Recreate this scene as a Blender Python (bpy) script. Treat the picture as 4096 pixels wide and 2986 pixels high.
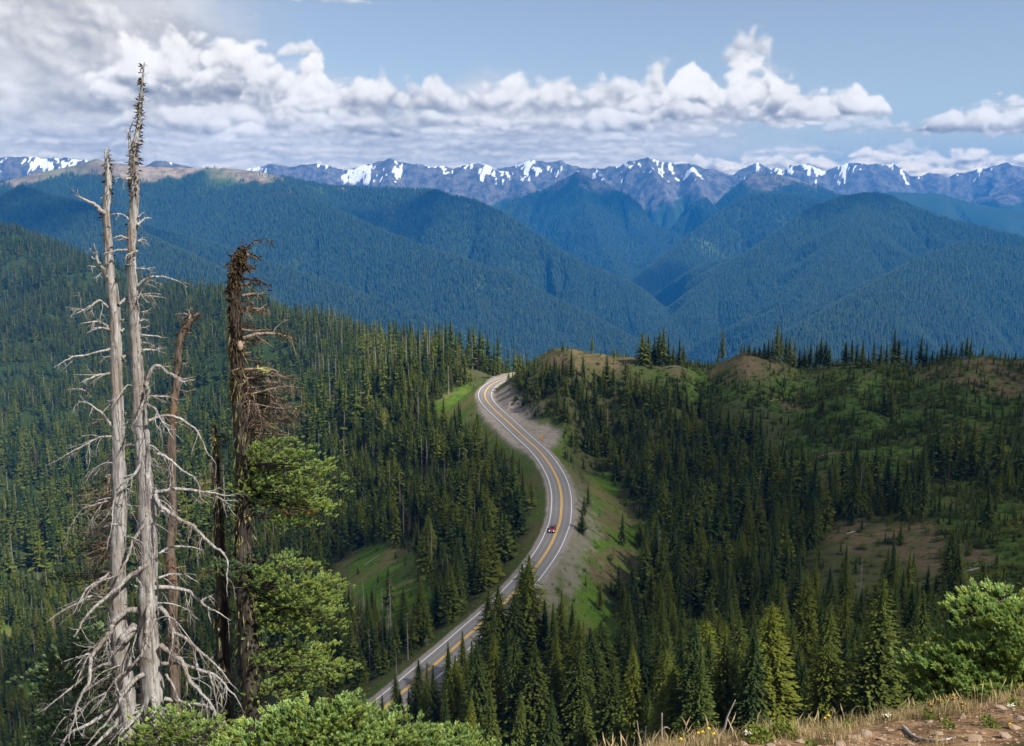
import bpy, bmesh, math, random
import numpy as np
from mathutils import Vector, Matrix

for _o in list(bpy.data.objects):
    bpy.data.objects.remove(_o)
scene = bpy.context.scene
COL = scene.collection
R = math.radians

# ------------------------------------------------------------------ camera
PITCH = R(10.37)
FPX = 1000.0                       # focal length in pixels of a 1024 wide frame
cam_data = bpy.data.cameras.new("camera")
cam_data.sensor_width = 36.0
cam_data.lens = FPX / 1024.0 * 36.0
cam_data.clip_start = 0.2
cam_data.clip_end = 200000.0
cam = bpy.data.objects.new("camera", cam_data)
cam.location = (0, 0, 0)
cam.rotation_euler = (R(90) - PITCH, 0, 0)
COL.objects.link(cam)
scene.camera = cam

# ------------------------------------------------------------------ light
SUN_AZ, SUN_EL = R(128.0), R(48.0)      # azimuth clockwise from the view direction (+Y)
SUN_DIR = Vector((math.sin(SUN_AZ) * math.cos(SUN_EL), math.cos(SUN_AZ) * math.cos(SUN_EL), math.sin(SUN_EL)))
sun_data = bpy.data.lights.new("sun", 'SUN')
sun_data.energy = 4.6
sun_data.angle = R(0.55)
sun_data.color = (1.0, 0.935, 0.83)
sun = bpy.data.objects.new("sun", sun_data)
sun.rotation_euler = SUN_DIR.to_track_quat('Z', 'Y').to_euler()
sun.location = (300, -200, 400)
COL.objects.link(sun)

vs = scene.view_settings
vs.view_transform = 'Standard'
vs.look = 'None'
vs.exposure = 0.82
vs.gamma = 1.0
vs.use_curve_mapping = False

cy = scene.cycles
cy.max_bounces = 4
cy.diffuse_bounces = 2
cy.glossy_bounces = 2
cy.transmission_bounces = 3
cy.volume_bounces = 0
cy.transparent_max_bounces = 32
cy.caustics_reflective = False
cy.caustics_refractive = False
cy.use_denoising = True
cy.use_adaptive_sampling = True
cy.adaptive_threshold = 0.01
cy.sample_clamp_indirect = 4.0

# ------------------------------------------------------------------ noise
def _hash(ix, iy, seed):
    h = (ix * 374761393 + iy * 668265263 + seed * 2147483647) & 0xffffffff
    h = ((h ^ (h >> 13)) * 1274126177) & 0xffffffff
    h = h ^ (h >> 16)
    return h

_G = np.stack([np.cos(np.arange(64) * 2 * np.pi / 64), np.sin(np.arange(64) * 2 * np.pi / 64)], 1).astype(np.float32)

def pnoise(x, y, seed=0):
    """2-D gradient noise, roughly -1..1"""
    x = np.asarray(x, np.float64); y = np.asarray(y, np.float64)
    fx = np.floor(x); fy = np.floor(y)
    ix = fx.astype(np.int64); iy = fy.astype(np.int64)
    dx = (x - fx).astype(np.float32); dy = (y - fy).astype(np.float32)
    u = dx * dx * dx * (dx * (dx * 6 - 15) + 10)
    v = dy * dy * dy * (dy * (dy * 6 - 15) + 10)
    def g(ox, oy):
        h = _hash(ix + ox, iy + oy, seed) & 63
        return _G[h, 0] * (dx - ox) + _G[h, 1] * (dy - oy)
    a = g(0, 0); b = g(1, 0); c = g(0, 1); d = g(1, 1)
    return ((a * (1 - u) + b * u) * (1 - v) + (c * (1 - u) + d * u) * v) * 1.5

def fbm(x, y, octs=4, seed=0, gain=0.5, lac=2.03):
    t = 0; amp = 1.0; s = 0
    for o in range(octs):
        t = t + amp * pnoise(x, y, seed + o * 17)
        s += amp; amp *= gain
        x = x * lac + 3.7; y = y * lac - 1.3
    return t / s

def ridged(x, y, octs=4, seed=0, gain=0.5):
    t = 0; amp = 1.0; s = 0
    for o in range(octs):
        n = 1 - np.abs(pnoise(x, y, seed + o * 13)) * 1.6
        t = t + amp * n
        s += amp; amp *= gain
        x = x * 2.05 + 1.7; y = y * 2.05 + 9.2
    return t / s

def sstep(a, b, x):
    t = np.clip((x - a) / (b - a), 0, 1)
    return t * t * (3 - 2 * t)
# ------------------------------------------------------------------ sky
world = bpy.data.worlds.new("World")
scene.world = world
world.use_nodes = True
SKY_STRENGTH = 0.067
CLOUD_STRENGTH = 0.60
AZ0, AZ1, EL0, EL1 = -40.0, 40.0, -3.0, 41.0        # part of the sky (degrees) the cloud field spans before it repeats mirrored

def billow(x, y, octs, seed, gain=0.55):
    t = 0; amp = 1; s = 0
    for o in range(octs):
        t = t + amp * np.abs(pnoise(x, y, seed + 7 * o)); s += amp; amp *= gain
        x = x * 2.1 + 5.1; y = y * 2.1 + 2.3
    return 2.1 * t / s

def cloud_field(PPD=20):
    """premultiplied cloud colour and cover over a window of sky, x = azimuth, y = elevation"""
    W = int((AZ1 - AZ0) * PPD); H = int((EL1 - EL0) * PPD)
    K = 17.45                                              # layout units per degree
    az = np.linspace(AZ0, AZ1, W); el = np.linspace(EL0, EL1, H)
    X, Y = np.meshgrid((az * K).astype(np.float32) + 512, 190 - (el * K).astype(np.float32))
    def lx(x): return 512 + K * math.degrees(math.atan((x - 512) / 1000.0))
    def ly(y): return 190 - K * (math.degrees(math.atan((373 - y) / 1000.0)) - math.degrees(PITCH))
    wx = fbm(X / 50, Y / 50, 4, 5) * 12 + fbm(X / 16, Y / 16, 2, 25) * 2
    wy = fbm(X / 50, Y / 50, 4, 9) * 9 + fbm(X / 16, Y / 16, 2, 29) * 2
    B = billow(X / 50 + wx / 95, Y / 42 + wy / 82, 5, 41, 0.5)          # heaps
    Bs = billow(X / 26 + wx / 60, Y / 11 + wy / 30, 4, 141)        # flattened heaps
    M = fbm(X / 90, Y / 40, 4, 71)
    def relief(F, n):
        # slope of the heaps towards the sun, which stands up and to the right
        g = np.roll(np.roll(F, n, 0), n // 2, 1) - F
        return g
    R1 = (F_blur(B, 1) - np.roll(np.roll(F_blur(B, 4), -6, 0), -4, 1))
    R2 = (F_blur(Bs, 1) - np.roll(np.roll(F_blur(Bs, 3), -4, 0), -3, 1))
    C = np.zeros((H, W, 4), np.float32)                    # premultiplied
    def over(sl, val, a):
        t = np.clip((val - 0.42) / 0.5, 0, 1)[..., None]
        col = (np.array([0.42, 0.445, 0.50]) * (1 - t) + np.array([1.0, 0.97, 0.93]) * t) * np.clip(val, 0.3, 1.1)[..., None] ** 0.8
        a = a[..., None]
        C[sl][..., :3] = C[sl][..., :3] * (1 - a) + col * a
        C[sl][..., 3:] = C[sl][..., 3:] * (1 - a) + a
    def heap(x, base, w, h, seed, top=1.0, bot=0.62, soft=0.30, flat=False, op=1.0, amp=0.9, peak=0.0, rel=1.0):
        cx = lx(x); by = ly(base)
        x0, x1 = cx - w * 0.75, cx + w * 0.75
        y0, y1 = by - h * 1.6 - 6, by + h * 0.5 + 4
        i0 = max(0, int((x0 - X[0, 0]) / (X[0, -1] - X[0, 0]) * W)); i1 = min(W, int((x1 - X[0, 0]) / (X[0, -1] - X[0, 0]) * W) + 1)
        j0 = max(0, int((Y[0, 0] - y1) / (Y[0, 0] - Y[-1, 0]) * H)); j1 = min(H, int((Y[0, 0] - y0) / (Y[0, 0] - Y[-1, 0]) * H) + 1)
        if i1 - i0 < 3 or j1 - j0 < 3: return
        sl = (slice(j0, j1), slice(i0, i1))
        sx = (seed * 37) % 60; sy = (seed * 53) % 40
        def S(F): return np.roll(np.roll(F, sy, 0), sx, 1)[sl]
        b = S(Bs if flat else B); r = S(R2 if flat else R1)
        wxx = wx[sl] * min(1, h / 30.0); wyy = wy[sl] * min(1, h / 30.0)
        u = (X[sl] + wxx - cx) / (w * 0.5)
        t = (by - Y[sl] - wyy * 0.8) / h
        prof = np.clip(1 - np.abs(u - peak * np.clip(t, 0, 1)) ** 2.0, -1.5, 1) * (0.78 + 0.45 * pnoise(u * 2.2 + seed * 3.3, u * 0 + seed * 1.7, 3))
        d = np.minimum((prof - t) * 1.6, (t + 0.12) * 3.0) + (b - 0.45) * amp
        a = sstep(0.0, soft, d) * op
        rt = np.clip(t / np.maximum(prof, 0.25), 0, 1)
        val = bot + (top - bot) * sstep(-0.05, 0.75, rt + 0.45 * (b - 0.45)) + rel * r * (0.42 if x > 140 else 0.26) + 0.18 * M[sl]
        over(sl, val, a)
    rng = random.Random(4)
    # thin grey sheet behind the broken layer
    sheet = sstep(lx(860) , lx(640), X + wx * 5 + 30 * M) * sstep(ly(66), ly(118), Y + wy + 26 * sstep(lx(420), lx(120), X) + 20 * M) * (0.80 + 0.3 * M)
    sheet = np.clip(np.maximum(sheet, sstep(lx(330), lx(170), X + wx * 3) * sstep(ly(-60), ly(40), Y + wy * 2)), 0, 1)
    over((slice(0, H), slice(0, W)), 0.74 + 0.20 * M + 0.05 * (Bs - 0.5), sheet)
    # broken layer running to the horizon, far rows first
    for row in range(9):
        base = 184 - row * 7.2
        h = 7 + row * 1.5; w = 30 + row * 9
        x = -190.0
        while x < 1220:
            gap = 1.0 if x < 640 else (1.7 if row < 3 else 3.4)
            x += w * rng.uniform(0.35, 0.75) * gap
            if row > 2 and x > 700 and rng.random() < 0.55: continue
            heap(x, base + rng.uniform(-3, 3), w * rng.uniform(0.8, 1.6), h * rng.uniform(0.7, 1.35), rng.randrange(999), top=rng.uniform(0.88, 1.0), bot=0.70, soft=0.55, flat=True, op=rng.uniform(0.45, 0.9), amp=0.85, rel=0.35)
    for (x, b, w, h) in [(800, 170, 80, 17), (875, 170, 90, 20), (950, 170, 110, 21), (1010, 170, 70, 18), (1090, 170, 120, 22), (700, 170, 90, 12), (755, 170, 60, 14), (900, 178, 200, 14)]:
        heap(x, b, w, h, int(x) + 3, top=0.97, bot=0.66, soft=0.3, flat=True, amp=0.8)
    # upper heaped band, left thick part to the right hand end
    L = [(-130, 118, 260, 120, 0.80), (20, 70, 300, 70, 0.80), (-60, 20, 260, 60, 0.80), (95, 40, 150, 40, 0.84), (60, 122, 240, 58, 0.86), (0, 138, 190, 26, 0.84), (110, 142, 170, 26, 0.9),
         (190, 106, 150, 92, 1.02), (252, 100, 150, 80, 1.06), (298, 112, 130, 62, 1.0), (340, 112, 110, 52, 0.98), (225, 130, 220, 34, 0.90), (320, 134, 170, 26, 0.92),
         (400, 108, 100, 38, 1.0), (455, 112, 120, 34, 0.97), (510, 112, 110, 42, 0.92), (555, 112, 110, 44, 0.95), (610, 110, 110, 42, 0.97), (660, 112, 90, 40, 0.95), (430, 128, 180, 20, 0.93),
         (715, 112, 110, 66, 1.04), (752, 114, 100, 48, 1.02), (700, 122, 150, 26, 0.92), (785, 118, 90, 34, 1.0), (600, 130, 190, 20, 0.93), (842, 119, 84, 24, 1.02), (800, 120, 60, 18, 0.98),
         (1000, 136, 150, 26, 1.0), (945, 137, 110, 16, 0.97), (1090, 130, 170, 40, 1.0), (1200, 120, 180, 60, 1.0)]
    for i, (x, b, w, h, top) in enumerate(L):
        heap(x, b, w, h, i * 5 + 2, top=top, bot=0.68 if x > 140 else 0.70, soft=(0.34 if x < 380 or x > 690 else 0.55) if x > 140 else 0.8, amp=0.85, op=(1.0 if x < 380 or x > 690 else 0.92) if x > 140 else 0.85, peak=0.0)
    # torn rags
    heap(738, 60, 50, 46, 7, top=0.86, bot=0.74, soft=0.9, op=0.75, amp=1.2, peak=0.3)
    heap(760, 78, 44, 22, 9, top=0.8, bot=0.74, soft=1.2, op=0.5, amp=1.2)
    heap(312, 56, 44, 14, 17, top=0.9, bot=0.78, soft=0.7, op=0.8)
    heap(330, 4, 120, 8, 27, top=0.8, bot=0.74, soft=1.0, op=0.5, flat=True)
    # the rest of the sky, above the frame
    for i in range(46):
        e = rng.uniform(13.5, 40)
        x = 512 + rng.uniform(-42, 42) * 17.45
        heap(x, 190 - e * K, rng.uniform(90, 320) * (0.6 + e / 40), rng.uniform(30, 70) * (0.5 + e / 40), rng.randrange(999), top=rng.uniform(0.85, 1.0), bot=0.6, soft=0.5, amp=1.1, op=0.9)
    # far rows brightened and warmed in colour to offset the blue haze
    C[..., :3] *= 1 + sstep(140, 180, Y)[..., None] * np.array([0.72, 0.50, 0.02])
    return C

def F_blur(F, n):
    o = np.zeros_like(F)
    for k in range(-n, n + 1):
        o += np.roll(F, k, 0)
    p = np.zeros_like(F)
    for k in range(-n, n + 1):
        p += np.roll(o, k, 1)
    return p / (2 * n + 1) ** 2

# ---- nodes
cloud_px = cloud_field(19)
cloud_img = bpy.data.images.new("cloud_field", cloud_px.shape[1], cloud_px.shape[0], alpha=True, float_buffer=True)
cloud_img.colorspace_settings.name = 'Non-Color'
cloud_img.alpha_mode = 'CHANNEL_PACKED'
cloud_img.pixels.foreach_set(np.ascontiguousarray(cloud_px, np.float32).ravel())
cloud_img.update()
cloud_img.pack()

def build_world():
    nt = world.node_tree
    nt.nodes.clear()
    N = nt.nodes.new; Lk = nt.links.new
    out = N('ShaderNodeOutputWorld')
    sky = N('ShaderNodeTexSky'); sky.sky_type = 'NISHITA'; sky.sun_disc = False
    sky.sun_elevation = SUN_EL; sky.sun_rotation = SUN_AZ
    sky.altitude = 1500; sky.air_density = 1.0; sky.dust_density = 1.2; sky.ozone_density = 3.0
    bsky = N('ShaderNodeBackground'); bsky.inputs['Strength'].default_value = SKY_STRENGTH
    hs = N('ShaderNodeHueSaturation'); hs.inputs['Saturation'].default_value = 0.74; Lk(sky.outputs['Color'], hs.inputs['Color'])
    Lk(hs.outputs['Color'], bsky.inputs['Color'])
    tc = N('ShaderNodeTexCoord')
    sep = N('ShaderNodeSeparateXYZ'); Lk(tc.outputs['Generated'], sep.inputs[0])
    def math_(op, a, b=None, c=None):
        n = N('ShaderNodeMath'); n.operation = op
        for i, v in enumerate((a, b, c)):
            if v is None: continue
            if isinstance(v, (int, float)): n.inputs[i].default_value = v
            else: Lk(v, n.inputs[i])
        return n.outputs[0]
    azn = math_('ARCTAN2', sep.outputs['X'], sep.outputs['Y'])
    eln = math_('ARCSINE', sep.outputs['Z'])
    u = math_('DIVIDE', math_('SUBTRACT', azn, R(AZ0)), R(AZ1 - AZ0))
    v = math_('DIVIDE', math_('SUBTRACT', eln, R(EL0)), R(EL1 - EL0))
    comb = N('ShaderNodeCombineXYZ'); Lk(u, comb.inputs[0]); Lk(v, comb.inputs[1])
    tex = N('ShaderNodeTexImage'); tex.image = cloud_img; tex.extension = 'MIRROR'; tex.interpolation = 'Cubic'
    Lk(comb.outputs[0], tex.inputs['Vector'])
    # clouds: premultiplied light added over the dimmed blue sky
    bcl = N('ShaderNodeBackground'); bcl.inputs['Strength'].default_value = CLOUD_STRENGTH
    Lk(tex.outputs['Color'], bcl.inputs['Color'])
    black = N('ShaderNodeBackground'); black.inputs['Color'].default_value = (0, 0, 0, 1)
    mix = N('ShaderNodeMixShader')
    Lk(tex.outputs['Alpha'], mix.inputs[0]); Lk(bsky.outputs[0], mix.inputs[1]); Lk(black.outputs[0], mix.inputs[2])
    add = N('ShaderNodeAddShader'); Lk(mix.outputs[0], add.inputs[0]); Lk(bcl.outputs[0], add.inputs[1])
    Lk(add.outputs[0], out.inputs['Surface'])
    world.cycles.sampling_method = 'MANUAL'
    world.cycles.sample_map_resolution = 1024
build_world()
# ------------------------------------------------------------------ terrain layout
CP, SP = math.cos(PITCH), math.sin(PITCH)
def pix_ae(x, y):
    """direction of a layout mark: a = X / Y (sideways), e = Z / Y (up)"""
    xp = (x - 512) / FPX; yp = (373 - y) / FPX
    d = CP + yp * SP
    return xp / d, (-SP + yp * CP) / d
def project(X, Y, Z):
    f = Y * CP - Z * SP
    u = Y * SP + Z * CP
    return 512 + FPX * X / f, 373 - FPX * u / f

# marks of the ground: layout x, y and distance
GP = [
 # lip of the near ground and what lies in front of it
 (1024, 692, 9.6), (904, 714, 8.8), (813, 728, 8.2), (723, 739, 7.6), (633, 754, 7.0), (1024, 724, 7.6), (904, 741, 7.2), (1120, 698, 9.0),
 # ridge of the grassy knoll and its skyline to the right
 (533, 353, 500), (569, 349, 492), (600, 352, 488), (633, 360, 484), (678, 358, 480), (741, 353.5, 472), (777, 358, 468), (836, 362, 460), (881, 362, 452), (949, 358, 440), (985, 356, 432), (1024, 358, 425), (1130, 362, 410),
 # bowl right of the road
 (600, 420, 452), (640, 395, 455), (700, 400, 448), (800, 400, 428), (900, 400, 405), (1000, 400, 385), (1120, 410, 360),
 (640, 450, 405), (700, 450, 398), (800, 450, 368), (900, 450, 343), (1000, 450, 320),
 (620, 500, 368), (650, 540, 318), (640, 600, 264), (700, 520, 318), (800, 510, 300), (900, 500, 290), (1000, 500, 270),
 (700, 560, 272), (760, 600, 232), (840, 540, 252), (905, 548, 238), (985, 560, 215), (1080, 560, 200), (640, 660, 222), (840, 620, 196), (940, 640, 172),
 # left of the road
 (430, 380, 585), (430, 410, 522), (430, 480, 425), (430, 560, 330), (480, 450, 432), (480, 520, 338), (470, 400, 520), (470, 600, 262),
 (385, 372, 780), (385, 400, 620), (345, 372, 930), (385, 480, 480), (385, 565, 350), (385, 640, 265), (350, 690, 226),
 (300, 380, 1000), (300, 430, 760), (300, 500, 570), (300, 580, 420), (300, 660, 310), (300, 746, 232),
 (150, 300, 1900), (150, 350, 1500), (150, 420, 1100), (150, 500, 800), (150, 600, 560), (150, 700, 400), (150, 746, 340),
 (0, 232, 2500), (0, 300, 2000), (0, 380, 1450), (0, 460, 1050), (0, 560, 720), (0, 660, 500), (0, 746, 380),
 (-150, 240, 2500), (-150, 380, 1400), (-150, 560, 700), (-150, 746, 370),
 # crest of the forested slope on the left
 (40, 242, 2400), (75, 254, 2300), (113, 269, 2200), (192, 289, 2000), (237, 300, 1800), (271, 315, 1600), (316, 332, 1400), (361, 338, 1200), (407, 347, 950), (443, 361, 700), (475, 369, 600),
]
# marks given directly: a, distance, e
GE = []
for a_, rows in {
   0.95: [(1.5, -1.15), (3, -.72), (5, -.56), (10, -.50), (20, -.55), (60, -.52), (120, -.47)],
   0.52: [(1.5, -1.15), (3, -.80), (15, -.60), (30, -.62), (60, -.62), (110, -.60), (140, -.56)],
   0.25: [(1.5, -1.15), (3, -.82), (5, -.66), (12, -.64), (30, -.65), (60, -.64), (110, -.615), (150, -.575)],
   0.00: [(1.5, -1.18), (3, -.86), (6, -.66), (12, -.66), (30, -.66), (60, -.645), (120, -.62), (165, -.605)],
  -0.12: [(1.5, -1.20), (4, -.80), (12, -.66), (30, -.64), (60, -.635), (120, -.625), (165, -.60)],
  -0.25: [(1.5, -1.22), (4, -.82), (11, -.64), (21, -.625), (60, -.63), (120, -.64), (170, -.625)],
  -0.40: [(1.5, -1.24), (4, -.84), (11, -.66), (21, -.60), (40, -.61), (80, -.63), (150, -.65), (250, -.63)],
  -0.95: [(1.5, -1.28), (4, -.86), (11, -.70), (21, -.66), (60, -.66), (150, -.66), (250, -.62)]}.items():
    for (Y_, e_) in rows: GE.append((a_, Y_, e_))
# ground falling away behind the crests
for (x, y, Yc) in [(533, 353, 500), (600, 352, 488), (678, 358, 480), (777, 358, 468), (881, 362, 452), (1024, 358, 425), (1130, 362, 410)]:
    a_, e_ = pix_ae(x, y)
    GE += [(a_, Yc * 1.10, e_ - .022), (a_, Yc * 1.35, e_ - .085), (a_, 1000, -.34), (a_, 1700, -.38), (a_, 2600, -.29)]
for (x, y, Yc) in [(0, 232, 2500), (113, 269, 2200), (237, 300, 1800), (316, 332, 1400), (407, 347, 950), (-150, 240, 2500)]:
    a_, e_ = pix_ae(x, y)
    GE += [(a_, Yc * 1.15, e_ - .03), (a_, Yc * 1.5, e_ - .09)]
for a_ in (.0, .03): GE += [(a_, 660, -.215), (a_, 1000, -.30), (a_, 1700, -.33), (a_, 2600, -.28)]
GE += [(-.06, 860, -.20), (-.06, 1100, -.26), (-.06, 1700, -.33), (-.06, 2600, -.28), (-.12, 1400, -.22), (-.12, 1900, -.30), (-.12, 2600, -.28)]
for a_ in (-.9, -.6, -.3, 0, .3, .6, .9): GE += [(a_, 4200, -.18)]

_ctl = [(*pix_ae(x, y), Y) for (x, y, Y) in GP]
_pa = np.array([c[0] for c in _ctl] + [g[0] for g in GE]); _pe = np.array([c[1] for c in _ctl] + [g[2] for g in GE])
_pv = np.log(np.array([c[2] for c in _ctl] + [g[1] for g in GE]))
SA = 3.2
def _tps_k(r2): return np.where(r2 > 1e-12, 0.5 * r2 * np.log(np.maximum(r2, 1e-12)), 0.0)
def _tps_fit():
    n = len(_pa)
    r2 = ((_pa[:, None] - _pa[None]) * SA) ** 2 + (_pv[:, None] - _pv[None]) ** 2
    K = _tps_k(r2) + np.eye(n) * 2e-3
    P = np.stack([np.ones(n), _pa * SA, _pv], 1)
    A = np.block([[K, P], [P.T, np.zeros((3, 3))]])
    return np.linalg.solve(A, np.concatenate([_pe, np.zeros(3)]))
_w = _tps_fit()
def near_z(X, Y):
    a = X / Y; v = np.log(np.minimum(Y, 4500.0))
    out = (_w[-3] + _w[-2] * a * SA + _w[-1] * v)
    for i in range(len(_pa)):
        r2 = ((a - _pa[i]) * SA) ** 2 + (v - _pv[i]) ** 2
        out += _w[i] * (0.5 * r2 * np.log(np.maximum(r2, 1e-12)))
    return out * Y

# ---- mountain ridges: layout x, y, distance in km
RIDGES = [
 # (flank slope, gully depth, gully spacing, points)
 (0.62, 75, 420, [(-160, 196, 5.2), (0, 182, 5.0), (45, 171, 5.0), (80, 164, 5.0), (97, 158, 5.0), (108, 162, 5.0), (126, 163.5, 5.0), (145, 166, 5.0), (192, 167.5, 5.0), (226, 167.5, 4.9), (260, 171, 4.9), (294, 179, 5.1), (328, 186, 5.3), (373, 188, 5.3), (425, 190, 5.2), (436, 190.5, 5.1), (452, 197, 5.0), (475, 202, 4.9), (497, 212, 4.8), (512, 220, 4.75), (535, 235, 4.7), (557, 251, 4.6), (580, 264, 4.5), (602, 273, 4.45), (630, 285, 4.4), (657, 303, 4.4), (672, 318, 4.4)]),
 (0.60, 50, 300, [(255, 173, 4.85), (294, 190, 4.6), (316, 203, 4.4), (371, 228, 4.2), (429, 251, 4.0), (475, 265, 3.9), (512, 276, 3.85), (546, 297, 3.8), (591, 319, 3.7), (625, 337, 3.6), (650, 360, 3.5)]),
 (0.60, 50, 300, [(97, 160, 5.0), (115, 195, 4.7), (136, 226, 4.3), (215, 247, 3.9), (294, 274, 3.55), (362, 297, 3.4), (452, 331, 3.2), (512, 356, 3.0), (560, 380, 2.9)]),
 (0.60, 40, 300, [(-140, 210, 4.0), (0, 198, 4.0), (22, 187, 4.0), (56, 199, 3.9), (100, 212, 3.7), (150, 240, 3.4), (210, 268, 3.1)]),
 # pyramid in the middle of the valley
 (0.66, 110, 700, [(470, 222, 7.2), (500, 210, 7.3), (526, 198, 7.4), (550, 187, 7.5), (577.5, 173.7, 7.5), (602, 183, 7.5), (620, 193, 7.4), (639, 212, 7.2), (661, 229, 7.0), (690, 250, 6.8)]),
 (0.66, 80, 500, [(577.5, 173.7, 7.5), (585, 205, 6.9), (600, 245, 6.2), (620, 280, 5.6), (640, 310, 5.2)]),
 # right hand mountain
 (0.58, 80, 420, [(655, 345, 3.9), (668, 326, 4.0), (693, 305, 4.1), (727, 273, 4.3), (756, 251, 4.45), (790, 226, 4.7), (817, 208, 4.85), (846, 197.5, 5.0), (865, 194, 5.0), (883, 195, 5.0), (901, 203, 4.95), (941, 219, 4.8), (987, 230, 4.7), (1024, 239, 4.6), (1150, 262, 4.4)]),
 (0.56, 60, 360, [(1150, 262, 4.1), (1024, 253, 3.95), (964, 245, 3.95), (919, 262, 3.7), (870, 290, 3.4), (800, 330, 3.1), (740, 360, 2.95)]),
 (0.56, 50, 320, [(865, 194, 5.0), (850, 225, 4.5), (830, 260, 4.1), (800, 300, 3.7), (775, 340, 3.4)]),
 (0.60, 90, 520, [(630, 300, 5.2), (639, 282, 5.3), (652, 269, 5.4), (670, 255, 5.5), (688, 239, 5.7), (706, 226, 5.9), (727, 210, 6.1), (749, 197, 6.2), (765, 193, 6.2), (806, 198.5, 6.2), (828, 203, 6.1), (880, 230, 6.0)]),
 (0.60, 90, 600, [(690, 215, 7.6), (736, 187, 7.8), (755, 171.4, 7.8), (772, 173, 7.8), (790, 176, 7.8), (817, 186, 7.7), (842, 197, 7.6), (900, 215, 7.5)]),
 (0.55, 90, 700, [(820, 205, 8.6), (851, 197, 8.8), (892, 191.7, 8.8), (941, 193.5, 8.8), (975, 203, 8.6), (1024, 212, 8.4), (1150, 232, 8.0)]),
 (0.55, 90, 700, [(970, 212, 10.4), (987, 203, 10.5), (1009, 187, 10.6), (1024, 179, 10.6), (1100, 166, 10.6), (1200, 170, 10.6)]),
 # snowy ranges
 (0.70, 120, 620, [(-200, 162, 8.4), (-60, 153, 8.4), (0, 156.7, 8.4), (13.6, 159, 8.4), (22.6, 157.4, 8.4), (45, 159, 8.4), (59, 158.3, 8.4), (86, 161, 8.3), (110, 168, 8.2), (140, 176, 8.2)]),
 (0.60, 60, 400, [(130, 171, 6.6), (145, 165.7, 6.6), (156, 160, 6.6), (166, 160.5, 6.6), (176, 162.8, 6.6), (192, 166.4, 6.6), (215, 172, 6.6)]),
 (0.74, 130, 620, [(215, 178, 10.6), (253, 169, 10.6), (273.5, 163.5, 10.6), (289, 167.6, 10.6), (307, 164.6, 10.6), (321, 164.6, 10.6), (346, 171, 10.6), (371, 163.5, 10.6), (391, 159.4, 10.6), (407, 164, 10.6), (429, 165.7, 10.6), (452, 169, 10.6), (463, 165.7, 10.6), (477, 163.5, 10.6), (486, 165.7, 10.6), (495, 169, 10.6), (512, 173, 10.6), (530, 182, 10.2)]),
 (0.74, 130, 620, [(485, 172, 11.6), (512, 167, 11.6), (527, 162.5, 11.6), (541, 161, 11.6), (548, 163, 11.6), (559.5, 161.5, 11.6), (577, 167, 11.5), (596, 170, 11.4), (614, 167, 11.2), (629.5, 162, 11.0), (640, 160, 11.0), (647.6, 157.6, 11.0), (659, 162, 11.0), (675, 164.6, 11.0), (690, 163.5, 11.0), (704, 169, 11.0), (727, 174, 11.0), (740, 180, 10.8), (760, 192, 10.4)]),
 (0.80, 110, 420, [(647.6, 157.6, 11.0), (655, 176, 10.3), (668, 196, 9.7), (676, 215, 9.2)]),
 (0.80, 110, 420, [(690, 163.5, 11.0), (696, 180, 10.3), (706, 200, 9.6), (716, 216, 9.0)]),
 (0.80, 110, 420, [(596, 170, 11.4), (606, 182, 10.6), (618, 200, 9.8)]),
 (0.78, 140, 640, [(700, 186, 13.0), (731, 175, 13.0), (745, 168, 13.0), (758, 163.5, 13.0), (770, 168, 13.0), (783, 171, 13.0), (790, 165, 13.0), (798, 166, 13.0), (806, 164.2, 13.0), (822, 171.4, 13.0), (830, 170, 13.0), (837, 167, 13.0), (846, 164.5, 13.0), (853, 161.5, 13.0), (863, 164.8, 13.0), (874, 164.2, 13.0), (884, 166, 13.0), (894, 164, 13.0), (910, 176, 13.0), (919, 177, 13.0), (928, 173, 13.0), (938, 174.5, 13.0), (948, 178, 13.0), (957, 173, 13.0), (965, 174, 13.0), (978, 168.6, 13.0), (985, 169.5, 13.0), (993, 166.6, 13.0), (1007, 163, 13.0), (1024, 168, 13.0), (1080, 172, 13.0), (1200, 160, 13.0)]),
]
MS = 1.4                                   # scale of the whole mountain model
FLOOR = -760.0 * MS
def mountain_z(X, Y):
    z, g = _mountain(X / MS, Y / MS)
    return z * MS, g
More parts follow.
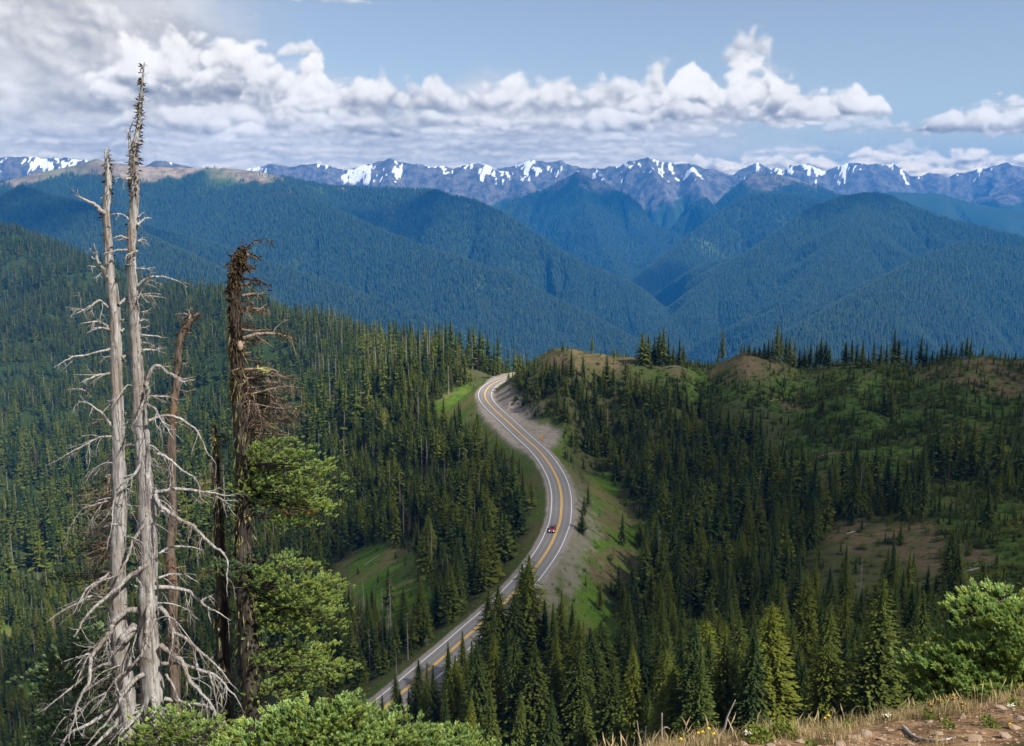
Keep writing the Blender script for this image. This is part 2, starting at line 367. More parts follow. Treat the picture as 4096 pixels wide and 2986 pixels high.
def _mountain(X, Y):
    z = np.full(X.shape, FLOOR / MS); GUL = np.ones(X.shape)
    wx = fbm(X / 900, Y / 900, 3, 501) * 160; wy = fbm(X / 900, Y / 900, 3, 555) * 160
    for ri, (slope, gd, gs, pts) in enumerate(RIDGES):
        P = []
        for (x, y, Yk) in pts:
            Yk = Yk if Yk < 7 else 7 + (Yk - 7) * 0.5
            a, e = pix_ae(x, y); P.append((a * Yk * 1000, Yk * 1000, e * Yk * 1000))
        ymin = min(p[1] for p in P) - 1700; ymax = max(p[1] for p in P) + 1700
        xmin = min(p[0] for p in P) - 1700; xmax = max(p[0] for p in P) + 1700
        m = (Y > ymin) & (Y < ymax) & (X > xmin) & (X < xmax)
        if not m.any(): continue
        x = X[m]; y = Y[m]; ax = x + wx[m] * 0.0; ay = y
        best = np.full(x.shape, -1e9); bs = np.zeros(x.shape); bd = np.zeros(x.shape)
        s0 = 0.0
        for i in range(len(P) - 1):
            p, q = P[i], P[i + 1]
            dx, dy = q[0] - p[0], q[1] - p[1]; L2 = dx * dx + dy * dy; L = math.sqrt(L2)
            t = np.clip(((ax - p[0]) * dx + (ay - p[1]) * dy) / L2, 0, 1)
            d = np.hypot(ax - p[0] - t * dx, ay - p[1] - t * dy)
            h = p[2] + t * (q[2] - p[2]) - 1.12 * slope * d * (1.0 - 0.12 * np.exp(-d / 300.0))
            k = h > best
            best = np.where(k, h, best); bs = np.where(k, s0 + t * L, bs); bd = np.where(k, d, bd)
            s0 += L
        # gullies and spurs running down the flank
        amt = sstep(15, 420, bd) 
        ux, uy = P[-1][0] - P[0][0], P[-1][1] - P[0][1]; ul = math.hypot(ux, uy)
        ss = (x * ux + y * uy) / ul + wx[m] * 0.9          # along the run of the ridge
        g = np.abs(pnoise(ss / gs, bd / 1500.0 + ri * 7.1, 700 + ri)) * 1.5 + 0.55 * np.abs(pnoise(ss / (gs * 0.42), bd / 650.0 + ri * 3.3, 740 + ri)) * 1.5
        best = best + gd * 2.1 * amt * (np.minimum(g, 1.25) - 1.0)
        best = best + (ridged(x / 330, y / 330, 3, 880) - 0.5) * 26 * sstep(40, 300, bd)
        if slope > 0.65: best = best + (ridged(x / 230, y / 230, 4, 820 + ri) - 0.52) * 95 * sstep(5, 160, bd) + (pnoise(bs / 120.0, bs * 0 + ri, 860) * 20 + pnoise(bs / 45.0, bs * 0 + ri, 861) * 8 + 10) * np.exp(-bd / 70)
        zz = z[m]
        hi = np.maximum(zz, best); lo = np.minimum(zz, best)
        up = best >= zz; gg = GUL[m]; GUL[m] = np.where(up, g, gg)
        z[m] = hi + 14.0 * np.exp(-(hi - lo) / 22.0) * sstep(30, 200, bd)
    return z, GUL

# ------------------------------------------------------------------ road
ROAD_Z = -104.0
CENTRE_PX = [(700, 368.5), (640, 369.5), (590, 370.5), (545, 372.5), (522, 375), (505.2, 378.9), (495.4, 382.4), (488.1, 387.7), (484.9, 393.4), (485.9, 399), (490, 404.9), (497.2, 412.2), (506.3, 420.4), (516.3, 429.9), (528.1, 440.8), (539, 450.8), (549, 463.5), (556.2, 476.2), (559.9, 487.1), (561.6, 500), (560.4, 519.3), (556.7, 531.1), (551.3, 543.8), (543.1, 557.4), (529.5, 575.6), (514, 592.8), (495.9, 611), (476, 628.5), (454, 648.1), (419.3, 678), (390, 703), (355, 731), (315, 762)]
def catmull(P, n):
    P = [np.array(p, float) for p in P]
    P = [2 * P[0] - P[1]] + P + [2 * P[-1] - P[-2]]
    out = []
    for i in range(1, len(P) - 2):
        p0, p1, p2, p3 = P[i - 1:i + 3]
        for k in range(n):
            t = k / n
            out.append(0.5 * ((2 * p1) + (-p0 + p2) * t + (2 * p0 - 5 * p1 + 4 * p2 - p3) * t * t + (-p0 + 3 * p1 - 3 * p2 + p3) * t ** 3))
    out.append(P[-2])
    return np.array(out)
def road_line():
    pts = []
    for (x, y) in CENTRE_PX:
        a, e = pix_ae(x, y)
        Y = ROAD_Z / e
        pts.append((a * Y, Y))
    c = catmull(pts, 24)
    # even spacing of 2 m, lightly smoothed
    d = np.concatenate([[0], np.cumsum(np.hypot(*np.diff(c, axis=0).T))])
    s = np.arange(0, d[-1], 2.0)
    c = np.stack([np.interp(s, d, c[:, 0]), np.interp(s, d, c[:, 1])], 1)
    for _ in range(3):
        k = c.copy(); k[1:-1] = (c[:-2] + 2 * c[1:-1] + c[2:]) / 4; c = k
    return c
ROAD = road_line()
_tan = np.gradient(ROAD, axis=0); _tan /= np.linalg.norm(_tan, axis=1)[:, None]
ROAD_N = np.stack([-_tan[:, 1], _tan[:, 0]], 1)      # normal of the line (line runs from far to near)
HALF = 4.0                                            # half width of the asphalt
def road_dist(X, Y):
    """distance to the centre line, signed side, nearest index"""
    best = np.full(X.shape, 1e9); bi = np.zeros(X.shape, int)
    for i in range(0, len(ROAD), 2):
        d = (X - ROAD[i, 0]) ** 2 + (Y - ROAD[i, 1]) ** 2
        k = d < best
        best = np.where(k, d, best); bi = np.where(k, i, bi)
    dx = X - ROAD[bi, 0]; dy = Y - ROAD[bi, 1]
    side = dx * ROAD_N[bi, 0] + dy * ROAD_N[bi, 1]
    along = dx * _tan[bi, 0] + dy * _tan[bi, 1]
    dist = np.hypot(np.maximum(np.abs(along) - 2.2, 0), side)
    return dist, side, bi

def at_px(x, y, z):
    a, e = pix_ae(x, y); Y = z / e
    return a * Y, Y
# gravel pull-outs: layout polygons on the road's level
PULLOUTS = [[(512, 409), (523, 418), (536, 424), (550, 427), (560, 432.5), (556, 442), (546, 450), (536, 447), (520, 432), (503, 414)],
            [(486, 381), (492, 376), (505, 372.5), (520, 371), (545, 370), (560, 372.5), (530, 374.5), (505, 380), (490, 388), (484, 396), (478, 394)],
            [(478, 398), (482, 394), (489, 405), (505, 421), (523, 440), (534, 452), (527, 452), (512, 444), (498, 432), (485, 418), (478, 408)]]
PULL_XY = [np.array([at_px(x, y, ROAD_Z) for (x, y) in p]) for p in PULLOUTS]
def poly_sd(P, X, Y):
    """signed distance to a polygon, negative inside"""
    d = np.full(X.shape, 1e18); inside = np.zeros(X.shape, bool)
    n = len(P)
    for i in range(n):
        ax, ay = P[i]; bx, by = P[(i + 1) % n]
        ex, ey = bx - ax, by - ay; wx, wy = X - ax, Y - ay
        t = np.clip((wx * ex + wy * ey) / (ex * ex + ey * ey), 0, 1)
        d = np.minimum(d, (wx - ex * t) ** 2 + (wy - ey * t) ** 2)
        c = ((ay <= Y) & (by > Y)) | ((by <= Y) & (ay > Y))
        with np.errstate(divide='ignore', invalid='ignore'):
            xx = ax + (Y - ay) / (by - ay if by != ay else 1e-9) * ex
        inside ^= c & (X < xx)
    return np.where(inside, -1, 1) * np.sqrt(d)

# ------------------------------------------------------------------ polar terrain grid
A_COL = np.concatenate([np.linspace(-1.15, -0.60, 26)[:-1], np.linspace(-0.60, 0.60, 730), np.linspace(0.60, 1.15, 26)[1:]])
V_ROW = np.concatenate([np.linspace(math.log(1.2), math.log(14), 130)[:-1], np.linspace(math.log(14), math.log(150), 80)[:-1],
                        np.linspace(math.log(150), math.log(640), 270)[:-1], np.linspace(math.log(640), math.log(2700), 130)[:-1],
                        np.linspace(math.log(2700), math.log(7000 * MS), 215)[:-1], np.linspace(math.log(7000 * MS), math.log(10400 * MS), 170)[:-1], np.linspace(math.log(10400 * MS), math.log(11200 * MS), 6)])
VV, AA = np.meshgrid(V_ROW, A_COL, indexing='ij')
GY = np.exp(VV); GX = AA * GY
def make_height():
    X, Y = GX, GY
    zn = np.full(X.shape, -1e4); zm = np.full(X.shape, -1e4)
    m = Y < 4400
    zn[m] = near_z(X[m], Y[m])
    # hummocks
    amp = sstep(60, 250, Y[m]) * 1.0
    zn[m] += amp * (fbm(X[m] / 46, Y[m] / 46, 4, 11) * 3.0 * (1 - sstep(650, 900, Y[m])) + sstep(650, 1000, Y[m]) * (fbm(X[m] / 240, Y[m] / 240, 4, 12) * 26))
    # foreground roughness
    f = 1 - sstep(14, 40, Y[m])
    zn[m] += f * (fbm(X[m] / 1.7, Y[m] / 1.7, 4, 31) * 0.10 + fbm(X[m] / 0.35, Y[m] / 0.35, 3, 37) * 0.022)
    m2 = Y > 1600
    gul = np.ones(X.shape)
    zm[m2], gul[m2] = mountain_z(X[m2], Y[m2])
    zn = np.where(Y > 4200, np.minimum(zn, FLOOR), zn)
    z = np.maximum(zn, zm)
    # road bed and its banks
    m3 = (Y > 120) & (Y < 720) & (np.abs(X / Y) < 0.75)
    x = X[m3]; y = Y[m3]; zz = z[m3]
    dist, side, bi = road_dist(x, y)
    for k, P in enumerate(PULL_XY):
        sd = poly_sd(P, x, y)
        dist = np.minimum(dist, np.maximum(sd + 5.2, 0.0))
    w = sstep(4.9, 19.0, dist)
    w = np.maximum(w, 0)
    bed = ROAD_Z - 0.16 - 0.10 * sstep(4.4, 6.5, dist)
    # the bank never stands steeper than ~38 degrees
    cut = bed + np.maximum(dist - 5.0, 0) * 0.80
    fill = bed - np.maximum(dist - 5.0, 0) * 0.62
    zz2 = np.clip(zz, fill, cut)
    z[m3] = np.where(dist < 40, zz2, zz) + 0.0
    return z, zn, zm, gul
GZ, ZN, ZM, GGUL = make_height()

def height_at(X, Y):
    """bilinear look-up in the finished grid"""
    X = np.asarray(X, float); Y = np.asarray(Y, float)
    a = X / Y; v = np.log(Y)
    j = np.clip(np.searchsorted(A_COL, a) - 1, 0, len(A_COL) - 2); i = np.clip(np.searchsorted(V_ROW, v) - 1, 0, len(V_ROW) - 2)
    fa = np.clip((a - A_COL[j]) / (A_COL[j + 1] - A_COL[j]), 0, 1); fv = np.clip((v - V_ROW[i]) / (V_ROW[i + 1] - V_ROW[i]), 0, 1)
    return (GZ[i, j] * (1 - fa) + GZ[i, j + 1] * fa) * (1 - fv) + (GZ[i + 1, j] * (1 - fa) + GZ[i + 1, j + 1] * fa) * fv
# how far each point lies under the sight line of what stands in front of it (for leaving out hidden forest)
_E = GZ / GY
_M = np.maximum.accumulate(_E, axis=0)
def hidden_drop(X, Y):
    a = X / Y; v = np.log(Y)
    j = np.clip(np.searchsorted(A_COL, a), 0, len(A_COL) - 1); i = np.clip(np.searchsorted(V_ROW, v) - 2, 0, len(V_ROW) - 1)
    return (_M[i, j] - height_at(X, Y) / Y) * Y
# ------------------------------------------------------------------ helpers for objects and materials
def mesh_obj(name, verts, faces, mat=None, parent=None, smooth=False, link=True):
    me = bpy.data.meshes.new(name)
    me.from_pydata([tuple(v) for v in verts], [], [tuple(f) for f in faces])
    me.validate(verbose=False) if False else None
    if smooth: me.polygons.foreach_set('use_smooth', [True] * len(me.polygons))
    if mat is not None:
        for m_ in (mat if isinstance(mat, (list, tuple)) else [mat]): me.materials.append(m_)
    o = bpy.data.objects.new(name, me)
    if link: COL.objects.link(o)
    if parent is not None: o.parent = parent
    return o
def tag(o, label=None, cat=None, group=None, kind=None):
    if label: o['label'] = label
    if cat: o['category'] = cat
    if group: o['group'] = group
    if kind: o['kind'] = kind
    return o
def empty(name, loc, rz=0.0):
    o = bpy.data.objects.new(name, None); COL.objects.link(o)
    o.location = loc; o.rotation_euler = (0, 0, rz); o.empty_display_size = 0.3
    return o
class NT:
    """small helper for writing node materials"""
    def __init__(self, name):
        self.mat = bpy.data.materials.new(name); self.mat.use_nodes = True
        self.nt = self.mat.node_tree; self.nt.nodes.clear()
        self.out = self.nt.nodes.new('ShaderNodeOutputMaterial')
    def n(self, t, **kw):
        nd = self.nt.nodes.new(t)
        for k, v in kw.items(): setattr(nd, k, v)
        return nd
    def l(self, a, b): self.nt.links.new(a, b)
    def set(self, sock, v):
        if isinstance(v, bpy.types.NodeSocket): self.l(v, sock)
        else: sock.default_value = v
    def pos(self): return self.n('ShaderNodeNewGeometry').outputs['Position']
    def objco(self): return self.n('ShaderNodeTexCoord').outputs['Object']
    def attr(self, name, typ='GEOMETRY'):
        a = self.n('ShaderNodeAttribute'); a.attribute_name = name; a.attribute_type = typ
        return a.outputs['Fac']
    def scale(self, v, s):
        m = self.n('ShaderNodeVectorMath', operation='MULTIPLY'); self.l(v, m.inputs[0])
        m.inputs[1].default_value = s if isinstance(s, tuple) else (s, s, s)
        return m.outputs[0]
    def noise(self, vec, scale, detail=4, rough=0.55, dist=0.0):
        t = self.n('ShaderNodeTexNoise'); self.l(vec, t.inputs['Vector'])
        t.inputs['Scale'].default_value = scale; t.inputs['Detail'].default_value = detail
        t.inputs['Roughness'].default_value = rough; t.inputs['Distortion'].default_value = dist
        return t.outputs['Fac']
    def voro(self, vec, scale, feature='F1', out='Distance'):
        t = self.n('ShaderNodeTexVoronoi', feature=feature); self.l(vec, t.inputs['Vector']); t.inputs['Scale'].default_value = scale
        return t.outputs[out]
    def math(self, op, a, b=0.0, clamp=False):
        m = self.n('ShaderNodeMath', operation=op, use_clamp=clamp); self.set(m.inputs[0], a); self.set(m.inputs[1], b)
        return m.outputs[0]
    def remap(self, v, a, b, c=0.0, d=1.0):
        m = self.n('ShaderNodeMapRange', interpolation_type='SMOOTHSTEP'); self.l(v, m.inputs[0])
        for i, q in enumerate((a, b, c, d)): m.inputs[i + 1].default_value = q
        return m.outputs[0]
    def mix(self, f, a, b):
        m = self.n('ShaderNodeMix', data_type='RGBA'); self.set(m.inputs[0], f)
        for s, v in ((m.inputs[6], a), (m.inputs[7], b)):
            if isinstance(v, tuple): s.default_value = (*v[:3], 1)
            else: self.l(v, s)
        return m.outputs[2]
    def ramp(self, f, stops):
        r = self.n('ShaderNodeValToRGB'); self.l(f, r.inputs[0])
        el = r.color_ramp.elements
        while len(el) > 1: el.remove(el[-1])
        el[0].position = stops[0][0]; el[0].color = (*stops[0][1], 1)
        for p, c in stops[1:]:
            e = el.new(p); e.color = (*c, 1)
        return r.outputs['Color']
    def bump(self, h, strength=0.5, dist=0.1):
        b = self.n('ShaderNodeBump'); self.l(h, b.inputs['Height']); b.inputs['Strength'].default_value = strength; b.inputs['Distance'].default_value = dist
        return b.outputs[0]
    def bsdf(self, col, rough=0.9, spec=0.2, normal=None, metal=0.0, trans=None, coat=0.0):
        p = self.n('ShaderNodeBsdfPrincipled')
        self.set(p.inputs['Base Color'], (*col[:3], 1) if isinstance(col, tuple) else col)
        self.set(p.inputs['Roughness'], rough)
        p.inputs['Specular IOR Level'].default_value = spec
        p.inputs['Metallic'].default_value = metal
        if coat: p.inputs['Coat Weight'].default_value = coat
        if normal is not None: self.l(normal, p.inputs['Normal'])
        self.l(p.outputs[0], self.out.inputs['Surface'])
        return p
    def diffuse(self, col, normal=None, transl=0.0, tcol=None):
        d = self.n('ShaderNodeBsdfDiffuse'); self.set(d.inputs[0], (*col[:3], 1) if isinstance(col, tuple) else col)
        if normal is not None: self.l(normal, d.inputs['Normal'])
        o = d.outputs[0]
        if transl:
            t = self.n('ShaderNodeBsdfTranslucent'); self.set(t.inputs[0], (*tcol[:3], 1) if isinstance(tcol, tuple) else (tcol if tcol is not None else col))
            m = self.n('ShaderNodeMixShader'); m.inputs[0].default_value = transl
            self.l(o, m.inputs[1]); self.l(t.outputs[0], m.inputs[2]); o = m.outputs[0]
        self.l(o, self.out.inputs['Surface'])

# ------------------------------------------------------------------ ground covers (what grows or lies where)
def px_poly(P, U, V, soft):
    return sstep(soft, -soft, poly_sd(np.array(P, float), U, V))
# layout outlines of open ground
MEADOWS = [[(340, 560), (352, 556), (372, 545), (402, 545), (416, 552), (418, 566), (432, 575), (436, 590), (418, 612), (402, 640), (378, 640), (362, 620), (345, 590), (338, 572)],
           [(590, 476), (600, 468), (618, 478), (620, 500), (640, 520), (645, 540), (640, 560), (600, 590), (632, 640), (600, 650), (560, 640), (562, 610), (580, 580), (586, 540), (588, 505)],
           [(0, 620), (14, 622), (12, 650), (0, 660)], [(18, 690), (34, 678), (48, 690), (46, 715), (30, 720)],
           [(436, 398), (470, 384), (482, 400), (478, 420), (462, 430), (438, 420)]]
BROWN = [[(330, 560), (346, 556), (372, 545), (360, 556), (350, 568), (352, 592), (360, 600), (346, 612), (338, 590)],
         [(592, 515), (606, 508), (622, 522), (612, 535), (596, 535)], [(590, 555), (610, 545), (640, 548), (640, 570), (618, 588), (596, 585)], [(570, 628), (592, 628), (606, 645), (600, 690), (560, 690), (556, 660)],
         [(826, 530), (850, 522), (880, 522), (930, 520), (965, 535), (1000, 560), (985, 575), (930, 572), (880, 560), (830, 545)],
         [(705, 372), (720, 356), (742, 350), (772, 355), (780, 370), (760, 380), (720, 382)], [(900, 372), (940, 355), (985, 353), (1030, 355), (1030, 400), (985, 395), (940, 385)],
         [(520, 360), (560, 346), (600, 346), (640, 356), (625, 372), (570, 372), (530, 368)], [(945, 498), (985, 496), (975, 508), (950, 508)], [(795, 640), (760, 650), (740, 640), (770, 620)]]
OPEN = [[(640, 372), (700, 362), (760, 385), (860, 366), (1030, 356), (1030, 470), (960, 452), (900, 480), (860, 470), (780, 470), (770, 450), (800, 430), (740, 400), (700, 410), (660, 392)],
        [(930, 490), (1030, 470), (1030, 600), (1000, 600), (970, 580), (930, 530)]]
GU, GV = project(GX, GY, GZ)
def covers():
    U, V, X, Y, Z = GU, GV, GX, GY, GZ
    z0 = np.zeros(X.shape, np.float32)
    mead, brown, opn, grav, rock, snow = (z0.copy() for _ in range(6))
    m = (Y > 100) & (Y < 900)
    n = fbm(X[m] / 26, Y[m] / 26, 5, 88, 0.65) * 20
    u, v = U[m] + n, V[m] + n * 0.6
    # layout outlines stand for plan shapes: only ground that can be seen from the view point is painted by them
    for P in MEADOWS: mead[m] = np.maximum(mead[m], px_poly(P, u, v, 5))
    for P in BROWN: brown[m] = np.maximum(brown[m], px_poly(P, u, v, 6) * sstep(-0.5, 0.2, fbm(X[m] / 8, Y[m] / 8, 4, 97)) * 0.9)
    for P in OPEN: opn[m] = np.maximum(opn[m], px_poly(P, u, v, 14))
    m = (Y > 120) & (Y < 720) & (np.abs(X / Y) < 0.7)
    dist, side, bi = road_dist(X[m], Y[m])
    for P in PULL_XY: dist = np.minimum(dist, np.maximum(poly_sd(P, X[m], Y[m]) + 5.5, 0))
    nn = fbm(X[m] / 5, Y[m] / 5, 3, 44)
    near_part = sstep(330, 250, Y[m])
    shoulder = sstep(5.7, 4.7, dist + nn * 0.8)
    # bare stony fill on the valley side of the lower bend
    fill = sstep(16, 10, dist + nn * 5) * (side > 0) * 0.0
    sid = np.where(side > 0, 1.0, 0.0)
    bank = sstep(14, 7, dist + nn * 8) * sid * sstep(380, 320, Y[m]) * 0.6
    cutb = sstep(17, 9, dist + nn * 4) * sid * sstep(440, 455, Y[m]) * sstep(520, 500, Y[m])
    grav[m] = np.maximum(shoulder, np.maximum(bank, cutb))
    for P in PULL_XY: grav[m] = np.maximum(grav[m], sstep(2.0, -1.0, poly_sd(P, X[m], Y[m]) + nn * 1.5))
    verge = sstep(15, 8, dist + nn * 4) * (1 - grav[m])
    mead[m] = np.maximum(mead[m], verge * 0.5)
    f = Y > 600
    X, Y, Z = X / MS, Y / MS, Z / MS                     # the mountain model's own scale
    # bare tops above the tree line, screes, snow fields
    tl = np.where(Y > 8150, -110.0, np.where(Y > 6500, 20.0, 48.0)) + 0 * Z
    nz = fbm(X / 330, Y / 330, 5, 301)
    rock_f = sstep(-60, 60, Z - tl + nz * 150)
    slopeg = np.gradient(Z, axis=0) / np.maximum(np.gradient(Y, axis=0), 0.1)
    rock[f] = np.where(Y[f] > 2400, rock_f[f], 0)
    # light screes and openings on the left range
    open_far = sstep(0.28, 0.45, fbm(X / 420 + 3, Y / 300, 4, 333) + sstep(-420, 40, Z) * 0.45 - 0.2) * (X < 300) * (Y > 2900) * (Y < 5400)
    tan = sstep(-0.1, 0.2, fbm(X / 260, Y / 260, 3, 345))
    mead = np.maximum(mead, (open_far * 0.45 * (1 - tan)).astype(np.float32)); brown = np.maximum(brown, (open_far * 0.85 * tan).astype(np.float32))
    # brushy gully bottoms and avalanche tracks
    track = sstep(0.30, 0.08, GGUL) * sstep(-0.05, 0.3, fbm(X / 500, Y / 500, 3, 346)) * (Y > 2000) * (Y < 6800)
    mead = np.maximum(mead, (track * 0.55).astype(np.float32))
    sn = 0.65 * fbm(X / 420, Y / 420, 3, 401) + 0.70 * fbm(X / 60, Y / 110, 3, 402) + 0.55 * fbm(X / 24, Y / 44, 2, 403)
    hi = np.where(Y > 7400, sstep(-20, 230, Z), sstep(90, 190, Z) * 0.5)
    snow[f] = (sstep(0.20, 0.33, sn * 0.7 + 0.25 * hi + 0.55 * (0.42 - GGUL)) * sstep(0.05, 0.3, hi) * sstep(0.6, 0.8, rock_f))[f]
    return mead, brown, opn, grav, rock, snow
C_MEAD, C_BROWN, C_OPEN, C_GRAV, C_ROCK, C_SNOW = covers()

def mat_terrain():
    t = NT("terrain_cover"); P = t.pos()
    a = {k: t.attr(k) for k in ('mead', 'brown', 'open', 'grav', 'rock', 'snow', 'fore')}
    n1 = t.noise(P, 0.035, 5, 0.6); n2 = t.noise(P, 0.35, 5, 0.65); n3 = t.noise(P, 2.5, 4, 0.7); nf = t.noise(P, 0.004, 6, 0.6)
    floor = t.mix(n2, (0.045, 0.062, 0.022), (0.10, 0.095, 0.045))                     # heath and litter under the trees
    far = t.mix(nf, (0.018, 0.034, 0.013), (0.045, 0.07, 0.022))
    openc = t.mix(t.remap(n2, .38, .62), (0.050, 0.105, 0.018), (0.10, 0.135, 0.035))
    openc = t.mix(t.math('MULTIPLY', t.remap(n1, .56, .68), 0.8), openc, (0.14, 0.095, 0.062))
    openc = t.mix(t.math('MULTIPLY', t.remap(t.noise(P, 0.8, 5, 0.75), .48, .62), 0.75), openc, (0.035, 0.05, 0.02))
    mead = t.mix(t.remap(n2, .35, .65), (0.060, 0.125, 0.015), (0.095, 0.155, 0.026))
    mead = t.mix(t.math('MULTIPLY', t.remap(n1, .46, .64), 0.8), mead, (0.16, 0.135, 0.06))
    brown = t.mix(t.remap(n3, .3, .7), (0.12, 0.08, 0.052), (0.20, 0.14, 0.09))
    brown = t.mix(t.remap(n2, .48, .62), brown, (0.085, 0.09, 0.035))
    brown = t.mix(t.math('MULTIPLY', t.remap(t.noise(P, 0.9, 5, 0.75), .5, .66), 0.7), brown, (0.075, 0.055, 0.04))
    grav = t.mix(t.remap(n3, .3, .7), (0.19, 0.165, 0.145), (0.32, 0.28, 0.25))
    grav = t.mix(t.math('MULTIPLY', t.remap(n2, .5, .66), 0.6), grav, (0.10, 0.11, 0.045))
    rock = t.mix(t.remap(t.noise(P, 0.012, 6, 0.65), .35, .65), (0.055, 0.056, 0.058), (0.165, 0.15, 0.135))
    sepY = t.n('ShaderNodeSeparateXYZ'); t.l(P, sepY.inputs[0])
    tanr = t.mix(t.remap(t.noise(P, 0.015, 5, 0.65), .35, .65), (0.17, 0.13, 0.085), (0.34, 0.27, 0.18))          # the nearer range is of tan shale
    rock = t.mix(t.remap(sepY.outputs['Y'], 7600.0, 9300.0), tanr, rock)
    foreg = t.mix(t.remap(t.noise(P, 9.0, 5, 0.7), .35, .65), (0.105, 0.062, 0.036), (0.25, 0.165, 0.10))
    foreg = t.mix(t.remap(t.noise(P, 1.6, 4, 0.6), .52, .68), foreg, (0.08, 0.065, 0.03))
    c = t.mix(t.remap(t.math('ADD', a['rock'], 0.0), 0.3, 0.7), far, rock)
    near = t.attr('near')
    c = t.mix(near, c, floor)
    c = t.mix(a['open'], c, openc)
    c = t.mix(a['mead'], c, mead)
    c = t.mix(a['brown'], c, brown)
    c = t.mix(a['grav'], c, grav)
    c = t.mix(t.remap(t.math('ADD', a['snow'], t.math('MULTIPLY', t.math('SUBTRACT', t.noise(P, 0.03, 5, 0.7), 0.5), 0.9)), 0.35, 0.75), c, (0.80, 0.82, 0.86))
    c = t.mix(a['fore'], c, foreg)
    h = t.math('ADD', t.math('MULTIPLY', n2, 0.6), t.math('MULTIPLY', n3, 0.12))
    h2 = t.math('MULTIPLY', t.noise(P, 0.02, 6, 0.7), 22.0)
    hh = t.n('ShaderNodeMix', data_type='FLOAT'); t.l(near, hh.inputs[0]); t.l(h2, hh.inputs[2]); t.l(h, hh.inputs[3])
    t.diffuse(c, normal=t.bump(hh.outputs[0], 0.7, 1.0))
    return t.mat
M_TERRAIN = mat_terrain()

def terrain_piece(name, r0, r1):
    nr, nc = r1 - r0, len(A_COL)
    sl = slice(r0, r1)
    V = np.stack([GX[sl], GY[sl], GZ[sl]], 2).reshape(-1, 3).astype(np.float32)
    i = np.arange(nr - 1)[:, None] * nc + np.arange(nc - 1)[None]
    F = np.stack([i, i + 1, i + nc + 1, i + nc], 2).reshape(-1, 4)
    me = bpy.data.meshes.new(name)
    me.vertices.add(len(V)); me.vertices.foreach_set('co', V.ravel())
    me.loops.add(F.size); me.loops.foreach_set('vertex_index', F.ravel().astype(np.int32))
    me.polygons.add(len(F)); me.polygons.foreach_set('loop_start', (np.arange(len(F)) * 4).astype(np.int32))
    me.update(calc_edges=True)
    me.polygons.foreach_set('use_smooth', np.ones(len(F), bool))
    Y = GY[sl]
    fields = {'mead': C_MEAD[sl], 'brown': C_BROWN[sl], 'open': C_OPEN[sl], 'grav': C_GRAV[sl], 'rock': C_ROCK[sl], 'snow': C_SNOW[sl],
              'fore': 1 - sstep(12, 30, Y), 'near': 1 - sstep(600, 900, Y)}
    for k, f in fields.items():
        at = me.attributes.new(k, 'FLOAT', 'POINT'); at.data.foreach_set('value', np.ascontiguousarray(f, np.float32).ravel())
    me.materials.append(M_TERRAIN)
    o = bpy.data.objects.new(name, me); COL.objects.link(o)
    o['kind'] = 'structure'
    return o
_r = [0] + [int(np.searchsorted(V_ROW, math.log(q))) for q in (60, 640, 2700)] + [len(V_ROW)]
for nm, k in (("ground", 0), ("hillside", 1), ("valley_slope", 2), ("mountains", 3)):
    terrain_piece(nm, _r[k], min(_r[k + 1] + 1, len(V_ROW)))
# ------------------------------------------------------------------ air
def build_haze():
    z0, z1 = float(GZ.min()) - 2.0, float(GZ.max()) + 40.0
    x0, x1 = float(GX.min()) - 60, float(GX.max()) + 60
    y0, y1 = -400.0, float(GY.max()) + 60
    v = [(x, y, z) for z in (z0, z1) for y in (y0, y1) for x in (x0, x1)]
    f = [(0, 2, 3, 1), (4, 5, 7, 6), (0, 1, 5, 4), (2, 6, 7, 3), (0, 4, 6, 2), (1, 3, 7, 5)]
    t = NT("haze_air")
    p = t.n('ShaderNodeVolumePrincipled')
    p.inputs['Color'].default_value = HAZE_COLOR
    p.inputs['Density'].default_value = HAZE_DENSITY
    p.inputs['Anisotropy'].default_value = 0.0
    t.l(p.outputs[0], t.out.inputs['Volume'])
    o = mesh_obj("haze", v, f, t.mat)
    tag(o, "thin blue air filling the valley and veiling the far ranges", "haze", kind='stuff')
HAZE_COLOR = (0.03, 0.33, 1.0, 1); HAZE_DENSITY = 5.5e-5
build_haze()

